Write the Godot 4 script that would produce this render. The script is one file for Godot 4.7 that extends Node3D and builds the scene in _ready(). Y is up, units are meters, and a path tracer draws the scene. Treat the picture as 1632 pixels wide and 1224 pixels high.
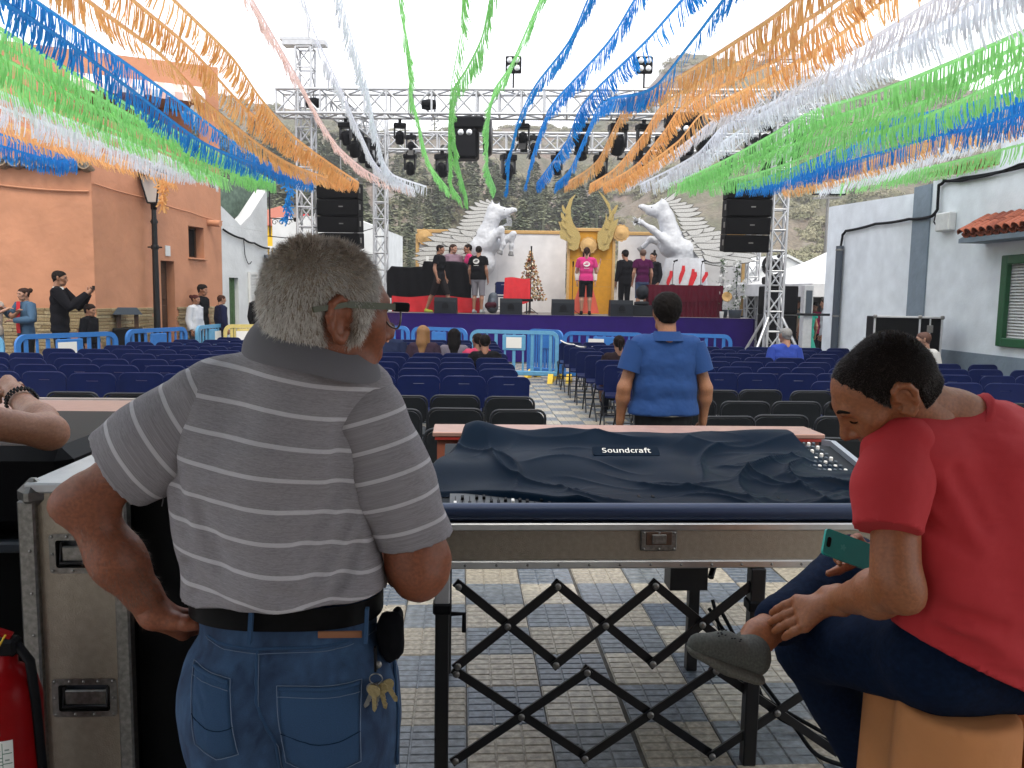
extends Node3D
# A village square during a fiesta: sound desk, rows of folding chairs, a stage and paper garlands.

var used := {}
var M := {}
var rng := RandomNumberGenerator.new()
var noise := FastNoiseLite.new()

func _ready() -> void:
	rng.seed = 20417
	noise.seed = 5
	noise.noise_type = FastNoiseLite.TYPE_SIMPLEX_SMOOTH
	noise.frequency = 1.0
	make_view()
	make_materials()
	make_ground()
	make_hills()
	make_left_houses()
	make_right_house()
	make_far_houses()
	make_stage()
	make_truss_rig()
	make_stage_things()
	make_sculptures()
	make_barriers()
	make_chairs()
	make_street_things()
	make_desk()
	make_cases()
	make_canopy()
	make_rear_house()
	make_garlands()
	make_head_meshes()
	make_background_people()
	make_polo_man()
	make_grey_man()
	make_red_man()
	make_leaning_person()

func make_view() -> void:
	var cam := Camera3D.new()
	cam.name = "camera"
	cam.fov = 50.0
	cam.near = 0.05
	cam.far = 1500.0
	cam.position = Vector3(0, 1.66, 0)
	cam.rotation = Vector3(deg_to_rad(-6.1), deg_to_rad(-3.5), deg_to_rad(0.92))
	add_child(cam)
	cam.current = true
	var sm := ProceduralSkyMaterial.new()
	sm.sky_top_color = Color(0.93, 0.95, 1.0)
	sm.sky_horizon_color = Color(1.0, 0.985, 0.975)
	sm.sky_curve = 0.2
	sm.ground_bottom_color = Color(0.5, 0.48, 0.46)
	sm.ground_horizon_color = Color(0.8, 0.78, 0.76)
	sm.sun_angle_max = 1.0
	sm.sun_curve = 0.01
	var sky := Sky.new()
	sky.sky_material = sm
	var env := Environment.new()
	env.background_mode = Environment.BG_SKY
	env.sky = sky
	env.background_energy_multiplier = 1.0
	env.tonemap_mode = Environment.TONE_MAPPER_LINEAR
	env.tonemap_exposure = 2.5
	env.sdfgi_enabled = true
	env.ssao_enabled = true
	env.ssil_enabled = true
	env.fog_enabled = true
	env.fog_density = 0.001
	env.fog_light_color = Color(0.9, 0.9, 0.92)
	var we := WorldEnvironment.new()
	we.name = "world_environment"
	we.environment = env
	add_child(we)
	var sun := DirectionalLight3D.new()
	sun.name = "sun"
	sun.light_energy = 0.42
	sun.light_angular_distance = 25.0
	sun.light_color = Color(1.0, 0.97, 0.92)
	sun.shadow_enabled = true
	add_child(sun)
	sun.look_at_from_position(Vector3(2, 17, 10), Vector3(0, 0, 0))

# ---------------------------------------------------------------- names and nodes
func numbered(n: String) -> String:
	if not used.has(n):
		used[n] = 0
		return n
	used[n] += 1
	return "%s_%03d" % [n, used[n]]

func thing(called: String, label: String, category: String, at := Vector3.ZERO, turn := 0.0, group := "") -> Node3D:
	var o := Node3D.new()
	o.name = numbered(called)
	add_child(o)
	o.position = at
	o.rotation.y = turn
	tag(o, label, category, group)
	return o

func tag(o: Node, label: String, category: String, group := "") -> void:
	o.set_meta("label", label)
	o.set_meta("category", category)
	if group != "":
		o.set_meta("group", group)

func part(parent: Node, called: String, mesh: Mesh, m: Material, at := Vector3.ZERO, turn := 0.0) -> MeshInstance3D:
	var o := MeshInstance3D.new()
	o.name = called if parent != self else numbered(called)
	o.mesh = mesh
	o.material_override = m
	o.position = at
	o.rotation.y = turn
	parent.add_child(o, true)
	return o

func struct(called: String, mesh: Mesh, m: Material, at := Vector3.ZERO) -> MeshInstance3D:
	var o := part(self, called, mesh, m, at)
	o.set_meta("kind", "structure")
	return o

func copy_thing(src: Node3D, at: Vector3, turn: float, label: String) -> Node3D:
	var base_name := String(src.name)
	var rx := RegEx.create_from_string("_[0-9]{3}$")
	base_name = rx.sub(base_name, "")
	var c: Node3D = src.duplicate()
	c.name = numbered(base_name)
	add_child(c)
	c.position = at
	c.rotation.y = turn
	c.set_meta("label", label)
	return c

# ---------------------------------------------------------------- mesh builder
class MB:
	var v := PackedVector3Array()
	var n := PackedVector3Array()
	var t := PackedVector2Array()
	var c := PackedColorArray()
	var ix := PackedInt32Array()
	var col := Color(1, 1, 1)
	var use_col := false

	func put(p: Vector3, q: Vector3, w := Vector2.ZERO) -> int:
		v.append(p)
		n.append(q)
		t.append(w)
		if use_col:
			c.append(col)
		return v.size() - 1

	func tri(a: Vector3, b: Vector3, d: Vector3) -> void:
		var q := (d - a).cross(b - a).normalized()
		var i := put(a, q, Vector2(a.x, a.y))
		put(b, q, Vector2(b.x, b.y))
		put(d, q, Vector2(d.x, d.y))
		ix.append_array([i, i + 1, i + 2])

	# corners run clockwise as seen from the front
	func quad(a: Vector3, b: Vector3, d: Vector3, e: Vector3, w := Vector2(1, 1)) -> void:
		var q := (d - a).cross(b - a).normalized()
		if q == Vector3.ZERO:
			q = (e - a).cross(d - a).normalized()
		var i := put(a, q, Vector2(0, w.y))
		put(b, q, Vector2(0, 0))
		put(d, q, Vector2(w.x, 0))
		put(e, q, Vector2(w.x, w.y))
		ix.append_array([i, i + 1, i + 2, i, i + 2, i + 3])

	func box(at: Vector3, s: Vector3, b := Basis.IDENTITY) -> MB:
		var h := s * 0.5
		var p := []
		for k in 8:
			p.append(at + b * Vector3(h.x if k & 1 else -h.x, h.y if k & 2 else -h.y, h.z if k & 4 else -h.z))
		quad(p[4], p[6], p[7], p[5], Vector2(s.x, s.y))
		quad(p[1], p[3], p[2], p[0], Vector2(s.x, s.y))
		quad(p[5], p[7], p[3], p[1], Vector2(s.z, s.y))
		quad(p[0], p[2], p[6], p[4], Vector2(s.z, s.y))
		quad(p[6], p[2], p[3], p[7], Vector2(s.x, s.z))
		quad(p[0], p[4], p[5], p[1], Vector2(s.x, s.z))
		return self

	# a box with chamfered edges
	func cbox(at: Vector3, s: Vector3, ch: float, b := Basis.IDENTITY) -> MB:
		var h := s * 0.5
		var g := h - Vector3(ch, ch, ch)
		var f := func(x: float, y: float, z: float) -> Vector3: return at + b * Vector3(x, y, z)
		for s1 in [-1.0, 1.0]:
			fan([f.call(-g.x, -g.y, h.z * s1), f.call(g.x, -g.y, h.z * s1), f.call(g.x, g.y, h.z * s1), f.call(-g.x, g.y, h.z * s1)], b * Vector3(0, 0, s1))
			fan([f.call(-g.x, h.y * s1, -g.z), f.call(g.x, h.y * s1, -g.z), f.call(g.x, h.y * s1, g.z), f.call(-g.x, h.y * s1, g.z)], b * Vector3(0, s1, 0))
			fan([f.call(h.x * s1, -g.y, -g.z), f.call(h.x * s1, g.y, -g.z), f.call(h.x * s1, g.y, g.z), f.call(h.x * s1, -g.y, g.z)], b * Vector3(s1, 0, 0))
			for s2 in [-1.0, 1.0]:
				fan([f.call(h.x * s1, g.y * s2, -g.z), f.call(g.x * s1, h.y * s2, -g.z), f.call(g.x * s1, h.y * s2, g.z), f.call(h.x * s1, g.y * s2, g.z)], b * Vector3(s1, s2, 0).normalized())
				fan([f.call(-g.x, h.y * s1, g.z * s2), f.call(-g.x, g.y * s1, h.z * s2), f.call(g.x, g.y * s1, h.z * s2), f.call(g.x, h.y * s1, g.z * s2)], b * Vector3(0, s1, s2).normalized())
				fan([f.call(h.x * s1, -g.y, g.z * s2), f.call(g.x * s1, -g.y, h.z * s2), f.call(g.x * s1, g.y, h.z * s2), f.call(h.x * s1, g.y, g.z * s2)], b * Vector3(s1, 0, s2).normalized())
				for s3 in [-1.0, 1.0]:
					fan([f.call(h.x * s1, g.y * s2, g.z * s3), f.call(g.x * s1, h.y * s2, g.z * s3), f.call(g.x * s1, g.y * s2, h.z * s3)], b * Vector3(s1, s2, s3).normalized())
		return self

	# a flat polygon facing q, whichever way its points run
	func fan(p: Array, q: Vector3) -> void:
		var i := v.size()
		for x: Vector3 in p:
			put(x, q, Vector2(x.x, x.y))
		var flip: bool = (p[2] - p[0]).cross(p[1] - p[0]).dot(q) < 0
		for k in range(1, p.size() - 1):
			if flip:
				ix.append_array([i, i + k + 1, i + k])
			else:
				ix.append_array([i, i + k, i + k + 1])

	func tube(pts: Array, rad: Variant, sides := 8, caps := true, flat := 1.0) -> MB:
		var cnt := pts.size()
		var up := Vector3.UP
		var d0: Vector3 = (pts[1] - pts[0]).normalized()
		if absf(d0.dot(up)) > 0.95:
			up = Vector3.RIGHT
		var side := d0.cross(up).normalized()
		var first := v.size()
		for k in cnt:
			var d: Vector3 = (pts[mini(k + 1, cnt - 1)] - pts[maxi(k - 1, 0)]).normalized()
			side = (side - d * side.dot(d)).normalized()
			var o := side.cross(d)
			var r: float = rad if (rad is float or rad is int) else rad[k]
			for s in sides:
				var an := TAU * s / sides
				var q := side * cos(an) + o * sin(an) * flat
				put(pts[k] + q * r, q.normalized(), Vector2(float(s) / sides, float(k)))
		for k in cnt - 1:
			for s in sides:
				var a := first + k * sides + s
				var b := first + k * sides + (s + 1) % sides
				ix.append_array([a, b, a + sides, b, b + sides, a + sides])
		if caps:
			for e in [0, cnt - 1]:
				var dd: Vector3 = (pts[0] - pts[1]).normalized() if e == 0 else (pts[cnt - 1] - pts[cnt - 2]).normalized()
				var ring := []
				for s in sides:
					ring.append(v[first + e * sides + s])
				fan(ring, dd)
		return self

	func bar(a: Vector3, b: Vector3, w: float, h: float) -> MB:
		var d := (b - a)
		var z := d.normalized()
		var u := Vector3.UP if absf(z.y) < 0.9 else Vector3.RIGHT
		var x := u.cross(z).normalized()
		var y := z.cross(x)
		return box((a + b) * 0.5, Vector3(w, h, d.length()), Basis(x, y, z))

	# profile of (radius, height) turned round y
	func lathe(prof: Array, segs := 16, xf := Transform3D.IDENTITY) -> MB:
		var first := v.size()
		for k in prof.size():
			var a: Vector2 = prof[maxi(k - 1, 0)]
			var b: Vector2 = prof[mini(k + 1, prof.size() - 1)]
			var tg := (b - a).normalized()
			for s in segs:
				var an := TAU * s / segs
				var q := Vector3(cos(an) * tg.y, -tg.x, sin(an) * tg.y)
				put(xf * Vector3(prof[k].x * cos(an), prof[k].y, prof[k].x * sin(an)), (xf.basis * q).normalized(), Vector2(float(s) / segs, prof[k].y))
		for k in prof.size() - 1:
			for s in segs:
				var a := first + k * segs + s
				var b := first + k * segs + (s + 1) % segs
				ix.append_array([a, b, a + segs, b, b + segs, a + segs])
		return self

	# outline in x/y pushed from z0 to z1, then moved by xf
	func slab(out: PackedVector2Array, z0: float, z1: float, xf := Transform3D.IDENTITY) -> MB:
		var tr := Geometry2D.triangulate_polygon(out)
		for z in [z0, z1]:
			var q := xf.basis * Vector3(0, 0, 1 if z == maxf(z0, z1) else -1)
			var i := v.size()
			for p in out:
				put(xf * Vector3(p.x, p.y, z), q, p)
			for k in range(0, tr.size(), 3):
				var a := out[tr[k]]
				var b := out[tr[k + 1]]
				var e := out[tr[k + 2]]
				var ccw := (b - a).cross(e - a) > 0
				if ccw == (z == maxf(z0, z1)):
					ix.append_array([i + tr[k], i + tr[k + 2], i + tr[k + 1]])
				else:
					ix.append_array([i + tr[k], i + tr[k + 1], i + tr[k + 2]])
		var turn := 0.0
		for k in out.size():
			turn += out[k].cross(out[(k + 1) % out.size()])
		for k in out.size():
			var a := out[k]
			var b := out[(k + 1) % out.size()]
			var q2 := Vector2(b.y - a.y, a.x - b.x) * (1.0 if turn > 0 else -1.0)
			fan([xf * Vector3(a.x, a.y, z0), xf * Vector3(b.x, b.y, z0), xf * Vector3(b.x, b.y, z1), xf * Vector3(a.x, a.y, z1)], (xf.basis * Vector3(q2.x, q2.y, 0)).normalized())
		return self

	# a height field: f(i, j) gives a point; smooth normals
	func sheet(nu: int, nv: int, f: Callable, two_sided_uv := Vector2(1, 1)) -> MB:
		var first := v.size()
		var p := []
		for j in nv + 1:
			for i in nu + 1:
				p.append(f.call(float(i) / nu, float(j) / nv))
		for j in nv + 1:
			for i in nu + 1:
				var du: Vector3 = p[j * (nu + 1) + mini(i + 1, nu)] - p[j * (nu + 1) + maxi(i - 1, 0)]
				var dv: Vector3 = p[mini(j + 1, nv) * (nu + 1) + i] - p[maxi(j - 1, 0) * (nu + 1) + i]
				put(p[j * (nu + 1) + i], du.cross(dv).normalized(), Vector2(float(i) / nu * two_sided_uv.x, float(j) / nv * two_sided_uv.y))
		for j in nv:
			for i in nu:
				var a := first + j * (nu + 1) + i
				ix.append_array([a, a + nu + 1, a + 1, a + 1, a + nu + 1, a + nu + 2])
		return self

	func add(m: ArrayMesh, xf := Transform3D.IDENTITY) -> MB:
		for s in m.get_surface_count():
			var ar := m.surface_get_arrays(s)
			var first := v.size()
			var av: PackedVector3Array = ar[Mesh.ARRAY_VERTEX]
			var an: PackedVector3Array = ar[Mesh.ARRAY_NORMAL]
			var ai: PackedInt32Array = ar[Mesh.ARRAY_INDEX]
			for k in av.size():
				put(xf * av[k], (xf.basis * an[k]).normalized())
			for k in ai:
				ix.append(first + k)
		return self

	func mesh() -> ArrayMesh:
		var ar := []
		ar.resize(Mesh.ARRAY_MAX)
		ar[Mesh.ARRAY_VERTEX] = v
		ar[Mesh.ARRAY_NORMAL] = n
		ar[Mesh.ARRAY_TEX_UV] = t
		if use_col:
			ar[Mesh.ARRAY_COLOR] = c
		ar[Mesh.ARRAY_INDEX] = ix
		var m := ArrayMesh.new()
		m.add_surface_from_arrays(Mesh.PRIMITIVE_TRIANGLES, ar)
		return m

func rrect(x0: float, y0: float, x1: float, y1: float, r: float, n := 5, rb := -1.0) -> PackedVector2Array:
	var o := PackedVector2Array()
	if rb < 0:
		rb = r
	for c in [[x1, y1, -1, -1, 0.0, r], [x0, y1, 1, -1, PI / 2, r], [x0, y0, 1, 1, PI, rb], [x1, y0, -1, 1, PI * 1.5, rb]]:
		var q: float = c[5]
		if q < 0.0005:
			o.append(Vector2(c[0], c[1]))
			continue
		for k in n + 1:
			var an: float = c[4] + PI / 2 * k / n
			o.append(Vector2(c[0] + c[2] * q + cos(an) * q, c[1] + c[3] * q + sin(an) * q))
	return o

# ---------------------------------------------------------------- soft solids from tapered bones
# bone: [a, ra, b, rb, flatten factor, flatten axis, sign, own blend]
func bn(a: Vector3, ra: float, b: Vector3, rb: float, f := 1.0, ax := Vector3.BACK, sgn := 1.0, k := -1.0) -> Array:
	return [a, ra, b, rb, f, ax, sgn, k]

func blob(bones: Array, cell: float, k: float, clips := [], wob := 0.0, wf := 6.0, ws := Vector3.ONE) -> ArrayMesh:
	var lo := Vector3(1e9, 1e9, 1e9)
	var hi := -lo
	for b in bones:
		if b[6] < 0:
			continue
		for e in [[b[0], b[1]], [b[2], b[3]]]:
			var r: Vector3 = Vector3.ONE * (e[1] + cell * 3 + wob)
			lo = lo.min(e[0] - r)
			hi = hi.max(e[0] + r)
	var nx := int((hi.x - lo.x) / cell) + 2
	var ny := int((hi.y - lo.y) / cell) + 2
	var nz := int((hi.z - lo.z) / cell) + 2
	var g := PackedFloat32Array()
	g.resize(nx * ny * nz)
	g.fill(1.0)
	for b in bones:
		var a: Vector3 = b[0]
		var e: Vector3 = b[2]
		var ra: float = b[1]
		var rb: float = b[3]
		var f: float = b[4] - 1.0
		var ax: Vector3 = b[5]
		var neg: bool = b[6] < 0
		var kk: float = k if b[7] < 0 else b[7]
		var m := maxf(ra, rb) + maxf(kk, 0.001) * 1.1 + cell * 2.5
		var bl := a.min(e) - Vector3(m, m, m)
		var bh := a.max(e) + Vector3(m, m, m)
		var i0 := clampi(int((bl.x - lo.x) / cell), 0, nx - 1)
		var i1 := clampi(int((bh.x - lo.x) / cell) + 1, 0, nx - 1)
		var j0 := clampi(int((bl.y - lo.y) / cell), 0, ny - 1)
		var j1 := clampi(int((bh.y - lo.y) / cell) + 1, 0, ny - 1)
		var l0 := clampi(int((bl.z - lo.z) / cell), 0, nz - 1)
		var l1 := clampi(int((bh.z - lo.z) / cell) + 1, 0, nz - 1)
		var d := e - a
		d += ax * (d.dot(ax) * f)
		var dd := maxf(d.dot(d), 1e-9)
		for l in range(l0, l1 + 1):
			for j in range(j0, j1 + 1):
				var row := (l * ny + j) * nx
				var base := lo + Vector3(0, j * cell, l * cell) - a
				for i in range(i0, i1 + 1):
					var p := base
					p.x += i * cell
					if f != 0.0:
						p += ax * (p.dot(ax) * f)
					var h := clampf(p.dot(d) / dd, 0.0, 1.0)
					var q := (p - d * h).length() - (ra + (rb - ra) * h)
					var o := g[row + i]
					if neg:
						var hn := maxf(kk - absf(o + q), 0.0)
						g[row + i] = maxf(o, -q) + (hn * hn / (4.0 * kk) if kk > 0 else 0.0)
					else:
						var hm := maxf(kk - absf(o - q), 0.0)
						g[row + i] = minf(o, q) - (hm * hm / (4.0 * kk) if kk > 0 else 0.0)
	if wob > 0.0 or clips.size() > 0:
		var lim := cell * 2.5 + wob
		var at := 0
		for l in nz:
			for j in ny:
				for i in nx:
					var o := g[at]
					if o < lim:
						var p := lo + Vector3(i, j, l) * cell
						if wob > 0.0 and o > -lim:
							o += wob * noise.get_noise_3dv(p * ws * wf)
						for c: Plane in clips:
							o = maxf(o, c.distance_to(p))
						g[at] = o
					at += 1
	# surface nets
	var vid := PackedInt32Array()
	vid.resize(nx * ny * nz)
	vid.fill(-1)
	var V := PackedVector3Array()
	var N := PackedVector3Array()
	var I := PackedInt32Array()
	var sy := nx
	var sz := nx * ny
	for l in nz - 1:
		for j in ny - 1:
			var row := (l * ny + j) * nx
			for i in nx - 1:
				var q := row + i
				var d0 := g[q]
				var d1 := g[q + 1]
				var d2 := g[q + sy]
				var d3 := g[q + sy + 1]
				var d4 := g[q + sz]
				var d5 := g[q + sz + 1]
				var d6 := g[q + sz + sy]
				var d7 := g[q + sz + sy + 1]
				var cnt := int(d0 < 0) + int(d1 < 0) + int(d2 < 0) + int(d3 < 0) + int(d4 < 0) + int(d5 < 0) + int(d6 < 0) + int(d7 < 0)
				if cnt == 0 or cnt == 8:
					continue
				var s := Vector3.ZERO
				var c := 0
				if (d0 < 0) != (d1 < 0): s += Vector3(d0 / (d0 - d1), 0, 0); c += 1
				if (d2 < 0) != (d3 < 0): s += Vector3(d2 / (d2 - d3), 1, 0); c += 1
				if (d4 < 0) != (d5 < 0): s += Vector3(d4 / (d4 - d5), 0, 1); c += 1
				if (d6 < 0) != (d7 < 0): s += Vector3(d6 / (d6 - d7), 1, 1); c += 1
				if (d0 < 0) != (d2 < 0): s += Vector3(0, d0 / (d0 - d2), 0); c += 1
				if (d1 < 0) != (d3 < 0): s += Vector3(1, d1 / (d1 - d3), 0); c += 1
				if (d4 < 0) != (d6 < 0): s += Vector3(0, d4 / (d4 - d6), 1); c += 1
				if (d5 < 0) != (d7 < 0): s += Vector3(1, d5 / (d5 - d7), 1); c += 1
				if (d0 < 0) != (d4 < 0): s += Vector3(0, 0, d0 / (d0 - d4)); c += 1
				if (d1 < 0) != (d5 < 0): s += Vector3(1, 0, d1 / (d1 - d5)); c += 1
				if (d2 < 0) != (d6 < 0): s += Vector3(0, 1, d2 / (d2 - d6)); c += 1
				if (d3 < 0) != (d7 < 0): s += Vector3(1, 1, d3 / (d3 - d7)); c += 1
				s /= float(c)
				vid[q] = V.size()
				V.append(lo + (Vector3(i, j, l) + s) * cell)
				var gx := lerpf(lerpf(d1 - d0, d3 - d2, s.y), lerpf(d5 - d4, d7 - d6, s.y), s.z)
				var gy := lerpf(lerpf(d2 - d0, d3 - d1, s.x), lerpf(d6 - d4, d7 - d5, s.x), s.z)
				var gz := lerpf(lerpf(d4 - d0, d5 - d1, s.x), lerpf(d6 - d2, d7 - d3, s.x), s.y)
				N.append(Vector3(gx, gy, gz).normalized())
	for l in range(1, nz - 1):
		for j in range(1, ny - 1):
			var row := (l * ny + j) * nx
			for i in range(1, nx - 1):
				var q := row + i
				if vid[q] < 0:
					continue
				var o := g[q] < 0
				var w := vid[q]
				if o != (g[q + 1] < 0):
					var a := vid[q - sy]; var b := vid[q - sy - sz]; var c := vid[q - sz]
					if a >= 0 and b >= 0 and c >= 0:
						if o: I.append_array([w, b, a, w, c, b])
						else: I.append_array([w, a, b, w, b, c])
				if o != (g[q + sy] < 0):
					var a := vid[q - 1]; var b := vid[q - 1 - sz]; var c := vid[q - sz]
					if a >= 0 and b >= 0 and c >= 0:
						if o: I.append_array([w, a, b, w, b, c])
						else: I.append_array([w, b, a, w, c, b])
				if o != (g[q + sz] < 0):
					var a := vid[q - 1]; var b := vid[q - 1 - sy]; var c := vid[q - sy]
					if a >= 0 and b >= 0 and c >= 0:
						if o: I.append_array([w, b, a, w, c, b])
						else: I.append_array([w, a, b, w, b, c])
	# a face whose own side runs against the field is turned round
	for y in range(0, I.size(), 3):
		var fa := (V[I[y + 2]] - V[I[y]]).cross(V[I[y + 1]] - V[I[y]])
		if fa.dot(N[I[y]]) < 0:
			var tmp := I[y + 1]
			I[y + 1] = I[y + 2]
			I[y + 2] = tmp
	var ar := []
	ar.resize(Mesh.ARRAY_MAX)
	ar[Mesh.ARRAY_VERTEX] = V
	ar[Mesh.ARRAY_NORMAL] = N
	ar[Mesh.ARRAY_INDEX] = I
	var mesh := ArrayMesh.new()
	if V.size() > 0:
		mesh.add_surface_from_arrays(Mesh.PRIMITIVE_TRIANGLES, ar)
	return mesh

# gives a soft solid texture coordinates (and colours) worked out from where each point lies on it
func dressed(m: ArrayMesh, uv: Variant = null, colour: Variant = null) -> ArrayMesh:
	var ar := m.surface_get_arrays(0)
	var V: PackedVector3Array = ar[Mesh.ARRAY_VERTEX]
	var T := PackedVector2Array()
	var C := PackedColorArray()
	for p in V:
		T.append(uv.call(p) if uv != null else Vector2.ZERO)
		if colour != null:
			C.append(colour.call(p))
	ar[Mesh.ARRAY_TEX_UV] = T
	if colour != null:
		ar[Mesh.ARRAY_COLOR] = C
	var o := ArrayMesh.new()
	o.add_surface_from_arrays(Mesh.PRIMITIVE_TRIANGLES, ar)
	return o

# ---------------------------------------------------------------- textures and materials
func grey_tex(seed_: int, freq: float, lo: float, hi: float, oct := 4, size := 512, kind := FastNoiseLite.TYPE_SIMPLEX_SMOOTH) -> ImageTexture:
	var f := FastNoiseLite.new()
	f.seed = seed_
	f.noise_type = kind
	f.frequency = freq
	f.fractal_octaves = oct
	var im := f.get_seamless_image(size, size)
	im.convert(Image.FORMAT_RGB8)
	var d := im.get_data()
	var l := int(lo * 255)
	var w := hi - lo
	for k in d.size():
		d[k] = l + int(d[k] * w)
	return ImageTexture.create_from_image(Image.create_from_data(size, size, false, Image.FORMAT_RGB8, d))

func bump_tex(seed_: int, freq: float, strength: float, oct := 4, size := 512, kind := FastNoiseLite.TYPE_SIMPLEX_SMOOTH) -> ImageTexture:
	var f := FastNoiseLite.new()
	f.seed = seed_
	f.noise_type = kind
	f.frequency = freq
	f.fractal_octaves = oct
	var im := f.get_seamless_image(size, size)
	im.bump_map_to_normal_map(strength)
	return ImageTexture.create_from_image(im)

func mat(col: Color, rough := 0.7, metal := 0.0, tex: Texture2D = null, sc := 1.0, nrm: Texture2D = null, ns := 1.0, world := true) -> StandardMaterial3D:
	var m := StandardMaterial3D.new()
	m.albedo_color = col
	m.roughness = rough
	m.metallic = metal
	if col.get_luminance() < 0.2 and metal < 0.2:
		m.metallic_specular = 0.22
	if tex:
		m.albedo_texture = tex
	if nrm:
		m.normal_enabled = true
		m.normal_texture = nrm
		m.normal_scale = ns
	if tex or nrm:
		m.uv1_triplanar = true
		m.uv1_world_triplanar = world
		m.uv1_scale = Vector3(sc, sc, sc)
	return m

func hx(s: String) -> Color:
	return Color.html(s)

var TX := {}

func make_materials() -> void:
	TX.fine = grey_tex(1, 0.03, 0.72, 1.0, 5)
	TX.soft = grey_tex(2, 0.012, 0.9, 1.0, 4)
	TX.strong = grey_tex(3, 0.03, 0.62, 1.0, 5)
	TX.grain = grey_tex(4, 0.2, 0.75, 1.0, 3)
	TX.n_plaster = bump_tex(5, 0.04, 2.0, 5)
	TX.n_fine = bump_tex(6, 0.15, 2.0, 3)
	TX.n_stucco = bump_tex(7, 0.09, 3.0, 2, 512, FastNoiseLite.TYPE_CELLULAR)
	TX.n_cloth = bump_tex(8, 0.01, 6.0, 3)
	TX.n_rock = bump_tex(9, 0.02, 8.0, 6)
	M.slab_white = [mat(hx("bfb5a2"), 0.42, 0, TX.strong, 1.7, TX.n_fine, 0.35), mat(hx("c9c0ad"), 0.36, 0, TX.strong, 1.3, TX.n_fine, 0.35), mat(hx("b0a795"), 0.48, 0, TX.strong, 2.1, TX.n_fine, 0.35)]
	M.slab_blue = [mat(hx("7b848d"), 0.4, 0, TX.strong, 1.5, TX.n_fine, 0.35), mat(hx("727c87"), 0.36, 0, TX.strong, 1.9, TX.n_fine, 0.35), mat(hx("838a8f"), 0.45, 0, TX.strong, 1.2, TX.n_fine, 0.35)]
	M.joint = mat(hx("5b5750"), 0.9, 0, TX.strong, 1.0)
	M.ground = mat(hx("8a857c"), 0.85, 0, TX.strong, 0.4)
	M.kerb = mat(hx("8d8a84"), 0.8, 0, TX.strong, 1.0)
	M.orange_wall = mat(hx("c48a69"), 0.85, 0, TX.soft, 0.25, TX.n_plaster, 0.4)
	M.orange_block = mat(hx("c98752"), 0.85, 0, TX.soft, 0.8, TX.n_plaster, 0.5)
	M.white_wall = mat(hx("d8dcdc"), 0.85, 0, TX.soft, 0.25, TX.n_plaster, 0.4)
	M.blue_white_wall = mat(hx("e9eff2"), 0.8, 0, TX.soft, 0.3, TX.n_fine, 0.12)
	M.grey_paint = mat(hx("7f8d98"), 0.8, 0, TX.soft, 0.5, TX.n_plaster, 0.4)
	M.green_wall = mat(hx("78907f"), 0.9, 0, TX.strong, 0.4)
	M.stone = [mat(hx("b8a27a"), 0.9, 0, TX.strong, 2.0, TX.n_rock, 0.6), mat(hx("a8926b"), 0.9, 0, TX.strong, 2.5, TX.n_rock, 0.6), mat(hx("c3b08a"), 0.9, 0, TX.strong, 1.6, TX.n_rock, 0.6)]
	M.roof_tile = [mat(hx("a9583a"), 0.85, 0, TX.strong, 2.0), mat(hx("b9664a"), 0.85, 0, TX.strong, 1.6), mat(hx("964a33"), 0.85, 0, TX.strong, 2.3)]
	M.old_tile = [mat(hx("9c8a72"), 0.9, 0, TX.strong, 2.0), mat(hx("b09a80"), 0.9, 0, TX.strong, 1.6)]
	M.dark_wood = mat(hx("5c3d26"), 0.6, 0, TX.strong, 1.5)
	M.wood_board = mat(hx("8b4f3c"), 0.5, 0, TX.soft, 1.0)
	M.green_paint = mat(hx("1c5a34"), 0.45, 0, TX.soft, 1.0)
	M.old_green = mat(hx("4d7342"), 0.7, 0, TX.strong, 1.0)
	M.white_paint = mat(hx("dedfdc"), 0.5, 0, TX.soft, 1.0)
	M.glass_dark = mat(hx("14171a"), 0.08)
	M.pupil = mat(hx("241c18"), 0.5)
	M.black_metal = mat(hx("16171a"), 0.4, 0.3)
	M.black_plastic = mat(hx("131417"), 0.5, 0, TX.soft, 1.0)
	M.speaker = mat(hx("0a0b0d"), 0.75, 0, TX.grain, 3.0)
	M.monitor_grey = mat(hx("2a2e33"), 0.6, 0, TX.grain, 3.0)
	M.cable = mat(hx("141619"), 0.6)
	M.pipe = mat(hx("3d4650"), 0.55)
	M.alu = mat(hx("c6c8ca"), 0.4, 0.4, TX.soft, 1.5)
	M.alu_bright = mat(hx("c9cbcc"), 0.3, 0.9, TX.soft, 1.5)
	M.stucco_alu = mat(hx("a39a8b"), 0.42, 0.6, TX.soft, 3.0, TX.n_stucco, 0.55)
	M.stucco_alu.uv1_scale = Vector3(6, 6, 6)
	M.steel = mat(hx("9b9a96"), 0.35, 0.9, TX.fine, 4.0)
	M.brass = mat(hx("c0ae80"), 0.35, 0.9, TX.fine, 8.0)
	M.laminate = mat(hx("0b0d0f"), 0.55, 0, TX.soft, 2.0)
	M.chair_blue = mat(hx("111d48"), 0.38, 0, TX.soft, 1.2)
	M.chair_seat_blue = M.chair_blue
	M.chair_black = mat(hx("1d2023"), 0.42, 0, TX.soft, 1.2)
	M.chair_leg = mat(hx("1d2026"), 0.45, 0.4)
	M.barrier_blue = mat(hx("2f74bd"), 0.45, 0, TX.soft, 1.5)
	M.barrier_pale = mat(hx("5f9fc6"), 0.5, 0, TX.soft, 1.5)
	M.barrier_yellow = mat(hx("d3bf72"), 0.5, 0, TX.soft, 1.5)
	M.foot_yellow = mat(hx("d5b11e"), 0.5)
	M.paper = mat(hx("dcdad5"), 0.8)
	M.purple = mat(hx("2a1762"), 0.9, 0, TX.soft, 0.5)
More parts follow.
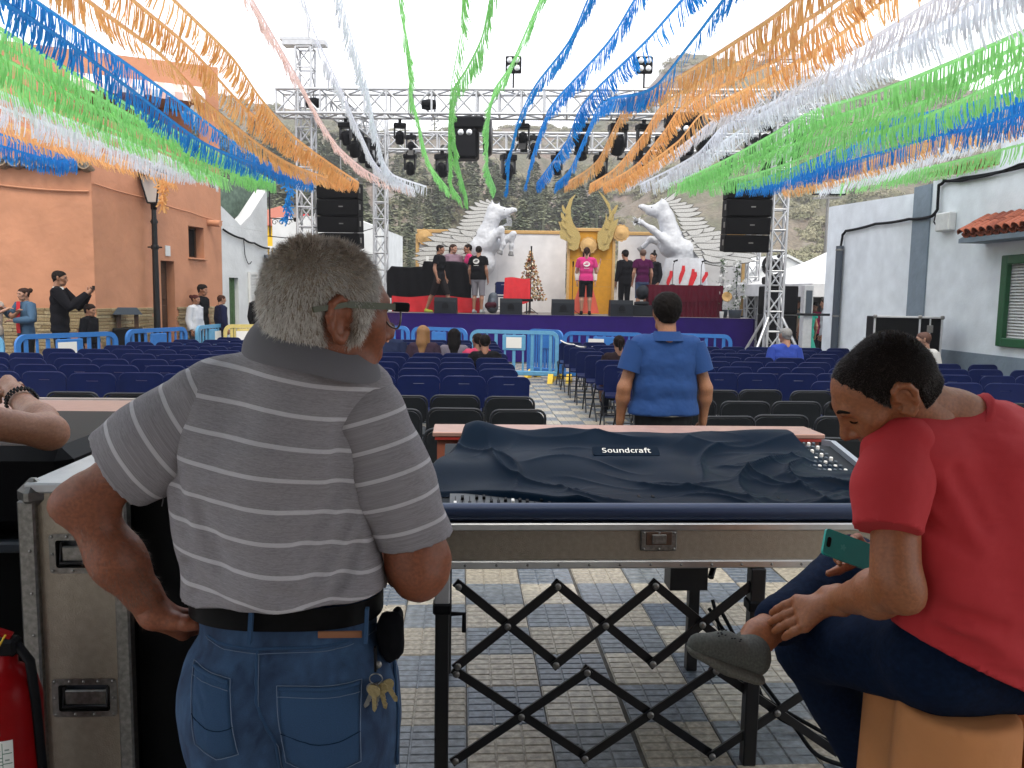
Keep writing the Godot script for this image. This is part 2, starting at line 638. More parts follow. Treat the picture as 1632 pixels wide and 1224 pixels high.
	M.red_cloth = mat(hx("c5202a"), 0.85, 0, TX.soft, 1.0, TX.n_cloth, 0.5)
	M.maroon = mat(hx("541425"), 0.9, 0, TX.soft, 1.0)
	M.black_cloth = mat(hx("0d0e12"), 0.9, 0, TX.soft, 1.0, TX.n_cloth, 0.6)
	M.backdrop = mat(hx("e4e4e6"), 0.9, 0, TX.soft, 0.3)
	M.ochre = mat(hx("c98f1e"), 0.75, 0, TX.soft, 1.0)
	M.gold = mat(hx("dcc27a"), 0.4, 0.35, TX.strong, 3.0, TX.n_rock, 0.6)
	M.gold_trim = mat(hx("cba468"), 0.6, 0.1, TX.soft, 2.0)
	M.sculpt = mat(hx("c3c6cb"), 0.6, 0, TX.soft, 1.5, TX.n_plaster, 0.4)
	M.feather = mat(hx("dcdcd8"), 0.7, 0, TX.fine, 2.0)
	M.feather_edge = mat(hx("55544f"), 0.8)
	M.stage_floor = mat(hx("8d8782"), 0.7, 0, TX.strong, 0.7)
	M.canvas = mat(hx("dcdcdc"), 0.8, 0, TX.soft, 0.6)
	M.leaf = mat(hx("39502c"), 0.7)
	M.console_blue = mat(hx("1f2f4c"), 0.4, 0.2)
	M.cover = mat(hx("031424"), 0.42, 0, TX.soft, 2.0, TX.n_fine, 0.15)
	M.cover.metallic_specular = 0.14
	M.phone = mat(hx("14a49b"), 0.35)
	M.extinguisher = mat(hx("8a0b10"), 0.3, 0, TX.soft, 3.0)
	M.denim = mat(hx("2b4e73"), 0.9, 0, TX.grain, 5.0, TX.n_fine, 0.5, false)

# ---------------------------------------------------------------- ground and hills
func slab_mesh(variant: int) -> ArrayMesh:
	var b := MB.new()
	var r := RandomNumberGenerator.new()
	r.seed = 90 + variant
	var w := 0.3105
	b.box(Vector3(0, -0.028, 0), Vector3(w, 0.044, w))
	for i in 3:
		for j in 6:
			if r.randf() < 0.012:
				continue
			var x := -w / 2 + w * (i + 0.5) / 3
			var z := -w / 2 + w * (j + 0.5) / 6
			var hx_ := w / 6 - 0.0028 - (0.0028 if false else 0.0)
			var hz := w / 12 - 0.0022
			var y := r.randf_range(-0.0006, 0.0006)
			var g := 0.003
			var t0 := Vector3(x - hx_ + g, y, z - hz + g)
			var t1 := Vector3(x + hx_ - g, y, z - hz + g)
			var t2 := Vector3(x + hx_ - g, y, z + hz - g)
			var t3 := Vector3(x - hx_ + g, y, z + hz - g)
			var l := -0.0062
			var s0 := Vector3(x - hx_, l, z - hz)
			var s1 := Vector3(x + hx_, l, z - hz)
			var s2 := Vector3(x + hx_, l, z + hz)
			var s3 := Vector3(x - hx_, l, z + hz)
			b.fan([t0, t1, t2, t3], Vector3.UP)
			b.fan([t0, t1, s1, s0], Vector3(0, 0.7, -0.7))
			b.fan([t1, t2, s2, s1], Vector3(0.7, 0.7, 0))
			b.fan([t2, t3, s3, s2], Vector3(0, 0.7, 0.7))
			b.fan([t3, t0, s0, s3], Vector3(-0.7, 0.7, 0))
	return b.mesh()

func make_ground() -> void:
	var g := MB.new()
	g.quad(Vector3(-700, 0, 300), Vector3(-700, 0, -900), Vector3(700, 0, -900), Vector3(700, 0, 300))
	struct("ground", g.mesh(), M.ground, Vector3(0, -0.12, 0))
	var bed := MB.new()
	bed.box(Vector3(-1, -0.034, -10), Vector3(20, 0.05, 28))
	var pav := struct("paving", bed.mesh(), M.joint)
	var kinds := [slab_mesh(0), slab_mesh(1), slab_mesh(2)]
	var rest_w := MB.new()
	var rest_b := MB.new()
	for i in range(-34, 29):
		for j in range(-6, 74):
			var x := 0.19 + i * 0.3165 + (0.012 if i >= 2 else 0.0) + (0.012 if i >= 8 else 0.0)
			var z := 0.315 * -0.06 - 0.3145 * j - 0.045
			var white := posmod(i + j, 2) == 1
			var near := z < -2.6 and z > -5.7 and x > -0.75 and x < 2.0
			var aisle := z <= -5.7 and z > -16.8 and x > 0.55 and x < 1.95
			var dy := rng.randf_range(-0.0022, 0.0012)
			if near or aisle:
				var ms: Array = M.slab_white if white else M.slab_blue
				var o := part(pav, "slab", kinds[rng.randi() % 3], ms[rng.randi() % 3], Vector3(x, dy, z))
				o.rotation = Vector3(rng.randf_range(-0.003, 0.003), rng.randi_range(0, 1) * PI + rng.randf_range(-0.004, 0.004), rng.randf_range(-0.003, 0.003))
			else:
				(rest_w if white else rest_b).box(Vector3(x, dy - 0.025, z), Vector3(0.3105, 0.05, 0.3105))
	var ow := part(pav, "white_slabs", rest_w.mesh(), M.slab_white[0])
	ow.set_meta("kind", "stuff")
	var ob := part(pav, "blue_slabs", rest_b.mesh(), M.slab_blue[0])
	ob.set_meta("kind", "stuff")
	# raised footway along the orange house
	var out := PackedVector2Array([Vector2(-13, 11.2), Vector2(-7.1, 11.2), Vector2(-6.0, 13.6), Vector2(-4.9, 17.6), Vector2(-4.6, 20.7), Vector2(-5.3, 20.7), Vector2(-5.25, 18.5), Vector2(-6.2, 14.4), Vector2(-13, 13.7)])
	var fw := MB.new()
	fw.slab(out, 0.0, 0.17, Transform3D(Basis(Vector3.RIGHT, -PI / 2), Vector3.ZERO))
	struct("footway", fw.mesh(), M.kerb)

func hill_height(x: float, z: float) -> float:
	var d := -z
	var xs := [-400.0, -120.0, -55.0, -49.0, -13.0, 24.0, 40.0, 52.0, 66.0, 84.0, 110.0, 137.0, 220.0, 420.0]
	var hs := [70.0, 52.0, 47.0, 45.5, 41.0, 42.5, 50.0, 60.0, 58.5, 55.0, 55.0, 51.0, 48.0, 60.0]
	var ridge := 45.0
	var xx := x * 200.0 / maxf(d, 60.0)
	for k in xs.size() - 1:
		if xx >= xs[k] and xx <= xs[k + 1]:
			ridge = lerpf(hs[k], hs[k + 1], smoothstep(0.0, 1.0, (xx - xs[k]) / (xs[k + 1] - xs[k])))
	var t := clampf((d - 58.0) / 142.0, 0.0, 1.0)
	var prof := 1.0 + (ridge - 1.0) * (0.75 * t + 0.25 * t * t)
	if d > 200.0:
		prof = ridge - (d - 200.0) * 0.25
	var rough := noise.get_noise_2d(x * 0.012, z * 0.012) * 7.0 + noise.get_noise_2d(x * 0.05, z * 0.05 + 40.0) * 2.4 + noise.get_noise_2d(x * 0.19, z * 0.19) * 0.8
	# gullies run down the slope
	rough += -absf(noise.get_noise_2d(xx * 0.05 + 9.0, z * 0.004)) * 5.0 * t
	return prof + rough * smoothstep(0.0, 0.25, t) * (1.0 - 0.75 * smoothstep(0.86, 1.0, t))

func make_hills() -> void:
	var b := MB.new()
	b.use_col = true
	var nu := 230
	var nv := 96
	var first := 0
	var P := []
	for j in nv + 1:
		for i in nu + 1:
			var z := -58.0 - 190.0 * pow(float(j) / nv, 1.15)
			var x := (float(i) / nu - 0.42) * 2.0 * (-z) * 0.98
			P.append(Vector3(x, hill_height(x, z), z))
	for j in nv + 1:
		for i in nu + 1:
			var p: Vector3 = P[j * (nu + 1) + i]
			var du: Vector3 = P[j * (nu + 1) + mini(i + 1, nu)] - P[j * (nu + 1) + maxi(i - 1, 0)]
			var dv: Vector3 = P[mini(j + 1, nv) * (nu + 1) + i] - P[maxi(j - 1, 0) * (nu + 1) + i]
			var q := du.cross(dv).normalized()
			var a := noise.get_noise_2d(p.x * 0.03, p.z * 0.03 + p.y * 0.05)
			var e := noise.get_noise_2d(p.x * 0.13 + 50.0, p.z * 0.13)
			var f := noise.get_noise_2d(p.x * 0.5, p.z * 0.5 + 20.0)
			var c := Color(0.205, 0.165, 0.12)
			c = c.lerp(Color(0.13, 0.13, 0.075), smoothstep(-0.1, 0.35, a + e * 0.5))
			c = c.lerp(Color(0.24, 0.215, 0.19), smoothstep(0.25, 0.5, -a + f * 0.6))
			c = c.lerp(Color(0.25, 0.16, 0.12), smoothstep(0.35, 0.6, e - a * 0.6) * 0.6)
			c *= 1.12 + 0.35 * f
			b.col = c
			b.put(p, q)
	for j in nv:
		for i in nu:
			var a := first + j * (nu + 1) + i
			b.ix.append_array([a, a + nu + 1, a + 1, a + 1, a + nu + 1, a + nu + 2])
	M.hill = mat(Color.WHITE, 0.95, 0, TX.strong, 0.12, TX.n_rock, 1.0)
	M.hill.vertex_color_use_as_albedo = true
	struct("hills", b.mesh(), M.hill)
	# scrub and pines on the slope, too many and too far to count
	var bush := MB.new()
	for k in 260:
		var d := Vector3(rng.randf_range(-1, 1), rng.randf_range(0, 1), rng.randf_range(-1, 1)).normalized() * rng.randf_range(0.55, 1.0)
		d.y *= 0.8
		var s := rng.randf_range(0.07, 0.17)
		var u := Vector3(rng.randf_range(-1, 1), rng.randf_range(-1, 1), rng.randf_range(-1, 1)).normalized()
		var w := d.cross(u).normalized()
		bush.tri(d - w * s, d + u * s, d + w * s)
	var pine := MB.new()
	pine.tube([Vector3.ZERO, Vector3(0, 1.6, 0)], [0.07, 0.02], 5)
	for k in 420:
		var h := pow(rng.randf(), 0.8) * 1.7 + 0.35
		var r := (2.1 - h) * 0.36 * rng.randf_range(0.4, 1.0)
		var an := rng.randf() * TAU
		var d := Vector3(cos(an) * r, h, sin(an) * r)
		var o := Vector3(cos(an), -0.35, sin(an))
		var w := Vector3(-sin(an), rng.randf_range(-0.3, 0.3), cos(an))
		var s := rng.randf_range(0.04, 0.1)
		pine.tri(d - w * s, d + o * s * 1.6, d + w * s)
	var leaf := mat(Color.WHITE, 0.9)
	leaf.vertex_color_use_as_albedo = true
	for kind in 2:
		var xf := []
		var cols := []
		var tries := 9000 if kind == 0 else 4200
		for k in tries:
			var z := -rng.randf_range(62, 205)
			var x := rng.randf_range(-0.55, 0.95) * -z
			var den := noise.get_noise_2d(x * 0.03 + 7.0, z * 0.03) + 0.4 * noise.get_noise_2d(x * 0.1, z * 0.1)
			if kind == 0:
				if den < -0.15:
					continue
			else:
				# pines stand thick on the lower slope left of centre
				var low := (1.0 - smoothstep(85.0, 150.0, -z)) * (1.0 - smoothstep(0.05, 0.3, x / -z))
				if den + low * 0.9 < 0.6:
					continue
			var y := hill_height(x, z)
			var s := rng.randf_range(0.5, 1.5) if kind == 0 else rng.randf_range(1.3, 3.0)
			xf.append(Transform3D(Basis(Vector3.UP, rng.randf() * TAU).scaled(Vector3(s, s * rng.randf_range(0.8, 1.2), s)), Vector3(x, y - 0.15, z)))
			var c := Color(0.16, 0.165, 0.09).lerp(Color(0.27, 0.25, 0.16), rng.randf()) if kind == 0 else Color(0.085, 0.11, 0.055).lerp(Color(0.18, 0.19, 0.11), rng.randf())
			cols.append(c)
		var mm := MultiMesh.new()
		mm.transform_format = MultiMesh.TRANSFORM_3D
		mm.use_colors = true
		mm.mesh = bush.mesh() if kind == 0 else pine.mesh()
		mm.instance_count = xf.size()
		for k in xf.size():
			mm.set_instance_transform(k, xf[k])
			mm.set_instance_color(k, cols[k])
		var mi := MultiMeshInstance3D.new()
		mi.name = "hillside_scrub" if kind == 0 else "hillside_pines"
		mi.multimesh = mm
		mi.material_override = leaf
		add_child(mi)
		mi.set_meta("kind", "stuff")
		tag(mi, "dry green scrub scattered over the hillside behind the stage" if kind == 0 else "dark green pines on the lower hillside behind the white horses", "scrub" if kind == 0 else "pines")

# ---------------------------------------------------------------- houses
func frame(a: Vector2, b: Vector2) -> Transform3D:
	var d := (b - a).normalized()
	var x := Vector3(d.x, 0, d.y)
	return Transform3D(Basis(x, Vector3.UP, x.cross(Vector3.UP)), Vector3(a.x, 0, a.y))

# a wall in its own x/y plane, front at z = 0, with openings [x0, y0, x1, y1]
func holed_wall(x0: float, x1: float, y0: float, y1: float, th: float, holes: Array, rise := 0.0) -> ArrayMesh:
	var b := MB.new()
	var xs := [x0, x1]
	var ys := [y0, y1]
	for h in holes:
		xs.append_array([h[0], h[2]])
		ys.append_array([h[1], h[3]])
	xs.sort()
	ys.sort()
	var top := func(x: float, y: float) -> float: return y + (rise * (x - x0) / (x1 - x0) if y >= y1 - 0.001 else 0.0)
	for i in xs.size() - 1:
		for j in ys.size() - 1:
			if xs[i + 1] - xs[i] < 0.001 or ys[j + 1] - ys[j] < 0.001:
				continue
			var cx: float = (xs[i] + xs[i + 1]) / 2
			var cy: float = (ys[j] + ys[j + 1]) / 2
			var open := false
			for h in holes:
				if cx > h[0] and cx < h[2] and cy > h[1] and cy < h[3]:
					open = true
			if open:
				continue
			for z in [0.0, -th]:
				b.fan([Vector3(xs[i], ys[j], z), Vector3(xs[i + 1], ys[j], z), Vector3(xs[i + 1], top.call(xs[i + 1], ys[j + 1]), z), Vector3(xs[i], top.call(xs[i], ys[j + 1]), z)], Vector3(0, 0, 1 if z == 0.0 else -1))
	var edges := holes.duplicate()
	edges.append([x0, y0, x1, y1])
	for k in edges.size():
		var h: Array = edges[k]
		var s := -1.0 if k == edges.size() - 1 else 1.0
		var r := rise if k == edges.size() - 1 else 0.0
		b.fan([Vector3(h[0], h[1], 0), Vector3(h[2], h[1], 0), Vector3(h[2], h[1], -th), Vector3(h[0], h[1], -th)], Vector3(0, s, 0))
		b.fan([Vector3(h[0], h[3], 0), Vector3(h[2], h[3] + r, 0), Vector3(h[2], h[3] + r, -th), Vector3(h[0], h[3], -th)], Vector3(0, -s, 0))
		b.fan([Vector3(h[0], h[1], 0), Vector3(h[0], h[3], 0), Vector3(h[0], h[3], -th), Vector3(h[0], h[1], -th)], Vector3(s, 0, 0))
		b.fan([Vector3(h[2], h[1], 0), Vector3(h[2], h[3] + r, 0), Vector3(h[2], h[3] + r, -th), Vector3(h[2], h[1], -th)], Vector3(-s, 0, 0))
	return b.mesh()

func pf(parent: Node, called: String, mesh: Mesh, m: Material, xf: Transform3D) -> MeshInstance3D:
	var o := part(parent, called, mesh, m)
	o.transform = xf
	return o

# half-round roof tile, along z, humped (or hollow) upward
func tile_mesh(r: float, l: float, hump := true) -> ArrayMesh:
	var b := MB.new()
	var n := 7
	for k in n:
		for side in 2:
			var a0 := PI * k / n
			var a1 := PI * (k + 1) / n
			var q := r if side == 0 else r * 0.84
			var s := 1.0 if hump else -1.0
			b.fan([Vector3(cos(a0) * q, sin(a0) * q * s, 0), Vector3(cos(a1) * q, sin(a1) * q * s, 0), Vector3(cos(a1) * q * 0.9, sin(a1) * q * 0.9 * s, -l), Vector3(cos(a0) * q * 0.9, sin(a0) * q * 0.9 * s, -l)], Vector3(cos((a0 + a1) / 2), sin((a0 + a1) / 2) * s, 0) * (1.0 if side == 0 else -1.0))
		var b0 := PI * k / n
		var b1 := PI * (k + 1) / n
		var t := 1.0 if hump else -1.0
		b.fan([Vector3(cos(b0) * r, sin(b0) * r * t, 0), Vector3(cos(b1) * r, sin(b1) * r * t, 0), Vector3(cos(b1) * r * 0.84, sin(b1) * r * 0.84 * t, 0), Vector3(cos(b0) * r * 0.84, sin(b0) * r * 0.84 * t, 0)], Vector3.BACK)
	return b.mesh()

func shutter(parent: Node, xf: Transform3D, w: float, h: float, m: Material, slats: int) -> void:
	var f := MB.new()
	f.box(Vector3(0.03, h / 2, 0), Vector3(0.06, h, 0.045))
	f.box(Vector3(w - 0.03, h / 2, 0), Vector3(0.06, h, 0.045))
	f.box(Vector3(w / 2, 0.03, 0), Vector3(w - 0.12, 0.06, 0.042))
	f.box(Vector3(w / 2, h - 0.03, 0), Vector3(w - 0.12, 0.06, 0.042))
	var fr := pf(parent, "shutter", f.mesh(), m, xf)
	var s := MB.new()
	s.box(Vector3.ZERO, Vector3(w - 0.12, (h - 0.12) / slats * 1.05, 0.008), Basis(Vector3.RIGHT, -0.7))
	var sm := s.mesh()
	for k in slats:
		part(fr, "slat", sm, m, Vector3(w / 2, 0.06 + (h - 0.12) * (k + 0.5) / slats, 0))

func hung_cable(pts: Array, r: float, sag := 0.03) -> ArrayMesh:
	var b := MB.new()
	var p := []
	for k in pts.size() - 1:
		for s in 8:
			var t := s / 8.0
			var q: Vector3 = pts[k].lerp(pts[k + 1], t)
			q.y -= sag * 4 * t * (1 - t)
			p.append(q)
	p.append(pts[-1])
	b.tube(p, r, 6)
	return b.mesh()

func dado_stones(parent: Node, xf: Transform3D, x0: float, x1: float, y0: float, y1: float, gaps: Array) -> void:
	# thin rough courses of split stone
	var meshes := []
	for k in 5:
		var b := MB.new()
		b.cbox(Vector3.ZERO, Vector3(0.25 + 0.06 * k, 0.052, 0.03), 0.006)
		meshes.append([b.mesh(), 0.25 + 0.06 * k])
	var y := y0
	while y < y1 - 0.03:
		var x := x0
		while x < x1 - 0.12:
			var m: Array = meshes[rng.randi() % 5]
			var w: float = m[1]
			var skip := x + w > x1 + 0.03
			for g in gaps:
				if x + w > g[0] and x < g[1]:
					skip = true
			if not skip:
				var o := part(parent, "stone", m[0], M.stone[rng.randi() % 3])
				o.transform = xf * Transform3D(Basis(Vector3.UP, rng.randf_range(-0.01, 0.01)), Vector3(x + w / 2, y + 0.028, rng.randf_range(0.006, 0.018)))
				x += w + 0.006
			else:
				x += 0.06
		y += 0.0585

func make_left_houses() -> void:
	var H := thing("orange_house", "orange two-storey house with stone dado and striped awning on the left", "house", Vector3(-6.2, 0, -14.4))
	var T := Transform3D(Basis.IDENTITY, Vector3(6.2, 0, 14.4))
	var W1 := T * frame(Vector2(-13, -13.7), Vector2(-6.2, -14.4))
	var W2 := T * frame(Vector2(-6.2, -14.4), Vector2(-5.25, -18.5))
	var UP := T * frame(Vector2(-13, -15.2), Vector2(-5.25, -18.5))
	pf(H, "side_wall", holed_wall(0, 6.83, 0, 3.62, 0.3, []), M.orange_wall, W1)
	pf(H, "wall", holed_wall(0, 4.2, 0, 4.55, 0.3, [[1.91, 0.17, 2.37, 2.23], [2.9, 2.33, 3.49, 2.97], [3.76, 3.84, 4.36 - 0.22, 4.1]]), M.orange_wall, W2)
	pf(H, "upper_wall", holed_wall(0, 8.42, 3.5, 6.35, 0.3, [[5.95, 4.55, 8.02, 5.62]], 0.05), M.orange_wall, UP)
	var roof := MB.new()
	roof.box(Vector3(3.4, 3.7, -1.0), Vector3(6.9, 0.12, 2.2))
	pf(H, "terrace", roof.mesh(), M.kerb, W1)
	var back := MB.new()
	back.box(Vector3(4.0, 3.1, -3.6), Vector3(8.0, 6.2, 0.2))
	back.box(Vector3(4.0, 6.2, -1.9), Vector3(8.3, 0.15, 3.4))
	pf(H, "rear_wall", back.mesh(), M.orange_wall, UP)
	# door and windows
	var d := MB.new()
	d.box(Vector3(2.14, 1.19, -0.2), Vector3(0.46, 2.06, 0.05))
	var door := pf(H, "door", d.mesh(), M.dark_wood, W2)
	for k in 3:
		var pnl := MB.new()
		pnl.cbox(Vector3(2.14, 0.5 + k * 0.62, -0.165), Vector3(0.3, 0.5, 0.03), 0.008)
		part(door, "panel", pnl.mesh(), M.dark_wood)
	var w := MB.new()
	w.box(Vector3(3.195, 2.65, -0.22), Vector3(0.585, 0.635, 0.03))
	var win := pf(H, "window", w.mesh(), M.glass_dark, W2)
	var wf := MB.new()
	for s in [[2.92, 2.65, 0.04, 0.64], [3.47, 2.65, 0.04, 0.64], [3.195, 2.35, 0.51, 0.04], [3.195, 2.95, 0.51, 0.04], [3.195, 2.65, 0.03, 0.56]]:
		wf.box(Vector3(s[0], s[1], -0.195), Vector3(s[2], s[3], 0.03))
	part(win, "frame", wf.mesh(), M.dark_wood)
	var sill := MB.new()
	sill.cbox(Vector3(3.195, 2.315, 0.0), Vector3(0.66, 0.03, 0.12), 0.006)
	part(win, "sill", sill.mesh(), M.orange_wall)
	shutter(H, W2 * Transform3D(Basis.IDENTITY, Vector3(3.76, 3.84, -0.06)), 0.38, 0.26, M.dark_wood, 6)
	var sp := MB.new()
	sp.tube([Vector3(3.67, 3.1, -0.1), Vector3(3.67, 3.07, 0.28)], 0.07, 10)
	pf(H, "rain_spout", sp.mesh(), M.orange_wall, W2)
	var num := MB.new()
	num.cbox(Vector3(2.14, 2.42, 0.012), Vector3(0.16, 0.2, 0.02), 0.004)
	pf(H, "number_plate", num.mesh(), M.white_paint, W2)
	pf(H, "wall_cable", hung_cable([Vector3(0.0, 3.42, 0.03), Vector3(1.5, 3.35, 0.03), Vector3(2.9, 3.24, 0.03), Vector3(4.2, 3.17, 0.03)], 0.012, 0.02), M.orange_wall, W2)
	pf(H, "wall_cable", hung_cable([Vector3(3.0, 3.36, 0.03), Vector3(5.2, 3.36, 0.03), Vector3(6.8, 3.28, 0.03)], 0.018, 0.03), M.orange_wall, W1)
	# striped awning over the terrace opening
	var tw := MB.new()
	tw.box(Vector3(6.98, 5.0, -1.2), Vector3(2.0, 1.2, 0.05))
	pf(H, "terrace_room", tw.mesh(), M.orange_wall, UP)
	var stripes := [M.canvas, mat(hx("c9a9a0"), 0.85)]
	var aw: MeshInstance3D = null
	for k in 17:
		var s := MB.new()
		var x0 := 5.62 + k * 0.145
		var pts := [Vector3(x0, 5.95, 0.01), Vector3(x0 + 0.145, 5.95, 0.01), Vector3(x0 + 0.145, 5.66, 0.62), Vector3(x0, 5.66, 0.62)]
		s.fan(pts, Vector3(0, 0.85, 0.5))
		var dr := 5.52 + 0.025 * sin(k * 2.2)
		s.fan([pts[3], pts[2], Vector3(x0 + 0.145, dr, 0.625), Vector3(x0, dr, 0.625)], Vector3.BACK)
		if aw == null:
			aw = pf(H, "awning", s.mesh(), stripes[0], UP)
		else:
			part(aw, "stripe", s.mesh(), stripes[k % 2])
	var sm2 := MB.new()
	sm2.box(Vector3(6.7, 4.84, 0.02), Vector3(0.44, 0.2, 0.04))
	pf(H, "vent", sm2.mesh(), M.dark_wood, UP)
	# eaves of old barrel tiles
	var tl := tile_mesh(0.1, 0.42)
	var tlh := tile_mesh(0.1, 0.42, false)
	for k in 32:
		var x := 0.1 + k * 0.212
		for r in 2:
			var o := pf(H, "roof_tile", tl if r == 0 else tlh, M.old_tile[rng.randi() % 2], W1 * Transform3D(Basis(Vector3.RIGHT, -0.22), Vector3(x + r * 0.106, 3.70 + (0.0 if r == 0 else 0.02), 0.16)))
			o.rotate_object_local(Vector3.UP, rng.randf_range(-0.02, 0.02))
	# cladding
	dado_stones(H, W2, 0.0, 4.2, 0.58, 1.36, [[1.86, 2.42]])
	dado_stones(H, W1, 4.6, 6.83, 0.58, 1.36, [])
	for a in [[W2, 0.0, 1.9], [W2, 2.38, 4.2], [W1, 0.0, 6.83]]:
		var st := MB.new()
		st.box(Vector3((a[1] + a[2]) / 2, 0.38, 0.012), Vector3(a[2] - a[1], 0.4, 0.024))
		pf(H, "plinth", st.mesh(), M.stone[0], a[0])

	var K := thing("white_house", "white house with green door, louvred shutter and green stair wall beyond the orange house", "house", Vector3(-5.25, 0, -18.5))
	var T2 := Transform3D(Basis.IDENTITY, Vector3(5.25, 0, 18.5))
	var WW := T2 * frame(Vector2(-5.25, -18.5), Vector2(-4.75, -20.6))
	pf(K, "wall", holed_wall(0, 2.16, 0, 3.1, 0.3, [[0.28, 0.17, 0.7, 1.97]]), M.white_wall, WW)
	var par := MB.new()
	par.slab(PackedVector2Array([Vector2(0, 3.102), Vector2(2.16, 3.102), Vector2(2.16, 4.12), Vector2(1.3, 3.42), Vector2(0.85, 3.16), Vector2(0, 3.5)]), -0.3, 0.0, Transform3D.IDENTITY)
	pf(K, "parapet", par.mesh(), M.white_wall, WW)
	var rear := MB.new()
	rear.box(Vector3(1.1, 1.6, -2.2), Vector3(2.3, 3.2, 0.2))
	rear.box(Vector3(2.06, 1.6, -1.2), Vector3(0.2, 3.2, 1.8))
	pf(K, "rear_wall", rear.mesh(), M.white_wall, WW)
	var gs := MB.new()
	gs.slab(PackedVector2Array([Vector2(-0.3, 3.0), Vector2(0.5, 3.4), Vector2(1.1, 3.45), Vector2(2.5, 4.25), Vector2(2.5, 4.32), Vector2(-0.3, 4.25)]), -0.2, 0.0, Transform3D.IDENTITY)
	pf(K, "stair_wall", gs.mesh(), M.green_wall, T2 * frame(Vector2(-5.6, -19.6), Vector2(-5.0, -21.6)))
	var gd := MB.new()
	gd.box(Vector3(0.49, 1.07, -0.12), Vector3(0.42, 1.8, 0.04))
	var gdo := pf(K, "door", gd.mesh(), M.old_green, WW)
	for k in 3:
		var p2 := MB.new()
		p2.cbox(Vector3(0.36 + k * 0.13, 1.07, -0.095), Vector3(0.115, 1.7, 0.02), 0.005)
		part(gdo, "board", p2.mesh(), M.old_green)
	shutter(K, WW * Transform3D(Basis.IDENTITY, Vector3(1.14, 1.34, 0.03)), 0.42, 0.78, M.white_paint, 18)
	var dp := MB.new()
	dp.tube([Vector3(1.93, 0.1, 0.08), Vector3(1.93, 2.55, 0.08)], 0.06, 10)
	pf(K, "drain_pipe", dp.mesh(), M.pipe, WW)
	pf(K, "wall_cable", hung_cable([Vector3(0.0, 3.0, 0.04), Vector3(0.9, 2.86, 0.04), Vector3(1.4, 2.8, 0.04), Vector3(2.16, 2.72, 0.04)], 0.022, 0.03), M.cable, WW)
	pf(K, "wall_cable", hung_cable([Vector3(0.9, 2.86, 0.04), Vector3(0.95, 2.5, 0.04), Vector3(1.1, 2.3, 0.04), Vector3(1.25, 2.36, 0.04)], 0.01, 0.02), M.cable, WW)
	# a bracket lantern on the corner
	var L := thing("bracket_lantern", "black lantern on a scrolled iron bracket at the white house corner", "lantern", Vector3(-4.62, 3.3, -20.3))
	var br := MB.new()
	br.bar(Vector3(0, -0.3, 0), Vector3(0, 0.75, 0), 0.03, 0.03)
	br.tube([Vector3(0, 0.12, 0), Vector3(0.65, 0.08, 0.1)], 0.015, 6)
	br.tube([Vector3(0, 0.7, 0), Vector3(0.6, 0.68, 0.1)], 0.012, 6)
	for k in 3:
		var sc := []
		for s in 14:
			var an := s * 0.55
			sc.append(Vector3(0.12 + k * 0.17 + cos(an) * 0.08 * (1 - s / 18.0), 0.02 + sin(an) * 0.08 * (1 - s / 18.0), 0.03 + k * 0.02))
		br.tube(sc, 0.009, 5)
	part(L, "bracket", br.mesh(), M.black_metal)
	lantern_head(L, Vector3(0.62, 0.12, 0.1), 0.75)
	var cb := part(self, "overhead_cable", hung_cable([Vector3(-4.7, 3.0, -20.4), Vector3(-2.0, 3.6, -23.0)], 0.012, 0.2), M.cable)
	tag(cb, "thin black cable strung from the white house towards the stage", "cable")

func lantern_head(parent: Node, at: Vector3, s: float) -> void:
	var f := MB.new()
	var g := MB.new()
	for k in 4:
		var a0 := PI / 4 + PI / 2 * k
		var a1 := a0 + PI / 2
		var b0 := at + Vector3(cos(a0) * 0.1, 0, sin(a0) * 0.1) * s
		var b1 := at + Vector3(cos(a1) * 0.1, 0, sin(a1) * 0.1) * s
		var t0 := at + Vector3(cos(a0) * 0.22, 0.42 / s * s, sin(a0) * 0.22) * s
		var t1 := at + Vector3(cos(a1) * 0.22, 0.42, sin(a1) * 0.22) * s
		f.tube([b0, t0], 0.014 * s, 6)
		f.tube([t0, t1], 0.016 * s, 6)
		f.tube([b0, b1], 0.014 * s, 6)
		g.fan([b0, b1, t1, t0], Vector3(cos((a0 + a1) / 2), 0, sin((a0 + a1) / 2)))
	f.lathe([Vector2(0.25, 0.42), Vector2(0.24, 0.45), Vector2(0.12, 0.56), Vector2(0.06, 0.58), Vector2(0.05, 0.63), Vector2(0.0, 0.66)], 8, Transform3D(Basis.IDENTITY.scaled(Vector3(s, s, s)), at))
	f.lathe([Vector2(0.0, -0.12), Vector2(0.05, -0.1), Vector2(0.05, -0.02), Vector2(0.1, 0.0)], 8, Transform3D(Basis.IDENTITY.scaled(Vector3(s, s, s)), at))
	part(parent, "lantern_frame", f.mesh(), M.black_metal)
	if not M.has("pane"):
		M.pane = mat(hx("d8d6d0"), 0.35)
		M.pane.transparency = BaseMaterial3D.TRANSPARENCY_ALPHA
		M.pane.albedo_color.a = 0.55
	part(parent, "panes", g.mesh(), M.pane)

func sys_font(n: String) -> SystemFont:
	var f := SystemFont.new()
	f.font_names = PackedStringArray([n])
	return f

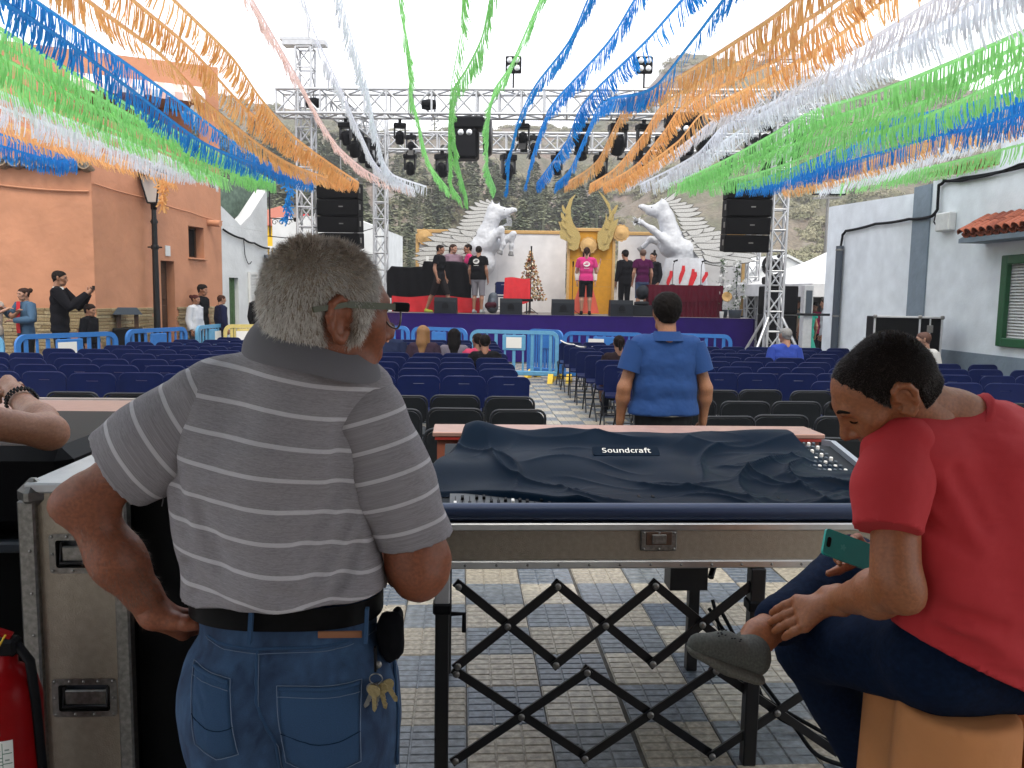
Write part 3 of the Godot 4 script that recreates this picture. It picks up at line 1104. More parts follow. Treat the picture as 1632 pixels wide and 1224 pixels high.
func make_right_house() -> void:
	var H := thing("whitewashed_house", "whitewashed house with blue-grey base, pilaster and tiled window hood on the right", "house", Vector3(7.9, 0, -17.5))
	var T := Transform3D(Basis.IDENTITY, Vector3(-7.9, 0, 17.5))
	var F := T * frame(Vector2(7.9, -17.5), Vector2(7.9, -8.0))
	# the facade's own +z must look to -x
	var flip := T * Transform3D(Basis(Vector3(0, 0, 1), Vector3.UP, Vector3(-1, 0, 0)), Vector3(7.9, 0, -17.5))
	F = flip
	pf(H, "wall", holed_wall(0, 3.25, 0, 3.68, 0.35, [], -0.12), M.blue_white_wall, F)
	pf(H, "wall", holed_wall(3.78, 5.5, 0, 3.7, 0.35, []), M.blue_white_wall, F)
	pf(H, "wall", holed_wall(5.502, 10.5, 0, 4.3, 0.35, [[5.93, 1.15, 7.1, 2.25]]), M.blue_white_wall, F)
	var pil := MB.new()
	pil.box(Vector3(3.515, 1.83, -0.16), Vector3(0.53, 3.66, 0.38))
	pf(H, "pilaster", pil.mesh(), M.grey_paint, F)
	var base := MB.new()
	base.box(Vector3(7.15, 0.45, 0.012), Vector3(6.7, 0.9, 0.024))
	pf(H, "base_band", base.mesh(), M.grey_paint, F)
	var end := MB.new()
	end.box(Vector3(-0.1, 1.84, -2.5), Vector3(0.2, 3.68, 5.0))
	end.box(Vector3(5.2, 3.4, -2.7), Vector3(10.4, 0.2, 4.7))
	end.box(Vector3(5.2, 1.8, -5.1), Vector3(10.4, 3.6, 0.2))
	pf(H, "gable_wall", end.mesh(), M.blue_white_wall, F)
	# window
	var wn := MB.new()
	for s in [[5.885, 1.7, 0.13, 1.32], [7.145, 1.7, 0.13, 1.32], [6.515, 1.105, 1.13, 0.13], [6.515, 2.295, 1.13, 0.13]]:
		wn.cbox(Vector3(s[0], s[1], 0.03), Vector3(s[2], s[3], 0.09), 0.012)
	var win := pf(H, "window", wn.mesh(), M.green_paint, F)
	var sl := MB.new()
	sl.box(Vector3.ZERO, Vector3(1.15, 0.05, 0.008), Basis(Vector3.RIGHT, -0.8))
	var slm := sl.mesh()
	for k in 25:
		part(win, "slat", slm, M.white_paint, Vector3(6.515, 1.19 + k * 0.044, -0.03))
	var bk := MB.new()
	bk.box(Vector3(6.515, 1.7, -0.12), Vector3(1.16, 1.1, 0.02))
	part(win, "pane", bk.mesh(), M.glass_dark)
	# tiled hood
	var hd := MB.new()
	hd.slab(PackedVector2Array([Vector2(0, 2.56), Vector2(0.42, 2.56), Vector2(0.42, 2.62), Vector2(0, 2.86)]), -7.8, -5.3, Transform3D(Basis(Vector3(0, 0, 1), Vector3.UP, Vector3(-1, 0, 0)), Vector3.ZERO))
	var hood := pf(H, "window_hood", hd.mesh(), M.grey_paint, F)
	var tl := tile_mesh(0.085, 0.26)
	var tlh := tile_mesh(0.085, 0.26, false)
	for k in 14:
		for r in 2:
			for half in 2:
				var o := part(hood, "roof_tile", tl if half == 0 else tlh, M.roof_tile[rng.randi() % 3])
				o.transform = Transform3D(Basis(Vector3.RIGHT, 0.52 + 0.0), Vector3(5.38 + k * 0.176 + half * 0.088, 2.66 + r * 0.12 + (0.03 if half == 0 else 0.035), 0.44 - r * 0.21))
	# coping tiles
	var tc := tile_mesh(0.09, 0.34)
	for k in 9:
		for r in 2:
			var o := pf(H, "roof_tile", tc, M.roof_tile[rng.randi() % 3], F * Transform3D(Basis(Vector3.RIGHT, 0.15), Vector3(3.95 + k * 0.175, 3.74 + r * 0.04, 0.14 - r * 0.28)))
			o.rotate_object_local(Vector3.UP, rng.randf_range(-0.03, 0.03))
	# services
	var mb := MB.new()
	mb.cbox(Vector3(4.34, 2.97, 0.07), Vector3(0.38, 0.3, 0.14), 0.02)
	pf(H, "meter_box", mb.mesh(), M.white_paint, F)
	var pp := MB.new()
	pp.tube([Vector3(0.62, 0.1, 0.09), Vector3(0.62, 2.8, 0.09)], 0.075, 12)
	var pipe := pf(H, "drain_pipe", pp.mesh(), M.pipe, F)
	for y in [1.35, 2.72]:
		var cl := MB.new()
		cl.lathe([Vector2(0.08, -0.02), Vector2(0.083, 0), Vector2(0.08, 0.02)], 12, Transform3D(Basis.IDENTITY, Vector3(0.62, y, 0.09)))
		part(pipe, "clamp", cl.mesh(), M.steel)
	pf(H, "wall_cable", hung_cable([Vector3(0.62, 2.8, 0.07), Vector3(0.63, 3.04, 0.05), Vector3(0.75, 3.1, 0.05), Vector3(2.0, 3.14, 0.05), Vector3(3.2, 3.12, 0.06), Vector3(3.9, 3.1, 0.06), Vector3(4.06, 3.2, 0.06), Vector3(4.05, 3.6, 0.06), Vector3(4.2, 3.64, 0.06), Vector3(4.71, 3.62, 0.06), Vector3(6.06, 3.58, 0.06), Vector3(9.5, 3.5, 0.06)], 0.026, 0.015), M.cable, F)
	pf(H, "wall_cable", hung_cable([Vector3(4.05, 3.2, 0.07), Vector3(4.0, 3.0, 0.07), Vector3(4.15, 2.9, 0.07)], 0.012, 0.01), M.cable, F)
	pf(H, "wall_cable", hung_cable([Vector3(4.2, 3.66, 0.075), Vector3(4.9, 3.58, 0.075), Vector3(6.06, 3.62, 0.075), Vector3(9.5, 3.55, 0.075)], 0.02, 0.03), M.cable, F)

func make_far_houses() -> void:
	# white building behind the left end of the stage
	var B := thing("white_building", "white rounded-top building standing behind the left end of the stage", "building", Vector3(-4.0, 0, -29.0), -0.11)
	var w := MB.new()
	w.slab(PackedVector2Array([Vector2(-2.6, 0), Vector2(1.2, 0), Vector2(1.2, 3.9), Vector2(0.6, 4.1), Vector2(0.2, 4.28), Vector2(-1.6, 4.28), Vector2(-2.6, 4.2)]), -4.0, 0.0, Transform3D.IDENTITY)
	part(B, "wall", w.mesh(), M.white_wall)
	part(B, "cable", hung_cable([Vector3(-2.4, 3.0, 0.05), Vector3(-0.9, 3.15, 0.05), Vector3(1.1, 3.0, 0.05)], 0.015, 0.06), M.cable)
	var Y := thing("yellow_house", "small yellow house with red tiled roof far behind the white house", "house", Vector3(-8.6, 0, -40.0))
	var y := MB.new()
	y.box(Vector3(0, 2.3, 0), Vector3(4.0, 4.6, 4.0))
	part(Y, "wall", y.mesh(), mat(hx("e0b41f"), 0.85, 0, TX.soft, 0.3))
	var yr := MB.new()
	yr.lathe([Vector2(3.1, 0.0), Vector2(3.0, 0.1), Vector2(0.0, 1.1)], 4, Transform3D(Basis(Vector3.UP, PI / 4), Vector3(0, 4.6, 0)))
	part(Y, "roof", yr.mesh(), M.roof_tile[1])
	var bl := MB.new()
	for k in 9:
		bl.tube([Vector3(-1.9 + k * 0.475, 2.9, 2.15), Vector3(-1.9 + k * 0.475, 3.6, 2.15)], 0.06, 6)
	bl.box(Vector3(0, 3.65, 2.15), Vector3(4.0, 0.1, 0.14))
	bl.box(Vector3(0, 2.85, 2.15), Vector3(4.0, 0.1, 0.2))
	part(Y, "balustrade", bl.mesh(), M.white_wall)
	var fl := thing("red_banner", "red feather banner leaning behind the white house", "banner", Vector3(-5.6, 0, -30.0))
	var f := MB.new()
	f.tube([Vector3(0, 0, 0), Vector3(-0.1, 3.4, 0)], 0.02, 6)
	part(fl, "pole", f.mesh(), M.alu)
	var fb := MB.new()
	fb.slab(PackedVector2Array([Vector2(0.5, 2.9), Vector2(0.75, 2.95), Vector2(0.1, 4.45), Vector2(-0.12, 4.4), Vector2(-0.06, 4.0)]), -0.006, 0.006, Transform3D.IDENTITY)
	part(fl, "flag", fb.mesh(), M.red_cloth)
	# white tent and a white house at the right
	var G := thing("gazebo", "white canvas gazebo tent between the truss tower and the right house", "tent", Vector3(10.2, 0, -22.0), 0.2)
	var r := MB.new()
	var ap := Vector3(0.4, 3.35, 0)
	var c := [Vector3(-2.2, 2.08, 2.0), Vector3(2.4, 2.08, 2.0), Vector3(2.4, 2.08, -2.0), Vector3(-2.2, 2.08, -2.0)]
	for k in 4:
		var a: Vector3 = c[k]
		var b: Vector3 = c[(k + 1) % 4]
		var prev_a := a
		var prev_b := b
		for s in range(1, 7):
			var t := s / 6.0
			var dip := -0.16 * sin(t * PI)
			var na := a.lerp(ap, t) + Vector3(0, dip, 0)
			var nb := b.lerp(ap, t) + Vector3(0, dip, 0)
			r.fan([prev_a, prev_b, nb, na] if s < 6 else [prev_a, prev_b, ap], ((prev_b - prev_a).cross(na - prev_a)).normalized() * (1.0 if ((prev_b - prev_a).cross(na - prev_a)).y > 0 else -1.0))
			prev_a = na
			prev_b = nb
	part(G, "roof", r.mesh(), M.canvas)
	for k in 4:
		var a: Vector3 = c[k]
		var b: Vector3 = c[(k + 1) % 4]
		var v := MB.new()
		v.fan([a, b, b - Vector3(0, 0.32, 0), a - Vector3(0, 0.32, 0)], (b - a).cross(Vector3.UP).normalized() * -1.0)
		part(G, "valance", v.mesh(), M.canvas)
		var l := MB.new()
		l.tube([Vector3(a.x, 0, a.z) * 0.98, Vector3(a.x, 2.07, a.z) * Vector3(0.98, 1, 0.98)], 0.025, 8)
		part(G, "leg", l.mesh(), M.alu)
	var bw := MB.new()
	bw.box(Vector3(-0.6, 1.0, -2.02), Vector3(3.1, 2.0, 0.02))
	part(G, "rear_cloth", bw.mesh(), mat(hx("3a3d40"), 0.9, 0, TX.soft, 0.5))
	var Q := thing("small_white_house", "small white gabled house seen between the truss tower and the tent", "house", Vector3(11.9, 0, -30.0), 0.1)
	var q := MB.new()
	q.slab(PackedVector2Array([Vector2(-1.6, 0), Vector2(1.6, 0), Vector2(1.6, 2.55), Vector2(0, 3.25), Vector2(-1.6, 2.55)]), -3.0, 0.0, Transform3D.IDENTITY)
	part(Q, "wall", q.mesh(), M.white_wall)
	var qr := MB.new()
	qr.bar(Vector3(-1.75, 2.53, -1.5), Vector3(0.0, 3.3, -1.5), 3.2, 0.08)
	qr.bar(Vector3(1.75, 2.53, -1.5), Vector3(0.0, 3.3, -1.5), 3.2, 0.08)
	part(Q, "roof", qr.mesh(), M.white_wall)

# ---------------------------------------------------------------- stage
const ST := -0.11
func sw(x: float, y: float, z: float) -> Vector3:
	return Vector3(2.5, 0, -20.3) + Basis(Vector3.UP, ST) * Vector3(x, y, z)

func sthing(called: String, label: String, category: String, x: float, y: float, z: float, group := "", turn := 0.0) -> Node3D:
	return thing(called, label, category, sw(x, y, z), ST + turn, group)

# hanging cloth: wavy along x, from y0 up to y1
func drape(x0: float, x1: float, y0: float, y1: float, amp: float, folds: float, seed_ := 0.0, n := 60) -> ArrayMesh:
	var b := MB.new()
	b.sheet(n, 6, func(u: float, v: float) -> Vector3:
		var x := lerpf(x0, x1, u)
		var t := v
		return Vector3(x, lerpf(y0, y1, v), amp * (1.15 - t) * (sin(u * folds * TAU + seed_) + 0.5 * sin(u * folds * 2.3 * TAU + seed_ * 3.0))))
	return b.mesh()

func make_stage() -> void:
	var S := sthing("stage", "raised stage platform with a purple cloth skirt along its front", "stage", 0, 0, 0)
	var f := MB.new()
	f.box(Vector3(0, 1.12, -2.4), Vector3(9.26, 0.16, 4.7))
	part(S, "deck", f.mesh(), M.stage_floor)
	var legs := MB.new()
	legs.box(Vector3.ZERO, Vector3(0.08, 1.04, 0.08))
	for x in [-4.5, -2.2, 0.0, 2.2, 4.5]:
		for z in [-0.2, -4.6]:
			part(S, "leg", legs.mesh(), M.steel, Vector3(x, 0.52, z))
	part(S, "skirt", drape(-4.7, 4.62, 0.03, 1.19, 0.012, 14.0), M.purple, Vector3(0, 0, 0.02))
	var hem := MB.new()
	hem.box(Vector3(-0.04, 1.195, 0.01), Vector3(9.32, 0.012, 0.05))
	part(S, "skirt_edge", hem.mesh(), M.purple)
	var side := MB.new()
	side.box(Vector3(4.655, 0.6, -2.4), Vector3(0.02, 1.18, 4.8))
	part(S, "side_cloth", side.mesh(), M.purple)
	# white backdrop of panels with gold trim
	var K := sthing("backdrop", "white stage backdrop panels with gold trim along the top", "backdrop", 0, 1.2, -3.6)
	for a in [[-4.2, -1.9], [-1.895, 0.06], [1.56, 3.4], [3.405, 5.1]]:
		var p := MB.new()
		p.box(Vector3((a[0] + a[1]) / 2, 1.12, 0), Vector3(a[1] - a[0], 2.24, 0.05))
		part(K, "panel", p.mesh(), M.backdrop)
	for a in [[-4.26, 0.06], [1.56, 5.14]]:
		var t := MB.new()
		t.cbox(Vector3((a[0] + a[1]) / 2, 2.29, 0.01), Vector3(a[1] - a[0], 0.1, 0.09), 0.015)
		part(K, "trim", t.mesh(), M.gold_trim)
	for x in [-4.24, 5.12]:
		var t := MB.new()
		t.cbox(Vector3(x, 1.1, 0.02), Vector3(0.1, 2.2, 0.09), 0.012)
		part(K, "trim", t.mesh(), M.gold_trim)
	var br := MB.new()
	for x in [-3.0, -0.8, 2.4, 4.4]:
		br.bar(Vector3(x, 0.02, -0.9), Vector3(x, 1.7, -0.03), 0.06, 0.06)
	part(K, "brace", br.mesh(), M.dark_wood)
	# ochre doorway
	var D := sthing("ochre_panel", "tall ochre door panel framed in gold at the middle of the stage", "panel", 0.74, 1.2, -2.6)
	for k in 3:
		var p := MB.new()
		p.box(Vector3(0, 0.375 + k * 0.755, 0), Vector3(1.16, 0.75, 0.05))
		part(D, "board", p.mesh(), M.ochre)
	for s in [-1, 1]:
		var t := MB.new()
		t.cbox(Vector3(0.62 * s, 1.12, 0.02), Vector3(0.08, 2.24, 0.09), 0.012)
		part(D, "jamb", t.mesh(), M.gold_trim)
	var tt := MB.new()
	tt.cbox(Vector3(0, 2.3, 0.02), Vector3(1.34, 0.09, 0.1), 0.012)
	part(D, "lintel", tt.mesh(), M.gold_trim)

func truss(b: MB, a: Vector3, e: Vector3, w: float, bay: float, r := 0.026, up := Vector3.UP) -> void:
	var d := (e - a).normalized()
	var s := d.cross(up).normalized()
	var u := s.cross(d)
	var c := []
	for k in [[-1, -1], [1, -1], [1, 1], [-1, 1]]:
		var o: Vector3 = s * (w / 2 * k[0]) + u * (w / 2 * k[1])
		c.append(o)
		b.tube([a + o, e + o], r, 6)
	var n := maxi(1, int(round((e - a).length() / bay)))
	for k in n + 1:
		var p := a.lerp(e, float(k) / n)
		for q in 4:
			b.tube([p + c[q], p + c[(q + 1) % 4]], r * 0.7, 5, false)
		if k < n:
			var p2 := a.lerp(e, float(k + 1) / n)
			for q in 4:
				var f: int = q if k % 2 == 0 else (q + 1) % 4
				var g: int = (q + 1) % 4 if k % 2 == 0 else q
				b.tube([p + c[f], p2 + c[g]], r * 0.7, 5, false)

func make_truss_rig() -> void:
	# towers first: each stands on its own base
	var spec := [
		["truss_tower", "front right aluminium truss tower on a braced tripod base", 4.5, 2.3, 6.6, 0.3, true],
		["truss_tower", "front left aluminium truss tower with a beam head above the speakers", -5.84, 1.9, 7.0, 0.34, true],
		["truss_tower", "rear left aluminium truss tower beside the white building", -4.82, -1.2, 6.2, 0.3, false],
		["truss_tower", "rear right aluminium truss tower behind the subwoofer stack", 5.25, -3.0, 6.2, 0.3, false]]
	for s in spec:
		var T := sthing(s[0], s[1], "truss tower", s[2], 0, s[3], "truss towers")
		var b := MB.new()
		truss(b, Vector3(0, 0.12, 0), Vector3(0, s[4], 0), s[5], 0.42, 0.027, Vector3.BACK)
		part(T, "mast", b.mesh(), M.alu)
		var p := MB.new()
		p.cbox(Vector3(0, 0.07, 0), Vector3(0.62, 0.1, 0.62), 0.02)
		part(T, "base_plate", p.mesh(), M.steel)
		if s[6]:
			for k in 4:
				var an := PI / 4 + PI / 2 * k
				var o := MB.new()
				var r := 0.95
				o.tube([Vector3(cos(an) * 0.2, 1.3, sin(an) * 0.2), Vector3(cos(an) * r, 0.05, sin(an) * r)], 0.032, 8)
				o.bar(Vector3(cos(an) * 0.25, 0.06, sin(an) * 0.25), Vector3(cos(an) * r, 0.05, sin(an) * r), 0.05, 0.05)
				part(T, "outrigger", o.mesh(), M.alu_bright)
			var hd := MB.new()
			hd.box(Vector3(0, s[4] + 0.1, 0), Vector3(0.95, 0.1, 0.3))
			hd.box(Vector3(-0.2, s[4] + 0.2, 0), Vector3(0.7, 0.06, 0.2))
			part(T, "beam_head", hd.mesh(), M.alu)
	for a in [["lighting_truss", "front overhead lighting truss spanning the stage", -6.3, 5.2, 5.5, 2.3, 0.5], ["lighting_truss", "rear overhead lighting truss hung lower behind the front one", -5.0, 6.4, 5.65, -3.0, 0.46]]:
		var T := sthing(a[0], a[1], "truss", 0, a[4], a[5], "overhead trusses")
		var n := 4
		for k in n:
			var b := MB.new()
			truss(b, Vector3(lerpf(a[2], a[3], float(k) / n) + 0.01, 0.24, 0), Vector3(lerpf(a[2], a[3], float(k + 1) / n) - 0.01, 0.24, 0), a[6], 0.45, 0.034)
			part(T, "section", b.mesh(), M.alu)
	for x in [-5.1, 5.3]:
		var T := sthing("side_truss", "left side truss joining the front and rear lighting trusses" if x < 0 else "right side truss joining the front and rear lighting trusses", "truss", x, 5.5, 0, "side trusses")
		var b := MB.new()
		truss(b, Vector3(0, 0.2, 1.95), Vector3(0, 0.2, -2.6), 0.34, 0.5, 0.026)
		part(T, "section", b.mesh(), M.alu)
	# line arrays
	for a in [[-5.13, 4.12, 1.75, 0.94, "line array of four black loudspeakers hung at the left tower"], [3.82, 4.14, 2.35, 0.94, "line array of four black loudspeakers hung at the right tower"]]:
		var L := sthing("line_array", a[4], "loudspeakers", a[0], a[1], a[2], "hung line arrays")
		var fr := MB.new()
		fr.box(Vector3(0, 0.07, -0.1), Vector3(0.9, 0.06, 0.5))
		fr.bar(Vector3(0, 0.1, -0.1), Vector3(0, 1.35, -0.1), 0.03, 0.03)
		part(L, "hanging_frame", fr.mesh(), M.steel)
		for k in 4:
			var y := -0.18 - k * 0.365
			var z := -0.012 * k * k
			var bs := Basis(Vector3.RIGHT, 0.035 * k)
			var c := MB.new()
			c.cbox(Vector3(0, 0, -0.02), Vector3(a[3], 0.355, 0.5), 0.015, bs)
			var cab := part(L, "cabinet", c.mesh(), M.speaker, Vector3(0, y, z))
			var g := MB.new()
			g.cbox(bs * Vector3(0, 0, 0.235), Vector3(a[3] - 0.06, 0.31, 0.02), 0.006, bs)
			part(cab, "grille", g.mesh(), M.speaker)
			var bd := MB.new()
			bd.cbox(bs * Vector3(0.08, 0.02, 0.25), Vector3(0.1, 0.026, 0.008), 0.003, bs)
			part(cab, "badge", bd.mesh(), M.steel)
			for s in [-1, 1]:
				var h := MB.new()
				h.cbox(bs * Vector3(s * (a[3] / 2 + 0.004), 0.02, 0.1), Vector3(0.02, 0.12, 0.1), 0.006, bs)
				part(cab, "rigging_plate", h.mesh(), M.steel)
	# moving lights and pars on the trusses
	var kinds := []
	for k in 2:
		kinds.append(k)
	var spots := [
		[-4.9, 5.35, 2.1, 0, 0.8], [-3.7, 5.35, 2.1, 0, 0.75], [-1.0, 5.35, 2.1, 1, 0.8], [0.25, 5.35, 2.1, 0, 1.0], [1.05, 5.35, 2.1, 0, 1.1], [1.6, 5.35, 2.1, 1, 0.9], [2.95, 5.35, 2.1, 0, 1.0], [4.2, 5.35, 2.1, 0, 0.8],
		[-4.35, 5.52, -2.9, 0, 0.95], [-3.45, 5.52, -2.9, 0, 1.05], [-1.6, 5.52, -2.9, 0, 1.15], [-0.25, 5.52, -2.9, 0, 0.9], [0.95, 5.52, -2.9, 0, 1.1], [2.05, 5.52, -2.9, 0, 1.1], [3.3, 5.52, -2.9, 0, 0.95], [4.4, 5.52, -2.9, 0, 0.9],
		[-4.3, 6.02, -2.8, 1, 0.8], [-2.6, 6.02, -2.8, 1, 0.8], [-0.9, 6.02, -2.8, 1, 0.85], [0.4, 6.02, -2.8, 0, 1.1], [1.5, 6.02, -2.8, 1, 0.85], [2.6, 6.02, -2.8, 0, 1.1], [3.8, 6.02, -2.8, 1, 0.9], [5.0, 6.02, -2.8, 0, 1.0],
		[-5.0, 5.4, 0.9, 0, 1.0], [-5.0, 5.4, 0.1, 0, 1.0], [-5.0, 5.4, -0.7, 0, 1.0], [-5.0, 5.4, -1.6, 0, 1.0], [5.2, 5.4, 0.9, 0, 1.0], [5.2, 5.4, 0.1, 0, 1.0], [5.2, 5.4, -0.7, 0, 1.0], [5.2, 5.4, -1.6, 0, 1.0]]
	var words := ["first", "second", "third", "fourth", "fifth", "sixth", "seventh", "eighth"]
	for k in spots.size():
		var s: Array = spots[k]
		var L := sthing("moving_light", "black stage light on the %s, %s from the %s" % [["front truss", "lower chord of the rear truss", "upper chord of the rear truss", "left side truss" if k < 28 else "right side truss"][k / 8], words[k % 8 if k < 24 else k % 4], "left" if k < 24 else "front"], "stage light", s[0], s[1], s[2], "stage lights on the trusses", rng.randf_range(-0.6, 0.6))
		stage_lamp(L, s[4], s[3] == 1)
	# two big flood blinders and the two upright lamps on top
	for a in [[-2.15, 4.95, 2.55, "large black wash light hanging low beneath the front truss, left of centre"], [2.35, 5.05, 2.55, "large black wash light hanging low beneath the front truss, right of centre"]]:
		var L := sthing("wash_light", a[3], "stage light", a[0], a[1], a[2], "large wash lights")
		var b := MB.new()
		b.cbox(Vector3(0, 0.32, 0), Vector3(0.72, 0.26, 0.5), 0.04)
		part(L, "housing", b.mesh(), M.black_plastic)
		var y := MB.new()
		y.lathe([Vector2(0.36, -0.08), Vector2(0.42, 0.0), Vector2(0.36, 0.08)], 20, Transform3D(Basis(Vector3.FORWARD, PI / 2), Vector3(0.42, 0.05, 0)))
		y.lathe([Vector2(0.02, -0.08), Vector2(0.36, -0.08), Vector2(0.36, 0.08), Vector2(0.02, 0.08)], 20, Transform3D(Basis(Vector3.FORWARD, PI / 2), Vector3(0.42, 0.05, 0)))
		part(L, "yoke", y.mesh(), M.black_metal)
		var h := MB.new()
		h.cbox(Vector3(-0.05, -0.12, 0.05), Vector3(0.56, 0.62, 0.46), 0.05)
		part(L, "head", h.mesh(), M.black_plastic)
		for s in [-0.13, 0.05]:
			var e := MB.new()
			e.lathe([Vector2(0.07, -0.02), Vector2(0.06, 0.0), Vector2(0.0, 0.012)], 14, Transform3D(Basis(Vector3.RIGHT, PI / 2), Vector3(s, 0.1, 0.285)))
			part(L, "lens", e.mesh(), M.alu_bright)
	for a in [[-1.22, 6.1, 2.3, "black four-lens blinder standing on the front truss left of centre"], [1.55, 6.1, 2.3, "black four-lens blinder standing on the front truss right of centre"]]:
		var L := sthing("blinder_light", a[3], "stage light", a[0], a[1], a[2], "blinders on the truss")
		var b := MB.new()
		b.bar(Vector3(0, -0.1, 0), Vector3(0, 0.32, 0), 0.04, 0.04)
		part(L, "post", b.mesh(), M.black_metal)
		var h := MB.new()
		h.cbox(Vector3(0, 0.45, 0.03), Vector3(0.34, 0.34, 0.14), 0.02)
		part(L, "housing", h.mesh(), M.black_plastic)
		for x in [-0.08, 0.08]:
			for y in [-0.08, 0.08]:
				var e := MB.new()
				e.lathe([Vector2(0.065, -0.01), Vector2(0.04, 0.0), Vector2(0.0, 0.004)], 12, Transform3D(Basis(Vector3.RIGHT, PI / 2), Vector3(x, 0.45 + y, 0.108)))
				part(L, "lens", e.mesh(), M.alu_bright)
	var motors := [[-5.55, 5.75, 2.3], [-3.05, 5.75, 2.2]]
	for k in 2:
		var L := sthing("chain_hoist", "black chain hoist hanging inside the front truss near the left tower" if k == 0 else "black chain hoist hanging inside the front truss above the white garlands", "hoist", motors[k][0], motors[k][1], motors[k][2], "chain hoists")
		var b := MB.new()
		b.lathe([Vector2(0.0, -0.16), Vector2(0.1, -0.15), Vector2(0.12, 0.0), Vector2(0.1, 0.15), Vector2(0.0, 0.16)], 12, Transform3D(Basis(Vector3.FORWARD, PI / 2), Vector3.ZERO))
		part(L, "motor", b.mesh(), M.black_plastic)
		var c := MB.new()
		c.tube([Vector3(0, 0.1, 0), Vector3(0, 0.3, 0)], 0.015, 6)
		part(L, "hook", c.mesh(), M.steel)

func stage_lamp(L: Node3D, s: float, par: bool) -> void:
	var key := "lamp%.2f%s" % [s, par]
	if not TX.has(key):
		var cl := MB.new()
		cl.cbox(Vector3(0, 0.08 * s, 0), Vector3(0.09, 0.14, 0.06) * s, 0.008)
		cl.cbox(Vector3(0, -0.04 * s, 0), Vector3(0.36, 0.14, 0.26) * s, 0.02)
		var yk := MB.new()
		yk.cbox(Vector3(0, -0.25, 0) * s, Vector3(0.045, 0.34, 0.12) * s, 0.01)
		var hd := MB.new()
		var xf := Transform3D(Basis(Vector3.RIGHT, 0.5).scaled(Vector3(s, s, s)), Vector3(0, -0.36, 0) * s)
		hd.lathe([Vector2(0.0, -0.2), Vector2(0.1, -0.2), Vector2(0.125, -0.17), Vector2(0.13, 0.02), Vector2(0.11, 0.13), Vector2(0.06, 0.17), Vector2(0, 0.175)], 16, xf)
		var ln := MB.new()
		ln.lathe([Vector2(0.0, -0.206), Vector2(0.085, -0.203), Vector2(0.09, -0.2)], 16, xf)
		var bd := MB.new()
		if par:
			for k in 4:
				var an := PI / 2 * k
				bd.bar(Vector3(cos(an) * 0.13, -0.5, sin(an) * 0.13) * s, Vector3(cos(an) * 0.22, -0.68, sin(an) * 0.22) * s, 0.2 * s, 0.006)
		TX[key] = [cl.mesh(), yk.mesh(), hd.mesh(), ln.mesh(), bd.mesh() if par else null]
	var m: Array = TX[key]
	part(L, "base", m[0], M.black_plastic)
	for x in [-0.155, 0.155]:
		part(L, "yoke_arm", m[1], M.black_metal, Vector3(x * s, 0, 0))
	var h := part(L, "head", m[2], M.black_plastic)
	part(h, "lens", m[3], M.glass_dark)
	if par:
		part(L, "barn_doors", m[4], M.black_metal)

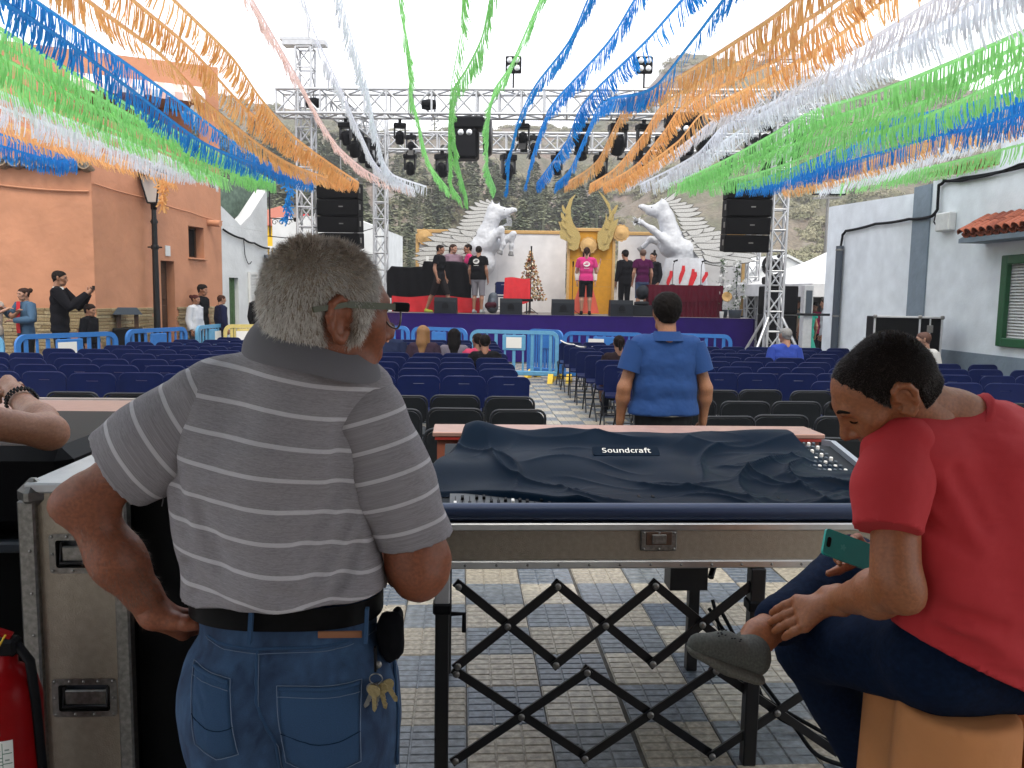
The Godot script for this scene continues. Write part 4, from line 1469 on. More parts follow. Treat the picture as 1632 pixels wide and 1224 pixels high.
# ---------------------------------------------------------------- things on the stage
func make_stage_things() -> void:
	var places := [[-2.97, -0.3, "dark floor monitor at the left, beside the walking man"], [-1.33, -0.35, "dark floor monitor in front of the red-covered chair"], [-0.03, -0.4, "dark floor monitor at the left of the ochre panel"], [1.42, -0.4, "dark floor monitor at the right of the ochre panel"]]
	for a in places:
		var W := sthing("floor_monitor", a[2], "loudspeaker", a[0], 1.2, a[1], "floor monitors along the stage edge", 0.05)
		var c := MB.new()
		c.slab(PackedVector2Array([Vector2(-0.24, 0.0), Vector2(0.22, 0.0), Vector2(0.24, 0.06), Vector2(0.1, 0.4), Vector2(-0.2, 0.4), Vector2(-0.24, 0.3)]), -0.28, 0.28, Transform3D(Basis(Vector3.UP, PI / 2), Vector3.ZERO))
		part(W, "cabinet", c.mesh(), M.monitor_grey)
		var g := MB.new()
		g.slab(rrect(-0.08, 0.1, 0.08, 0.27, 0.075, 6, 0.01), 0.0, 0.012, Transform3D(Basis(Vector3.RIGHT, 0.0), Vector3(0, 0.0, 0.24)))
		part(W, "handle_recess", g.mesh(), M.black_plastic)
		var h := MB.new()
		h.box(Vector3(0, 0.12, 0.255), Vector3(0.2, 0.015, 0.012))
		part(W, "handle", h.mesh(), M.monitor_grey)
	# black and red covered table for the sound desk on stage
	var T := sthing("covered_riser", "long table hidden under black cloth over a red cloth skirt", "table", -3.5, 1.2, -1.6)
	var b := MB.new()
	b.sheet(60, 24, func(u: float, v: float) -> Vector3:
		var x := lerpf(-1.15, 1.08, u)
		var top := 1.18 if u < 0.42 else 1.33
		top += 0.012 * sin(u * 19.0) - (0.25 * smoothstep(0.9, 1.0, u)) - 0.12 * smoothstep(0.05, 0.0, u)
		if v > 0.6:
			return Vector3(x, top + 0.004 * sin(u * 40.0), 0.42 - (v - 0.6) / 0.4 * 0.8)
		var y := lerpf(0.34 + 0.05 * sin(u * 8.0), top, v / 0.6)
		return Vector3(x, y, 0.42 + 0.035 * sin(u * 46.0 + v * 3.0) * (1.0 - v) + 0.02 * sin(u * 17.0)))
	part(T, "black_cloth", b.mesh(), M.black_cloth)
	var rd := MB.new()
	rd.sheet(60, 8, func(u: float, v: float) -> Vector3: return Vector3(lerpf(-0.98, 1.36, u), lerpf(0.01, 0.42 - 0.03 * sin(u * 9.0), v), 0.62 + 0.02 * sin(u * 38.0 + 2.0 * v) * (1.2 - v)))
	part(T, "red_skirt", rd.mesh(), M.red_cloth)
	var core := MB.new()
	core.box(Vector3(-0.05, 0.6, 0.0), Vector3(2.0, 1.1, 0.7))
	core.box(Vector3(0.18, 0.19, 0.25), Vector3(2.2, 0.36, 0.66))
	part(T, "frame", core.mesh(), M.laminate)
	var lap := sthing("small_screen", "small pale screen standing on the black-covered table", "screen", -3.62, 2.53, -1.4)
	var ls := MB.new()
	ls.cbox(Vector3(0, 0.07, 0), Vector3(0.07, 0.14, 0.02), 0.004, Basis(Vector3.RIGHT, -0.15))
	part(lap, "panel", ls.mesh(), M.white_paint)
	# red-covered chair, blue chair, bag, christmas tree, microphone stands
	var C := sthing("covered_chair", "chair draped with a bright red cloth beside the mirrored tree", "chair", -1.22, 1.2, -1.3)
	var cc := MB.new()
	cc.sheet(20, 14, func(u: float, v: float) -> Vector3:
		var x := lerpf(-0.33, 0.33, u) * (1.0 + 0.1 * (1.0 - v))
		return Vector3(x, lerpf(0.3 + 0.05 * sin(u * 7.0), 0.93 + 0.02 * sin(u * 6.0), v), 0.2 - 0.12 * v + 0.015 * sin(u * 22.0) * (1.0 - v)))
	part(C, "red_cloth", cc.mesh(), M.red_cloth)
	var cl := MB.new()
	for x in [-0.25, 0.25]:
		cl.tube([Vector3(x, 0, 0.12), Vector3(x, 0.9, 0.02)], 0.014, 6)
		cl.tube([Vector3(x, 0, -0.3), Vector3(x, 0.45, -0.1)], 0.014, 6)
	cl.box(Vector3(0, 0.44, -0.1), Vector3(0.52, 0.03, 0.42))
	part(C, "frame", cl.mesh(), M.chair_leg)
	var tr := sthing("ornament_tree", "small conical tree covered in gold and copper ornaments", "tree", -0.92, 1.2, -2.4)
	var trunk := MB.new()
	trunk.tube([Vector3(0, 0, 0), Vector3(0, 1.3, 0)], [0.04, 0.01], 6)
	trunk.lathe([Vector2(0.16, 0), Vector2(0.14, 0.04), Vector2(0.04, 0.06)], 12)
	part(tr, "trunk", trunk.mesh(), M.dark_wood)
	var cols := [mat(hx("c29c62"), 0.35, 0.4), mat(hx("9a5a3c"), 0.4, 0.3), mat(hx("e6d9bd"), 0.35, 0.3), mat(hx("6c6244"), 0.7)]
	for kk in 4:
		var bb := MB.new()
		for k in 170:
			var h := pow(rng.randf(), 1.2) * 1.35
			var r := (1.4 - h) * 0.34 * sqrt(rng.randf())
			var an := rng.randf() * TAU
			var p := Vector3(cos(an) * r, 0.35 + h, sin(an) * r)
			var s := rng.randf_range(0.02, 0.04)
			bb.lathe([Vector2(0.0, -s), Vector2(s, 0.0), Vector2(0.0, s)], 5, Transform3D(Basis(Vector3(rng.randf(), rng.randf(), 0.3).normalized(), rng.randf() * 3.0), p))
		part(tr, "ornaments", bb.mesh(), cols[kk]).set_meta("kind", "stuff")
	var bag := sthing("backpack", "dark backpack standing behind the man in grey shorts", "bag", -1.85, 1.2, -1.0)
	part(bag, "bag", blob([bn(Vector3(0, 0.16, 0), 0.16, Vector3(0.02, 0.42, -0.03), 0.13, 1.3), bn(Vector3(0, 0.16, 0.12), 0.1, Vector3(0.01, 0.3, 0.1), 0.08)], 0.03, 0.05), M.pipe)
	part(bag, "pocket", blob([bn(Vector3(-0.1, 0.2, 0.14), 0.09, Vector3(0.05, 0.22, 0.17), 0.08)], 0.025, 0.03), mat(hx("3a1620"), 0.8))
	mic_stand(sthing("microphone_stand", "thin black microphone stand in front of the ornament tree", "stand", -0.85, 1.2, -0.6, "microphone stands"), 1.6)
	mic_stand(sthing("microphone_stand", "microphone stand at the left edge of the ochre panel", "stand", 0.22, 1.2, -1.0, "microphone stands"), 1.25)
	# table with a maroon cloth, two table microphones
	var MT := sthing("draped_table", "long table with a pleated maroon cloth at the right of the stage", "table", 3.05, 1.2, -1.0)
	var mt := MB.new()
	mt.sheet(110, 8, func(u: float, v: float) -> Vector3: return Vector3(lerpf(-0.92, 0.92, u), lerpf(0.0, 0.78, v), 0.42 + 0.022 * sin(u * 110.0) * (1.1 - v) - (0.02 if v < 0.45 else 0.0)))
	part(MT, "cloth", mt.mesh(), M.maroon)
	var top := MB.new()
	top.cbox(Vector3(0, 0.785, 0), Vector3(1.86, 0.03, 0.86), 0.006)
	top.box(Vector3(0.915, 0.38, 0), Vector3(0.02, 0.76, 0.8))
	top.box(Vector3(-0.915, 0.38, 0), Vector3(0.02, 0.76, 0.8))
	part(MT, "tabletop", top.mesh(), M.maroon)
	var sw_ := MB.new()
	sw_.sheet(110, 4, func(u: float, v: float) -> Vector3: return Vector3(lerpf(-0.93, 0.93, u), lerpf(0.4 + 0.02 * sin(u * 9.0), 0.79, v), 0.435 + 0.016 * sin(u * 90.0 + 1.0) * (1.1 - v)))
	part(MT, "upper_swag", sw_.mesh(), M.maroon)
	for a in [[2.76, "left table microphone on the maroon table"], [3.47, "right table microphone on the maroon table"]]:
		var Q := sthing("table_microphone", a[1], "microphone", a[0], 2.0, -0.9, "table microphones")
		var q := MB.new()
		q.lathe([Vector2(0.06, 0), Vector2(0.06, 0.02), Vector2(0.012, 0.03)], 12)
		q.tube([Vector3(0, 0.02, 0), Vector3(0, 0.5, 0), Vector3(0.03, 0.6, 0.02)], 0.009, 6)
		part(Q, "stem", q.mesh(), M.black_metal)
		var h := MB.new()
		h.tube([Vector3(0.0, 0.6, 0.02), Vector3(0.1, 0.63, 0.06)], [0.018, 0.024], 8)
		part(Q, "head", h.mesh(), M.black_plastic)
	# flower columns, subwoofers, big round light
	for a in [[4.0, -0.8, "left tall arrangement of white flowers beside the maroon table"], [4.28, -0.5, "right tall arrangement of white flowers next to the black cases"]]:
		flowers(sthing("flower_arrangement", a[2], "flowers", a[0], 1.2, a[1], "white flower arrangements"))
	var pot := sthing("straw_basket", "round straw-coloured basket hung in the flowers", "basket", 4.05, 1.72, -0.45)
	var pb := MB.new()
	pb.lathe([Vector2(0.0, -0.04), Vector2(0.1, -0.03), Vector2(0.13, 0.03), Vector2(0.11, 0.03), Vector2(0, 0.0)], 14, Transform3D(Basis(Vector3.RIGHT, PI / 2 - 0.2), Vector3.ZERO))
	part(pot, "basket", pb.mesh(), M.gold_trim)
	var cup := sthing("white_cup", "small white cup at the foot of the flowers on the stage edge", "cup", 3.9, 1.2, -0.25)
	var cu := MB.new()
	cu.lathe([Vector2(0.0, 0.0), Vector2(0.04, 0.0), Vector2(0.055, 0.16), Vector2(0.05, 0.16), Vector2(0.038, 0.02), Vector2(0.0, 0.015)], 14)
	part(cup, "cup", cu.mesh(), M.white_paint)
	var SB := sthing("subwoofer_stack", "stack of black subwoofers on the ground beside the right tower", "loudspeakers", 5.0, 0, 0.7)
	for k in 3:
		var c := MB.new()
		c.cbox(Vector3(0, 0.33 + k * 0.665, 0), Vector3(0.74, 0.65, 0.7), 0.02)
		var cab := part(SB, "cabinet", c.mesh(), M.speaker)
		var g := MB.new()
		g.cbox(Vector3(0, 0.33 + k * 0.665, 0.353), Vector3(0.66, 0.55, 0.015), 0.006)
		part(cab, "grille", g.mesh(), M.black_plastic)
		var e := MB.new()
		e.box(Vector3(0, 0.02 + 0.64 + k * 0.665, 0.345), Vector3(0.74, 0.016, 0.016))
		part(cab, "edge", e.mesh(), M.steel)
	var RL := sthing("effect_light", "large moving head light on top of the subwoofer stack", "stage light", 4.88, 2.02, 0.6)
	var rb := MB.new()
	rb.cbox(Vector3(0, 0.1, 0), Vector3(0.42, 0.18, 0.4), 0.03)
	part(RL, "base", rb.mesh(), M.black_plastic)
	var rh := MB.new()
	for s in 20:
		var a0 := TAU * s / 20.0
		var a1 := TAU * (s + 1) / 20.0
		if s > 3 and s < 7:
			continue
		rh.bar(Vector3(cos(a0) * 0.24, 0.45 + sin(a0) * 0.24, 0.05), Vector3(cos(a1) * 0.24, 0.45 + sin(a1) * 0.24, 0.05), 0.1, 0.07)
	part(RL, "yoke", rh.mesh(), M.black_metal)
	var rk := MB.new()
	rk.lathe([Vector2(0.0, -0.2), Vector2(0.13, -0.18), Vector2(0.16, 0.0), Vector2(0.13, 0.2), Vector2(0.1, 0.22), Vector2(0, 0.22)], 16, Transform3D(Basis(Vector3.RIGHT, PI / 2), Vector3(0, 0.45, 0.05)))
	part(RL, "head", rk.mesh(), M.black_plastic)
	var cs := sthing("equipment_trunk", "small dark equipment trunk near the maroon table", "case", 1.98, 1.2, -0.7)
	var ct := MB.new()
	ct.cbox(Vector3(0, 0.14, 0), Vector3(0.5, 0.28, 0.36), 0.02)
	part(cs, "box", ct.mesh(), M.monitor_grey)
	var cf := sthing("effect_light", "dark moving head light standing on the trunk by the maroon table", "stage light", 1.98, 1.48, -0.7)
	var fb := MB.new()
	fb.lathe([Vector2(0.0, 0.0), Vector2(0.2, 0.0), Vector2(0.2, 0.08), Vector2(0.1, 0.1)], 14)
	part(cf, "base", fb.mesh(), M.monitor_grey)
	var fh := MB.new()
	fh.lathe([Vector2(0.0, -0.2), Vector2(0.14, -0.18), Vector2(0.17, 0.0), Vector2(0.14, 0.18), Vector2(0, 0.2)], 14, Transform3D(Basis(Vector3.RIGHT, PI / 2 - 0.3), Vector3(0, 0.32, 0)))
	part(cf, "head", fh.mesh(), M.monitor_grey)
	var keyb := sthing("electric_piano", "black electric piano on legs behind the second floor monitor", "piano", -1.1, 1.2, -0.75)
	var kb := MB.new()
	kb.cbox(Vector3(0, 0.36, 0), Vector3(0.62, 0.07, 0.24), 0.01)
	part(keyb, "keyboard", kb.mesh(), M.black_plastic)
	for x in [-0.22, -0.05, 0.22]:
		var lg := MB.new()
		lg.tube([Vector3(x, 0, 0.05), Vector3(x, 0.33, 0)], 0.016, 6)
		part(keyb, "leg", lg.mesh(), M.black_metal)

func mic_stand(N: Node3D, h: float) -> void:
	var q := MB.new()
	q.tube([Vector3(0, 0.03, 0), Vector3(0, h, 0)], 0.011, 6)
	part(N, "pole", q.mesh(), M.black_metal)
	var b := MB.new()
	for k in 3:
		b.tube([Vector3(0, 0.16, 0), Vector3(cos(k * TAU / 3) * 0.2, 0.01, sin(k * TAU / 3) * 0.2)], 0.01, 6)
	part(N, "tripod", b.mesh(), M.black_metal)
	var m := MB.new()
	m.tube([Vector3(0, h - 0.02, 0), Vector3(0, h + 0.12, 0.02)], [0.016, 0.022], 8)
	part(N, "microphone", m.mesh(), M.black_plastic)

func flowers(N: Node3D) -> void:
	var st := MB.new()
	st.tube([Vector3(0, 0.1, 0), Vector3(0.02, 1.2, 0)], [0.02, 0.008], 6)
	st.lathe([Vector2(0.0, 0), Vector2(0.14, 0.0), Vector2(0.17, 0.2), Vector2(0.15, 0.2), Vector2(0, 0.16)], 12)
	part(N, "vase", st.mesh(), M.pipe)
	var lf := MB.new()
	var fl := MB.new()
	for k in 240:
		var h := rng.randf_range(0.2, 1.45)
		var r := 0.26 * rng.randf() if h < 0.95 else 0.1 * rng.randf()
		var an := rng.randf() * TAU
		var p := Vector3(cos(an) * r, h, sin(an) * r)
		var u := Vector3(rng.randf_range(-1, 1), rng.randf_range(-0.4, 1), rng.randf_range(-1, 1)).normalized()
		var w := u.cross(Vector3(0.3, 0.7, 0.2)).normalized()
		if k % 5 < 2:
			var s := rng.randf_range(0.03, 0.055)
			for q in 5:
				var a0 := q * TAU / 5
				var v2 := u.cross(w)
				fl.tri(p, p + (w * cos(a0) + v2 * sin(a0)) * s + u * 0.01, p + (w * cos(a0 + 0.9) + v2 * sin(a0 + 0.9)) * s + u * 0.01)
		else:
			var s := rng.randf_range(0.05, 0.1)
			lf.tri(p - w * s * 0.35, p + u * s, p + w * s * 0.35)
	part(N, "leaves", lf.mesh(), M.leaf)
	part(N, "blossoms", fl.mesh(), M.white_paint)

# ---------------------------------------------------------------- winged horses and gold crests
func leaf_outline(a: Vector2, b: Vector2, w: float, bend: float, grow := 0.0) -> PackedVector2Array:
	var o := PackedVector2Array()
	var d := (b - a)
	var n := Vector2(-d.y, d.x).normalized()
	var e := d.normalized() * grow
	for s in 2:
		for k in 9:
			var t := k / 8.0 if s == 0 else 1.0 - k / 8.0
			if s == 1 and (k == 0 or k == 8):
				continue
			var c := a - e + (d + e * 2.0) * t + n * bend * sin(t * PI) + n * bend * 0.7 * t * t
			var hw := (w * (0.35 + 0.65 * sin(pow(t, 0.8) * PI * 0.92 + 0.18)) + grow) * (1.0 if t < 0.999 else 0.0)
			o.append(c + n * (hw if s == 0 else -hw))
	return o

func horse(P: Dictionary, feathers: Array, label: String, dir: float) -> Node3D:
	var H := sthing("winged_horse_sculpture", label, "sculpture", 0, 1.2, -2.9, "winged horse sculptures")
	var v := func(k: String, z := 0.0) -> Vector3: return Vector3(P[k].x, P[k].y, z)
	var bones := [
		bn(v.call("poll"), 0.15, v.call("fore") + Vector3(0, -0.06, 0), 0.14), bn(v.call("fore") + Vector3(0, -0.08, 0), 0.13, v.call("muz") + Vector3(-0.06 * dir, -0.02, 0), 0.075),
		bn(v.call("jaw") + Vector3(0, 0.08, 0), 0.14, v.call("jawt") + Vector3(-0.08 * dir, 0.01, 0), 0.04), bn(v.call("muz") + Vector3(-0.05 * dir, -0.01, 0), 0.075, v.call("muz"), 0.05),
		bn(v.call("jawt") + Vector3(-0.05 * dir, -0.02, 0), 0.1, v.call("muz"), 0.03, 6.0, Vector3.UP, -1.0, 0.02),
		bn(v.call("poll") + Vector3(-0.03 * dir, -0.05, 0), 0.17, v.call("neck1") + Vector3(0, -0.1, 0), 0.22), bn(v.call("neck1") + Vector3(0, -0.1, 0), 0.22, v.call("neck2"), 0.32),
		bn(v.call("neck2"), 0.32, v.call("chest"), 0.3), bn(v.call("chest"), 0.3, v.call("body"), 0.38), bn(v.call("body"), 0.38, v.call("low"), 0.36), bn(v.call("low"), 0.36, v.call("hip") + Vector3(0, -0.3, 0), 0.38),
		bn(v.call("hip") + Vector3(0, -0.3, 0), 0.38, v.call("hip") + Vector3(0, -1.0, 0), 0.42),
		bn(v.call("ear") + Vector3(0, 0, 0.07), 0.015, v.call("poll") + Vector3(0, 0.05, 0.07), 0.05), bn(v.call("ear2") + Vector3(0, 0, -0.05), 0.015, v.call("poll") + Vector3(0.1 * dir, 0.02, -0.06), 0.05),
		bn(v.call("s1", 0.22), 0.17, v.call("k1", 0.25), 0.085), bn(v.call("k1", 0.25), 0.085, v.call("f1", 0.25), 0.055), bn(v.call("f1", 0.25), 0.055, v.call("h1", 0.25), 0.06),
		bn(v.call("s2", -0.1), 0.15, v.call("k2", -0.1), 0.075), bn(v.call("k2", -0.1), 0.075, v.call("f2", -0.1), 0.05), bn(v.call("f2", -0.1), 0.05, v.call("h2", -0.1), 0.055)]
	part(H, "body", blob(bones, 0.03, 0.09, [Plane(Vector3.DOWN, -0.01)], 0.012, 9.0), M.sculpt)
	for s in [["h1", 0.25, "f1"], ["h2", -0.1, "f2"]]:
		var hv: Vector3 = v.call(s[0], s[1])
		var d: Vector3 = (hv - v.call(s[2], s[1])).normalized()
		part(H, "hoof", blob([bn(hv, 0.062, hv + d * 0.07, 0.085)], 0.018, 0.02, [Plane(d, d.dot(hv) + 0.1)]), mat(hx("8d8e8f"), 0.6, 0, TX.strong, 4.0))
	for z in [0.1, -0.1]:
		var e := MB.new()
		e.lathe([Vector2(0, -0.03), Vector2(0.026, 0), Vector2(0, 0.03)], 8, Transform3D(Basis.IDENTITY, v.call("fore") + Vector3(0.12 * dir, -0.02, z)))
		part(H, "eye", e.mesh(), M.black_plastic)
	var ns := MB.new()
	ns.lathe([Vector2(0, -0.02), Vector2(0.022, 0), Vector2(0, 0.02)], 8, Transform3D(Basis.IDENTITY, v.call("muz") + Vector3(-0.02 * dir, 0.02, 0.055)))
	part(H, "nostril", ns.mesh(), M.black_plastic)
	for k in feathers.size():
		var f: Array = feathers[k]
		var a := Vector2(f[0], f[1])
		var b := Vector2(f[2], f[3])
		var wide := 0.06 if k < 10 else 0.1
		var z := 0.02 + 0.02 * k
		var m := MB.new()
		m.slab(leaf_outline(a, b, wide, 0.05 * dir), z, z + 0.03, Transform3D.IDENTITY)
		var o := part(H, "feather", m.mesh(), M.feather)
		var m2 := MB.new()
		m2.slab(leaf_outline(a, b, wide, 0.05 * dir, 0.02), z - 0.004, z + 0.012, Transform3D.IDENTITY)
		part(o, "painted_edge", m2.mesh(), M.feather_edge)
		if k >= 10 and k % 2 == 0:
			var a2 := a.lerp(b, 0.12) + Vector2(0, 0.05)
			var b2 := a.lerp(b, 0.62) + Vector2(0, 0.06)
			var m3 := MB.new()
			m3.slab(leaf_outline(a2, b2, 0.075, 0.06 * dir), z + 0.04, z + 0.06, Transform3D.IDENTITY)
			var o2 := part(H, "feather", m3.mesh(), M.feather)
			var m4 := MB.new()
			m4.slab(leaf_outline(a2, b2, 0.075, 0.06 * dir, 0.018), z + 0.034, z + 0.048, Transform3D.IDENTITY)
			part(o2, "painted_edge", m4.mesh(), M.feather_edge)
	return H

func make_sculptures() -> void:
	var left := {"muz": Vector2(-1.39, 2.84), "jawt": Vector2(-1.41, 2.72), "fore": Vector2(-1.81, 2.86), "poll": Vector2(-2.01, 2.86), "ear": Vector2(-2.04, 3.13), "ear2": Vector2(-1.83, 3.08), "jaw": Vector2(-1.88, 2.6), "neck1": Vector2(-2.05, 2.7), "neck2": Vector2(-2.23, 2.09), "chest": Vector2(-2.15, 1.92), "body": Vector2(-2.40, 1.77), "low": Vector2(-2.30, 1.36), "hip": Vector2(-2.61, 1.2), "k1": Vector2(-1.76, 2.29), "f1": Vector2(-1.69, 1.87), "h1": Vector2(-1.76, 1.70), "s1": Vector2(-2.2, 1.85), "k2": Vector2(-1.43, 2.19), "f2": Vector2(-1.48, 1.86), "h2": Vector2(-1.49, 1.68), "s2": Vector2(-2.04, 1.75)}
	var right := {"muz": Vector2(2.07, 2.97), "jawt": Vector2(2.09, 2.83), "fore": Vector2(2.5, 2.96), "poll": Vector2(2.69, 3.0), "ear": Vector2(2.65, 3.2), "ear2": Vector2(2.85, 3.28), "jaw": Vector2(2.51, 2.74), "neck1": Vector2(2.8, 2.78), "neck2": Vector2(3.0, 2.05), "chest": Vector2(2.94, 1.91), "body": Vector2(3.32, 1.78), "low": Vector2(3.30, 1.43), "hip": Vector2(3.55, 1.3), "k1": Vector2(2.40, 2.34), "f1": Vector2(2.09, 2.53), "h1": Vector2(2.0, 2.55), "s1": Vector2(3.0, 1.85), "k2": Vector2(2.41, 2.10), "f2": Vector2(2.25, 1.92), "h2": Vector2(2.16, 1.84), "s2": Vector2(2.76, 1.98)}
	var f1 := [[-2.01, 2.99, -2.17, 3.16], [-2.04, 2.96, -2.38, 3.13], [-2.06, 2.91, -2.52, 3.07], [-2.09, 2.85, -2.68, 2.95], [-2.13, 2.78, -2.80, 2.81], [-2.16, 2.70, -2.85, 2.69], [-2.20, 2.59, -2.92, 2.57], [-2.25, 2.47, -2.95, 2.48], [-2.28, 2.35, -3.02, 2.38], [-2.31, 2.23, -3.09, 2.27], [-2.31, 2.09, -3.24, 2.32], [-2.35, 2.00, -3.41, 2.23], [-2.38, 1.93, -3.59, 2.16], [-2.42, 1.86, -3.80, 2.09], [-2.45, 1.79, -3.94, 1.93], [-2.49, 1.72, -4.05, 1.77], [-2.52, 1.63, -4.16, 1.63], [-2.54, 1.55, -4.23, 1.49], [-2.55, 1.46, -4.08, 1.38]]
	var f2 := [[2.76, 3.13, 3.04, 3.42], [2.79, 3.06, 3.18, 3.25], [2.85, 3.01, 3.34, 3.13], [2.90, 2.94, 3.52, 3.07], [2.96, 2.86, 3.67, 2.98], [3.01, 2.76, 3.75, 2.87], [3.07, 2.64, 3.84, 2.71], [3.12, 2.52, 3.93, 2.61], [3.16, 2.40, 3.97, 2.51], [3.20, 2.28, 3.89, 2.41], [3.24, 2.18, 4.11, 2.44], [3.28, 2.09, 4.33, 2.34], [3.33, 2.00, 4.51, 2.23], [3.37, 1.94, 4.72, 2.13], [3.41, 1.85, 4.90, 2.01], [3.46, 1.78, 5.08, 1.86], [3.52, 1.71, 5.27, 1.70], [3.57, 1.65, 5.19, 1.56], [3.62, 1.59, 4.82, 1.47]]
	var H1 := horse(left, f1, "white winged horse sculpture rearing towards the right, left of the ochre panel", 1.0)
	var br := MB.new()
	for k in 5:
		br.tube([Vector3(-1.62 + k * 0.03, 2.66 - 0.01 * k, 0.06), Vector3(-1.6 + k * 0.03, 2.48 - 0.02 * k, 0.08), Vector3(-1.84 + k * 0.04, 2.34 + 0.02 * k, 0.05)], 0.009, 5)
	part(H1, "reins", br.mesh(), M.sculpt)
	var H2 := horse(right, f2, "white winged horse sculpture rearing towards the left, behind the maroon table", -1.0)
	var fl := MB.new()
	for k in 40:
		var d := Vector3(rng.randf_range(-1, 1), rng.randf_range(-1, 1), rng.randf_range(-1, 1)).normalized()
		var w := d.cross(Vector3(0.2, 0.9, 0.3)).normalized()
		var c := Vector3(1.97, 2.55, 0.25)
		fl.tri(c - w * 0.05, c + d * rng.randf_range(0.12, 0.2), c + w * 0.05)
	part(H2, "hoof_tuft", fl.mesh(), M.sculpt)
	# white pedestal cloth with splashes of red
	var P := sthing("white_pedestal", "white draped pedestal splashed with red under the right horse", "pedestal", 3.25, 1.2, -2.25)
	var pm := MB.new()
	pm.sheet(64, 14, func(u: float, v: float) -> Vector3:
		var a := u * TAU
		var r := lerpf(0.78, 0.5, v) + 0.04 * sin(a * 13.0) * (1.2 - v)
		return Vector3(cos(a) * r, v * 1.55, -sin(a) * r * 0.45))
	part(P, "cloth", pm.mesh(), M.sculpt)
	for k in 5:
		var t: float = [-0.42, -0.1, 0.16, 0.22, 0.52][k]
		var y0: float = [1.0, 1.12, 0.98, 1.0, 1.05][k]
		var hgt: float = [0.45, 0.5, 0.62, 0.4, 0.3][k]
		var o := PackedVector2Array()
		for s in 14:
			var a := TAU * s / 14.0
			o.append(Vector2(t + cos(a) * 0.055 * (1.0 + 0.4 * sin(s * 2.7)) + sin(a) * 0.06, y0 + sin(a) * hgt / 2 * (1.0 + 0.15 * sin(s * 4.1))))
		var z := 0.345 - 0.2 * t * t
		var m := MB.new()
		m.slab(o, 0.0, 0.015, Transform3D(Basis(Vector3.RIGHT, -0.06), Vector3(0, 0, z)))
		part(P, "red_splash", m.mesh(), M.red_cloth)
	# gold crests and rosettes above the ochre panel
	var c1 := [0.29, 3.26, 0.11, 3.10, 0.02, 2.85, 0.0, 2.60, -0.06, 2.76, -0.07, 2.49, -0.18, 2.50, -0.11, 2.30, -0.15, 2.21, -0.11, 2.05, 0.08, 1.97, 0.12, 1.77, 0.27, 1.72, 0.38, 1.78, 0.44, 2.08, 0.40, 2.22, 0.33, 2.30, 0.23, 2.46, 0.16, 2.66, 0.15, 2.88, 0.20, 3.10]
	var c2 := [0.88, 3.35, 1.03, 3.21, 1.20, 3.00, 1.25, 2.78, 1.29, 2.86, 1.33, 2.67, 1.32, 2.53, 1.45, 2.60, 1.41, 2.40, 1.33, 2.20, 1.31, 2.06, 1.23, 1.92, 1.22, 1.79, 1.07, 1.72, 0.94, 1.78, 0.89, 2.03, 0.90, 2.22, 1.00, 2.31, 1.10, 2.56, 1.11, 2.74, 1.15, 2.6, 1.19, 2.5, 1.22, 2.61, 1.18, 2.86, 1.06, 3.08]
	for k in 2:
		var c: Array = c1 if k == 0 else c2
		var o := PackedVector2Array()
		for i in range(0, c.size(), 2):
			o.append(Vector2(c[i], c[i + 1]))
		var C := sthing("gold_crest", "curved gold horn crest at the %s of the ochre panel" % ["left top", "right top"][k], "ornament", 0, 1.2, -2.45, "gold crests")
		var m := MB.new()
		m.slab(o, -0.04, 0.04, Transform3D.IDENTITY)
		part(C, "plate", m.mesh(), M.gold)
		for s in 5:
			var y := 1.9 + s * 0.2
			var x: float = (0.2 if k == 0 else 1.1) + 0.06 * sin(s * 2.0) - (0.05 * s if k == 0 else -0.04 * s)
			var l := MB.new()
			l.slab(leaf_outline(Vector2(x, y), Vector2(x + (-0.12 if k == 0 else 0.12), y + 0.26), 0.045, 0.03), 0.045, 0.075, Transform3D.IDENTITY)
			part(C, "leaf", l.mesh(), M.gold)
	for a in [[1.535, 2.22, "gold scalloped rosette at the upper right of the ochre panel"], [0.66, 1.87, "gold scalloped rosette on the ochre panel above the woman in pink"], [-4.02, 2.12, "gold scalloped rosette at the left top corner of the white backdrop"]]:
		var R := sthing("gold_rosette", a[2], "ornament", a[0], 1.2 + a[1], -2.5 if a[0] > 0 else -3.5, "gold rosettes")
		var o := PackedVector2Array()
		for s in 36:
			var an := TAU * s / 36.0
			o.append(Vector2(cos(an), sin(an)) * (0.23 + 0.014 * sin(an * 12.0)))
		var m := MB.new()
		m.slab(o, -0.03, 0.02, Transform3D.IDENTITY)
		part(R, "disc", m.mesh(), M.gold_trim)
		var d := MB.new()
		d.lathe([Vector2(0.19, 0.0), Vector2(0.16, 0.02), Vector2(0.09, 0.02), Vector2(0.06, 0.045), Vector2(0.0, 0.05)], 24, Transform3D(Basis(Vector3.RIGHT, PI / 2), Vector3(0, 0, 0.02)))
		part(R, "boss", d.mesh(), M.gold_trim)

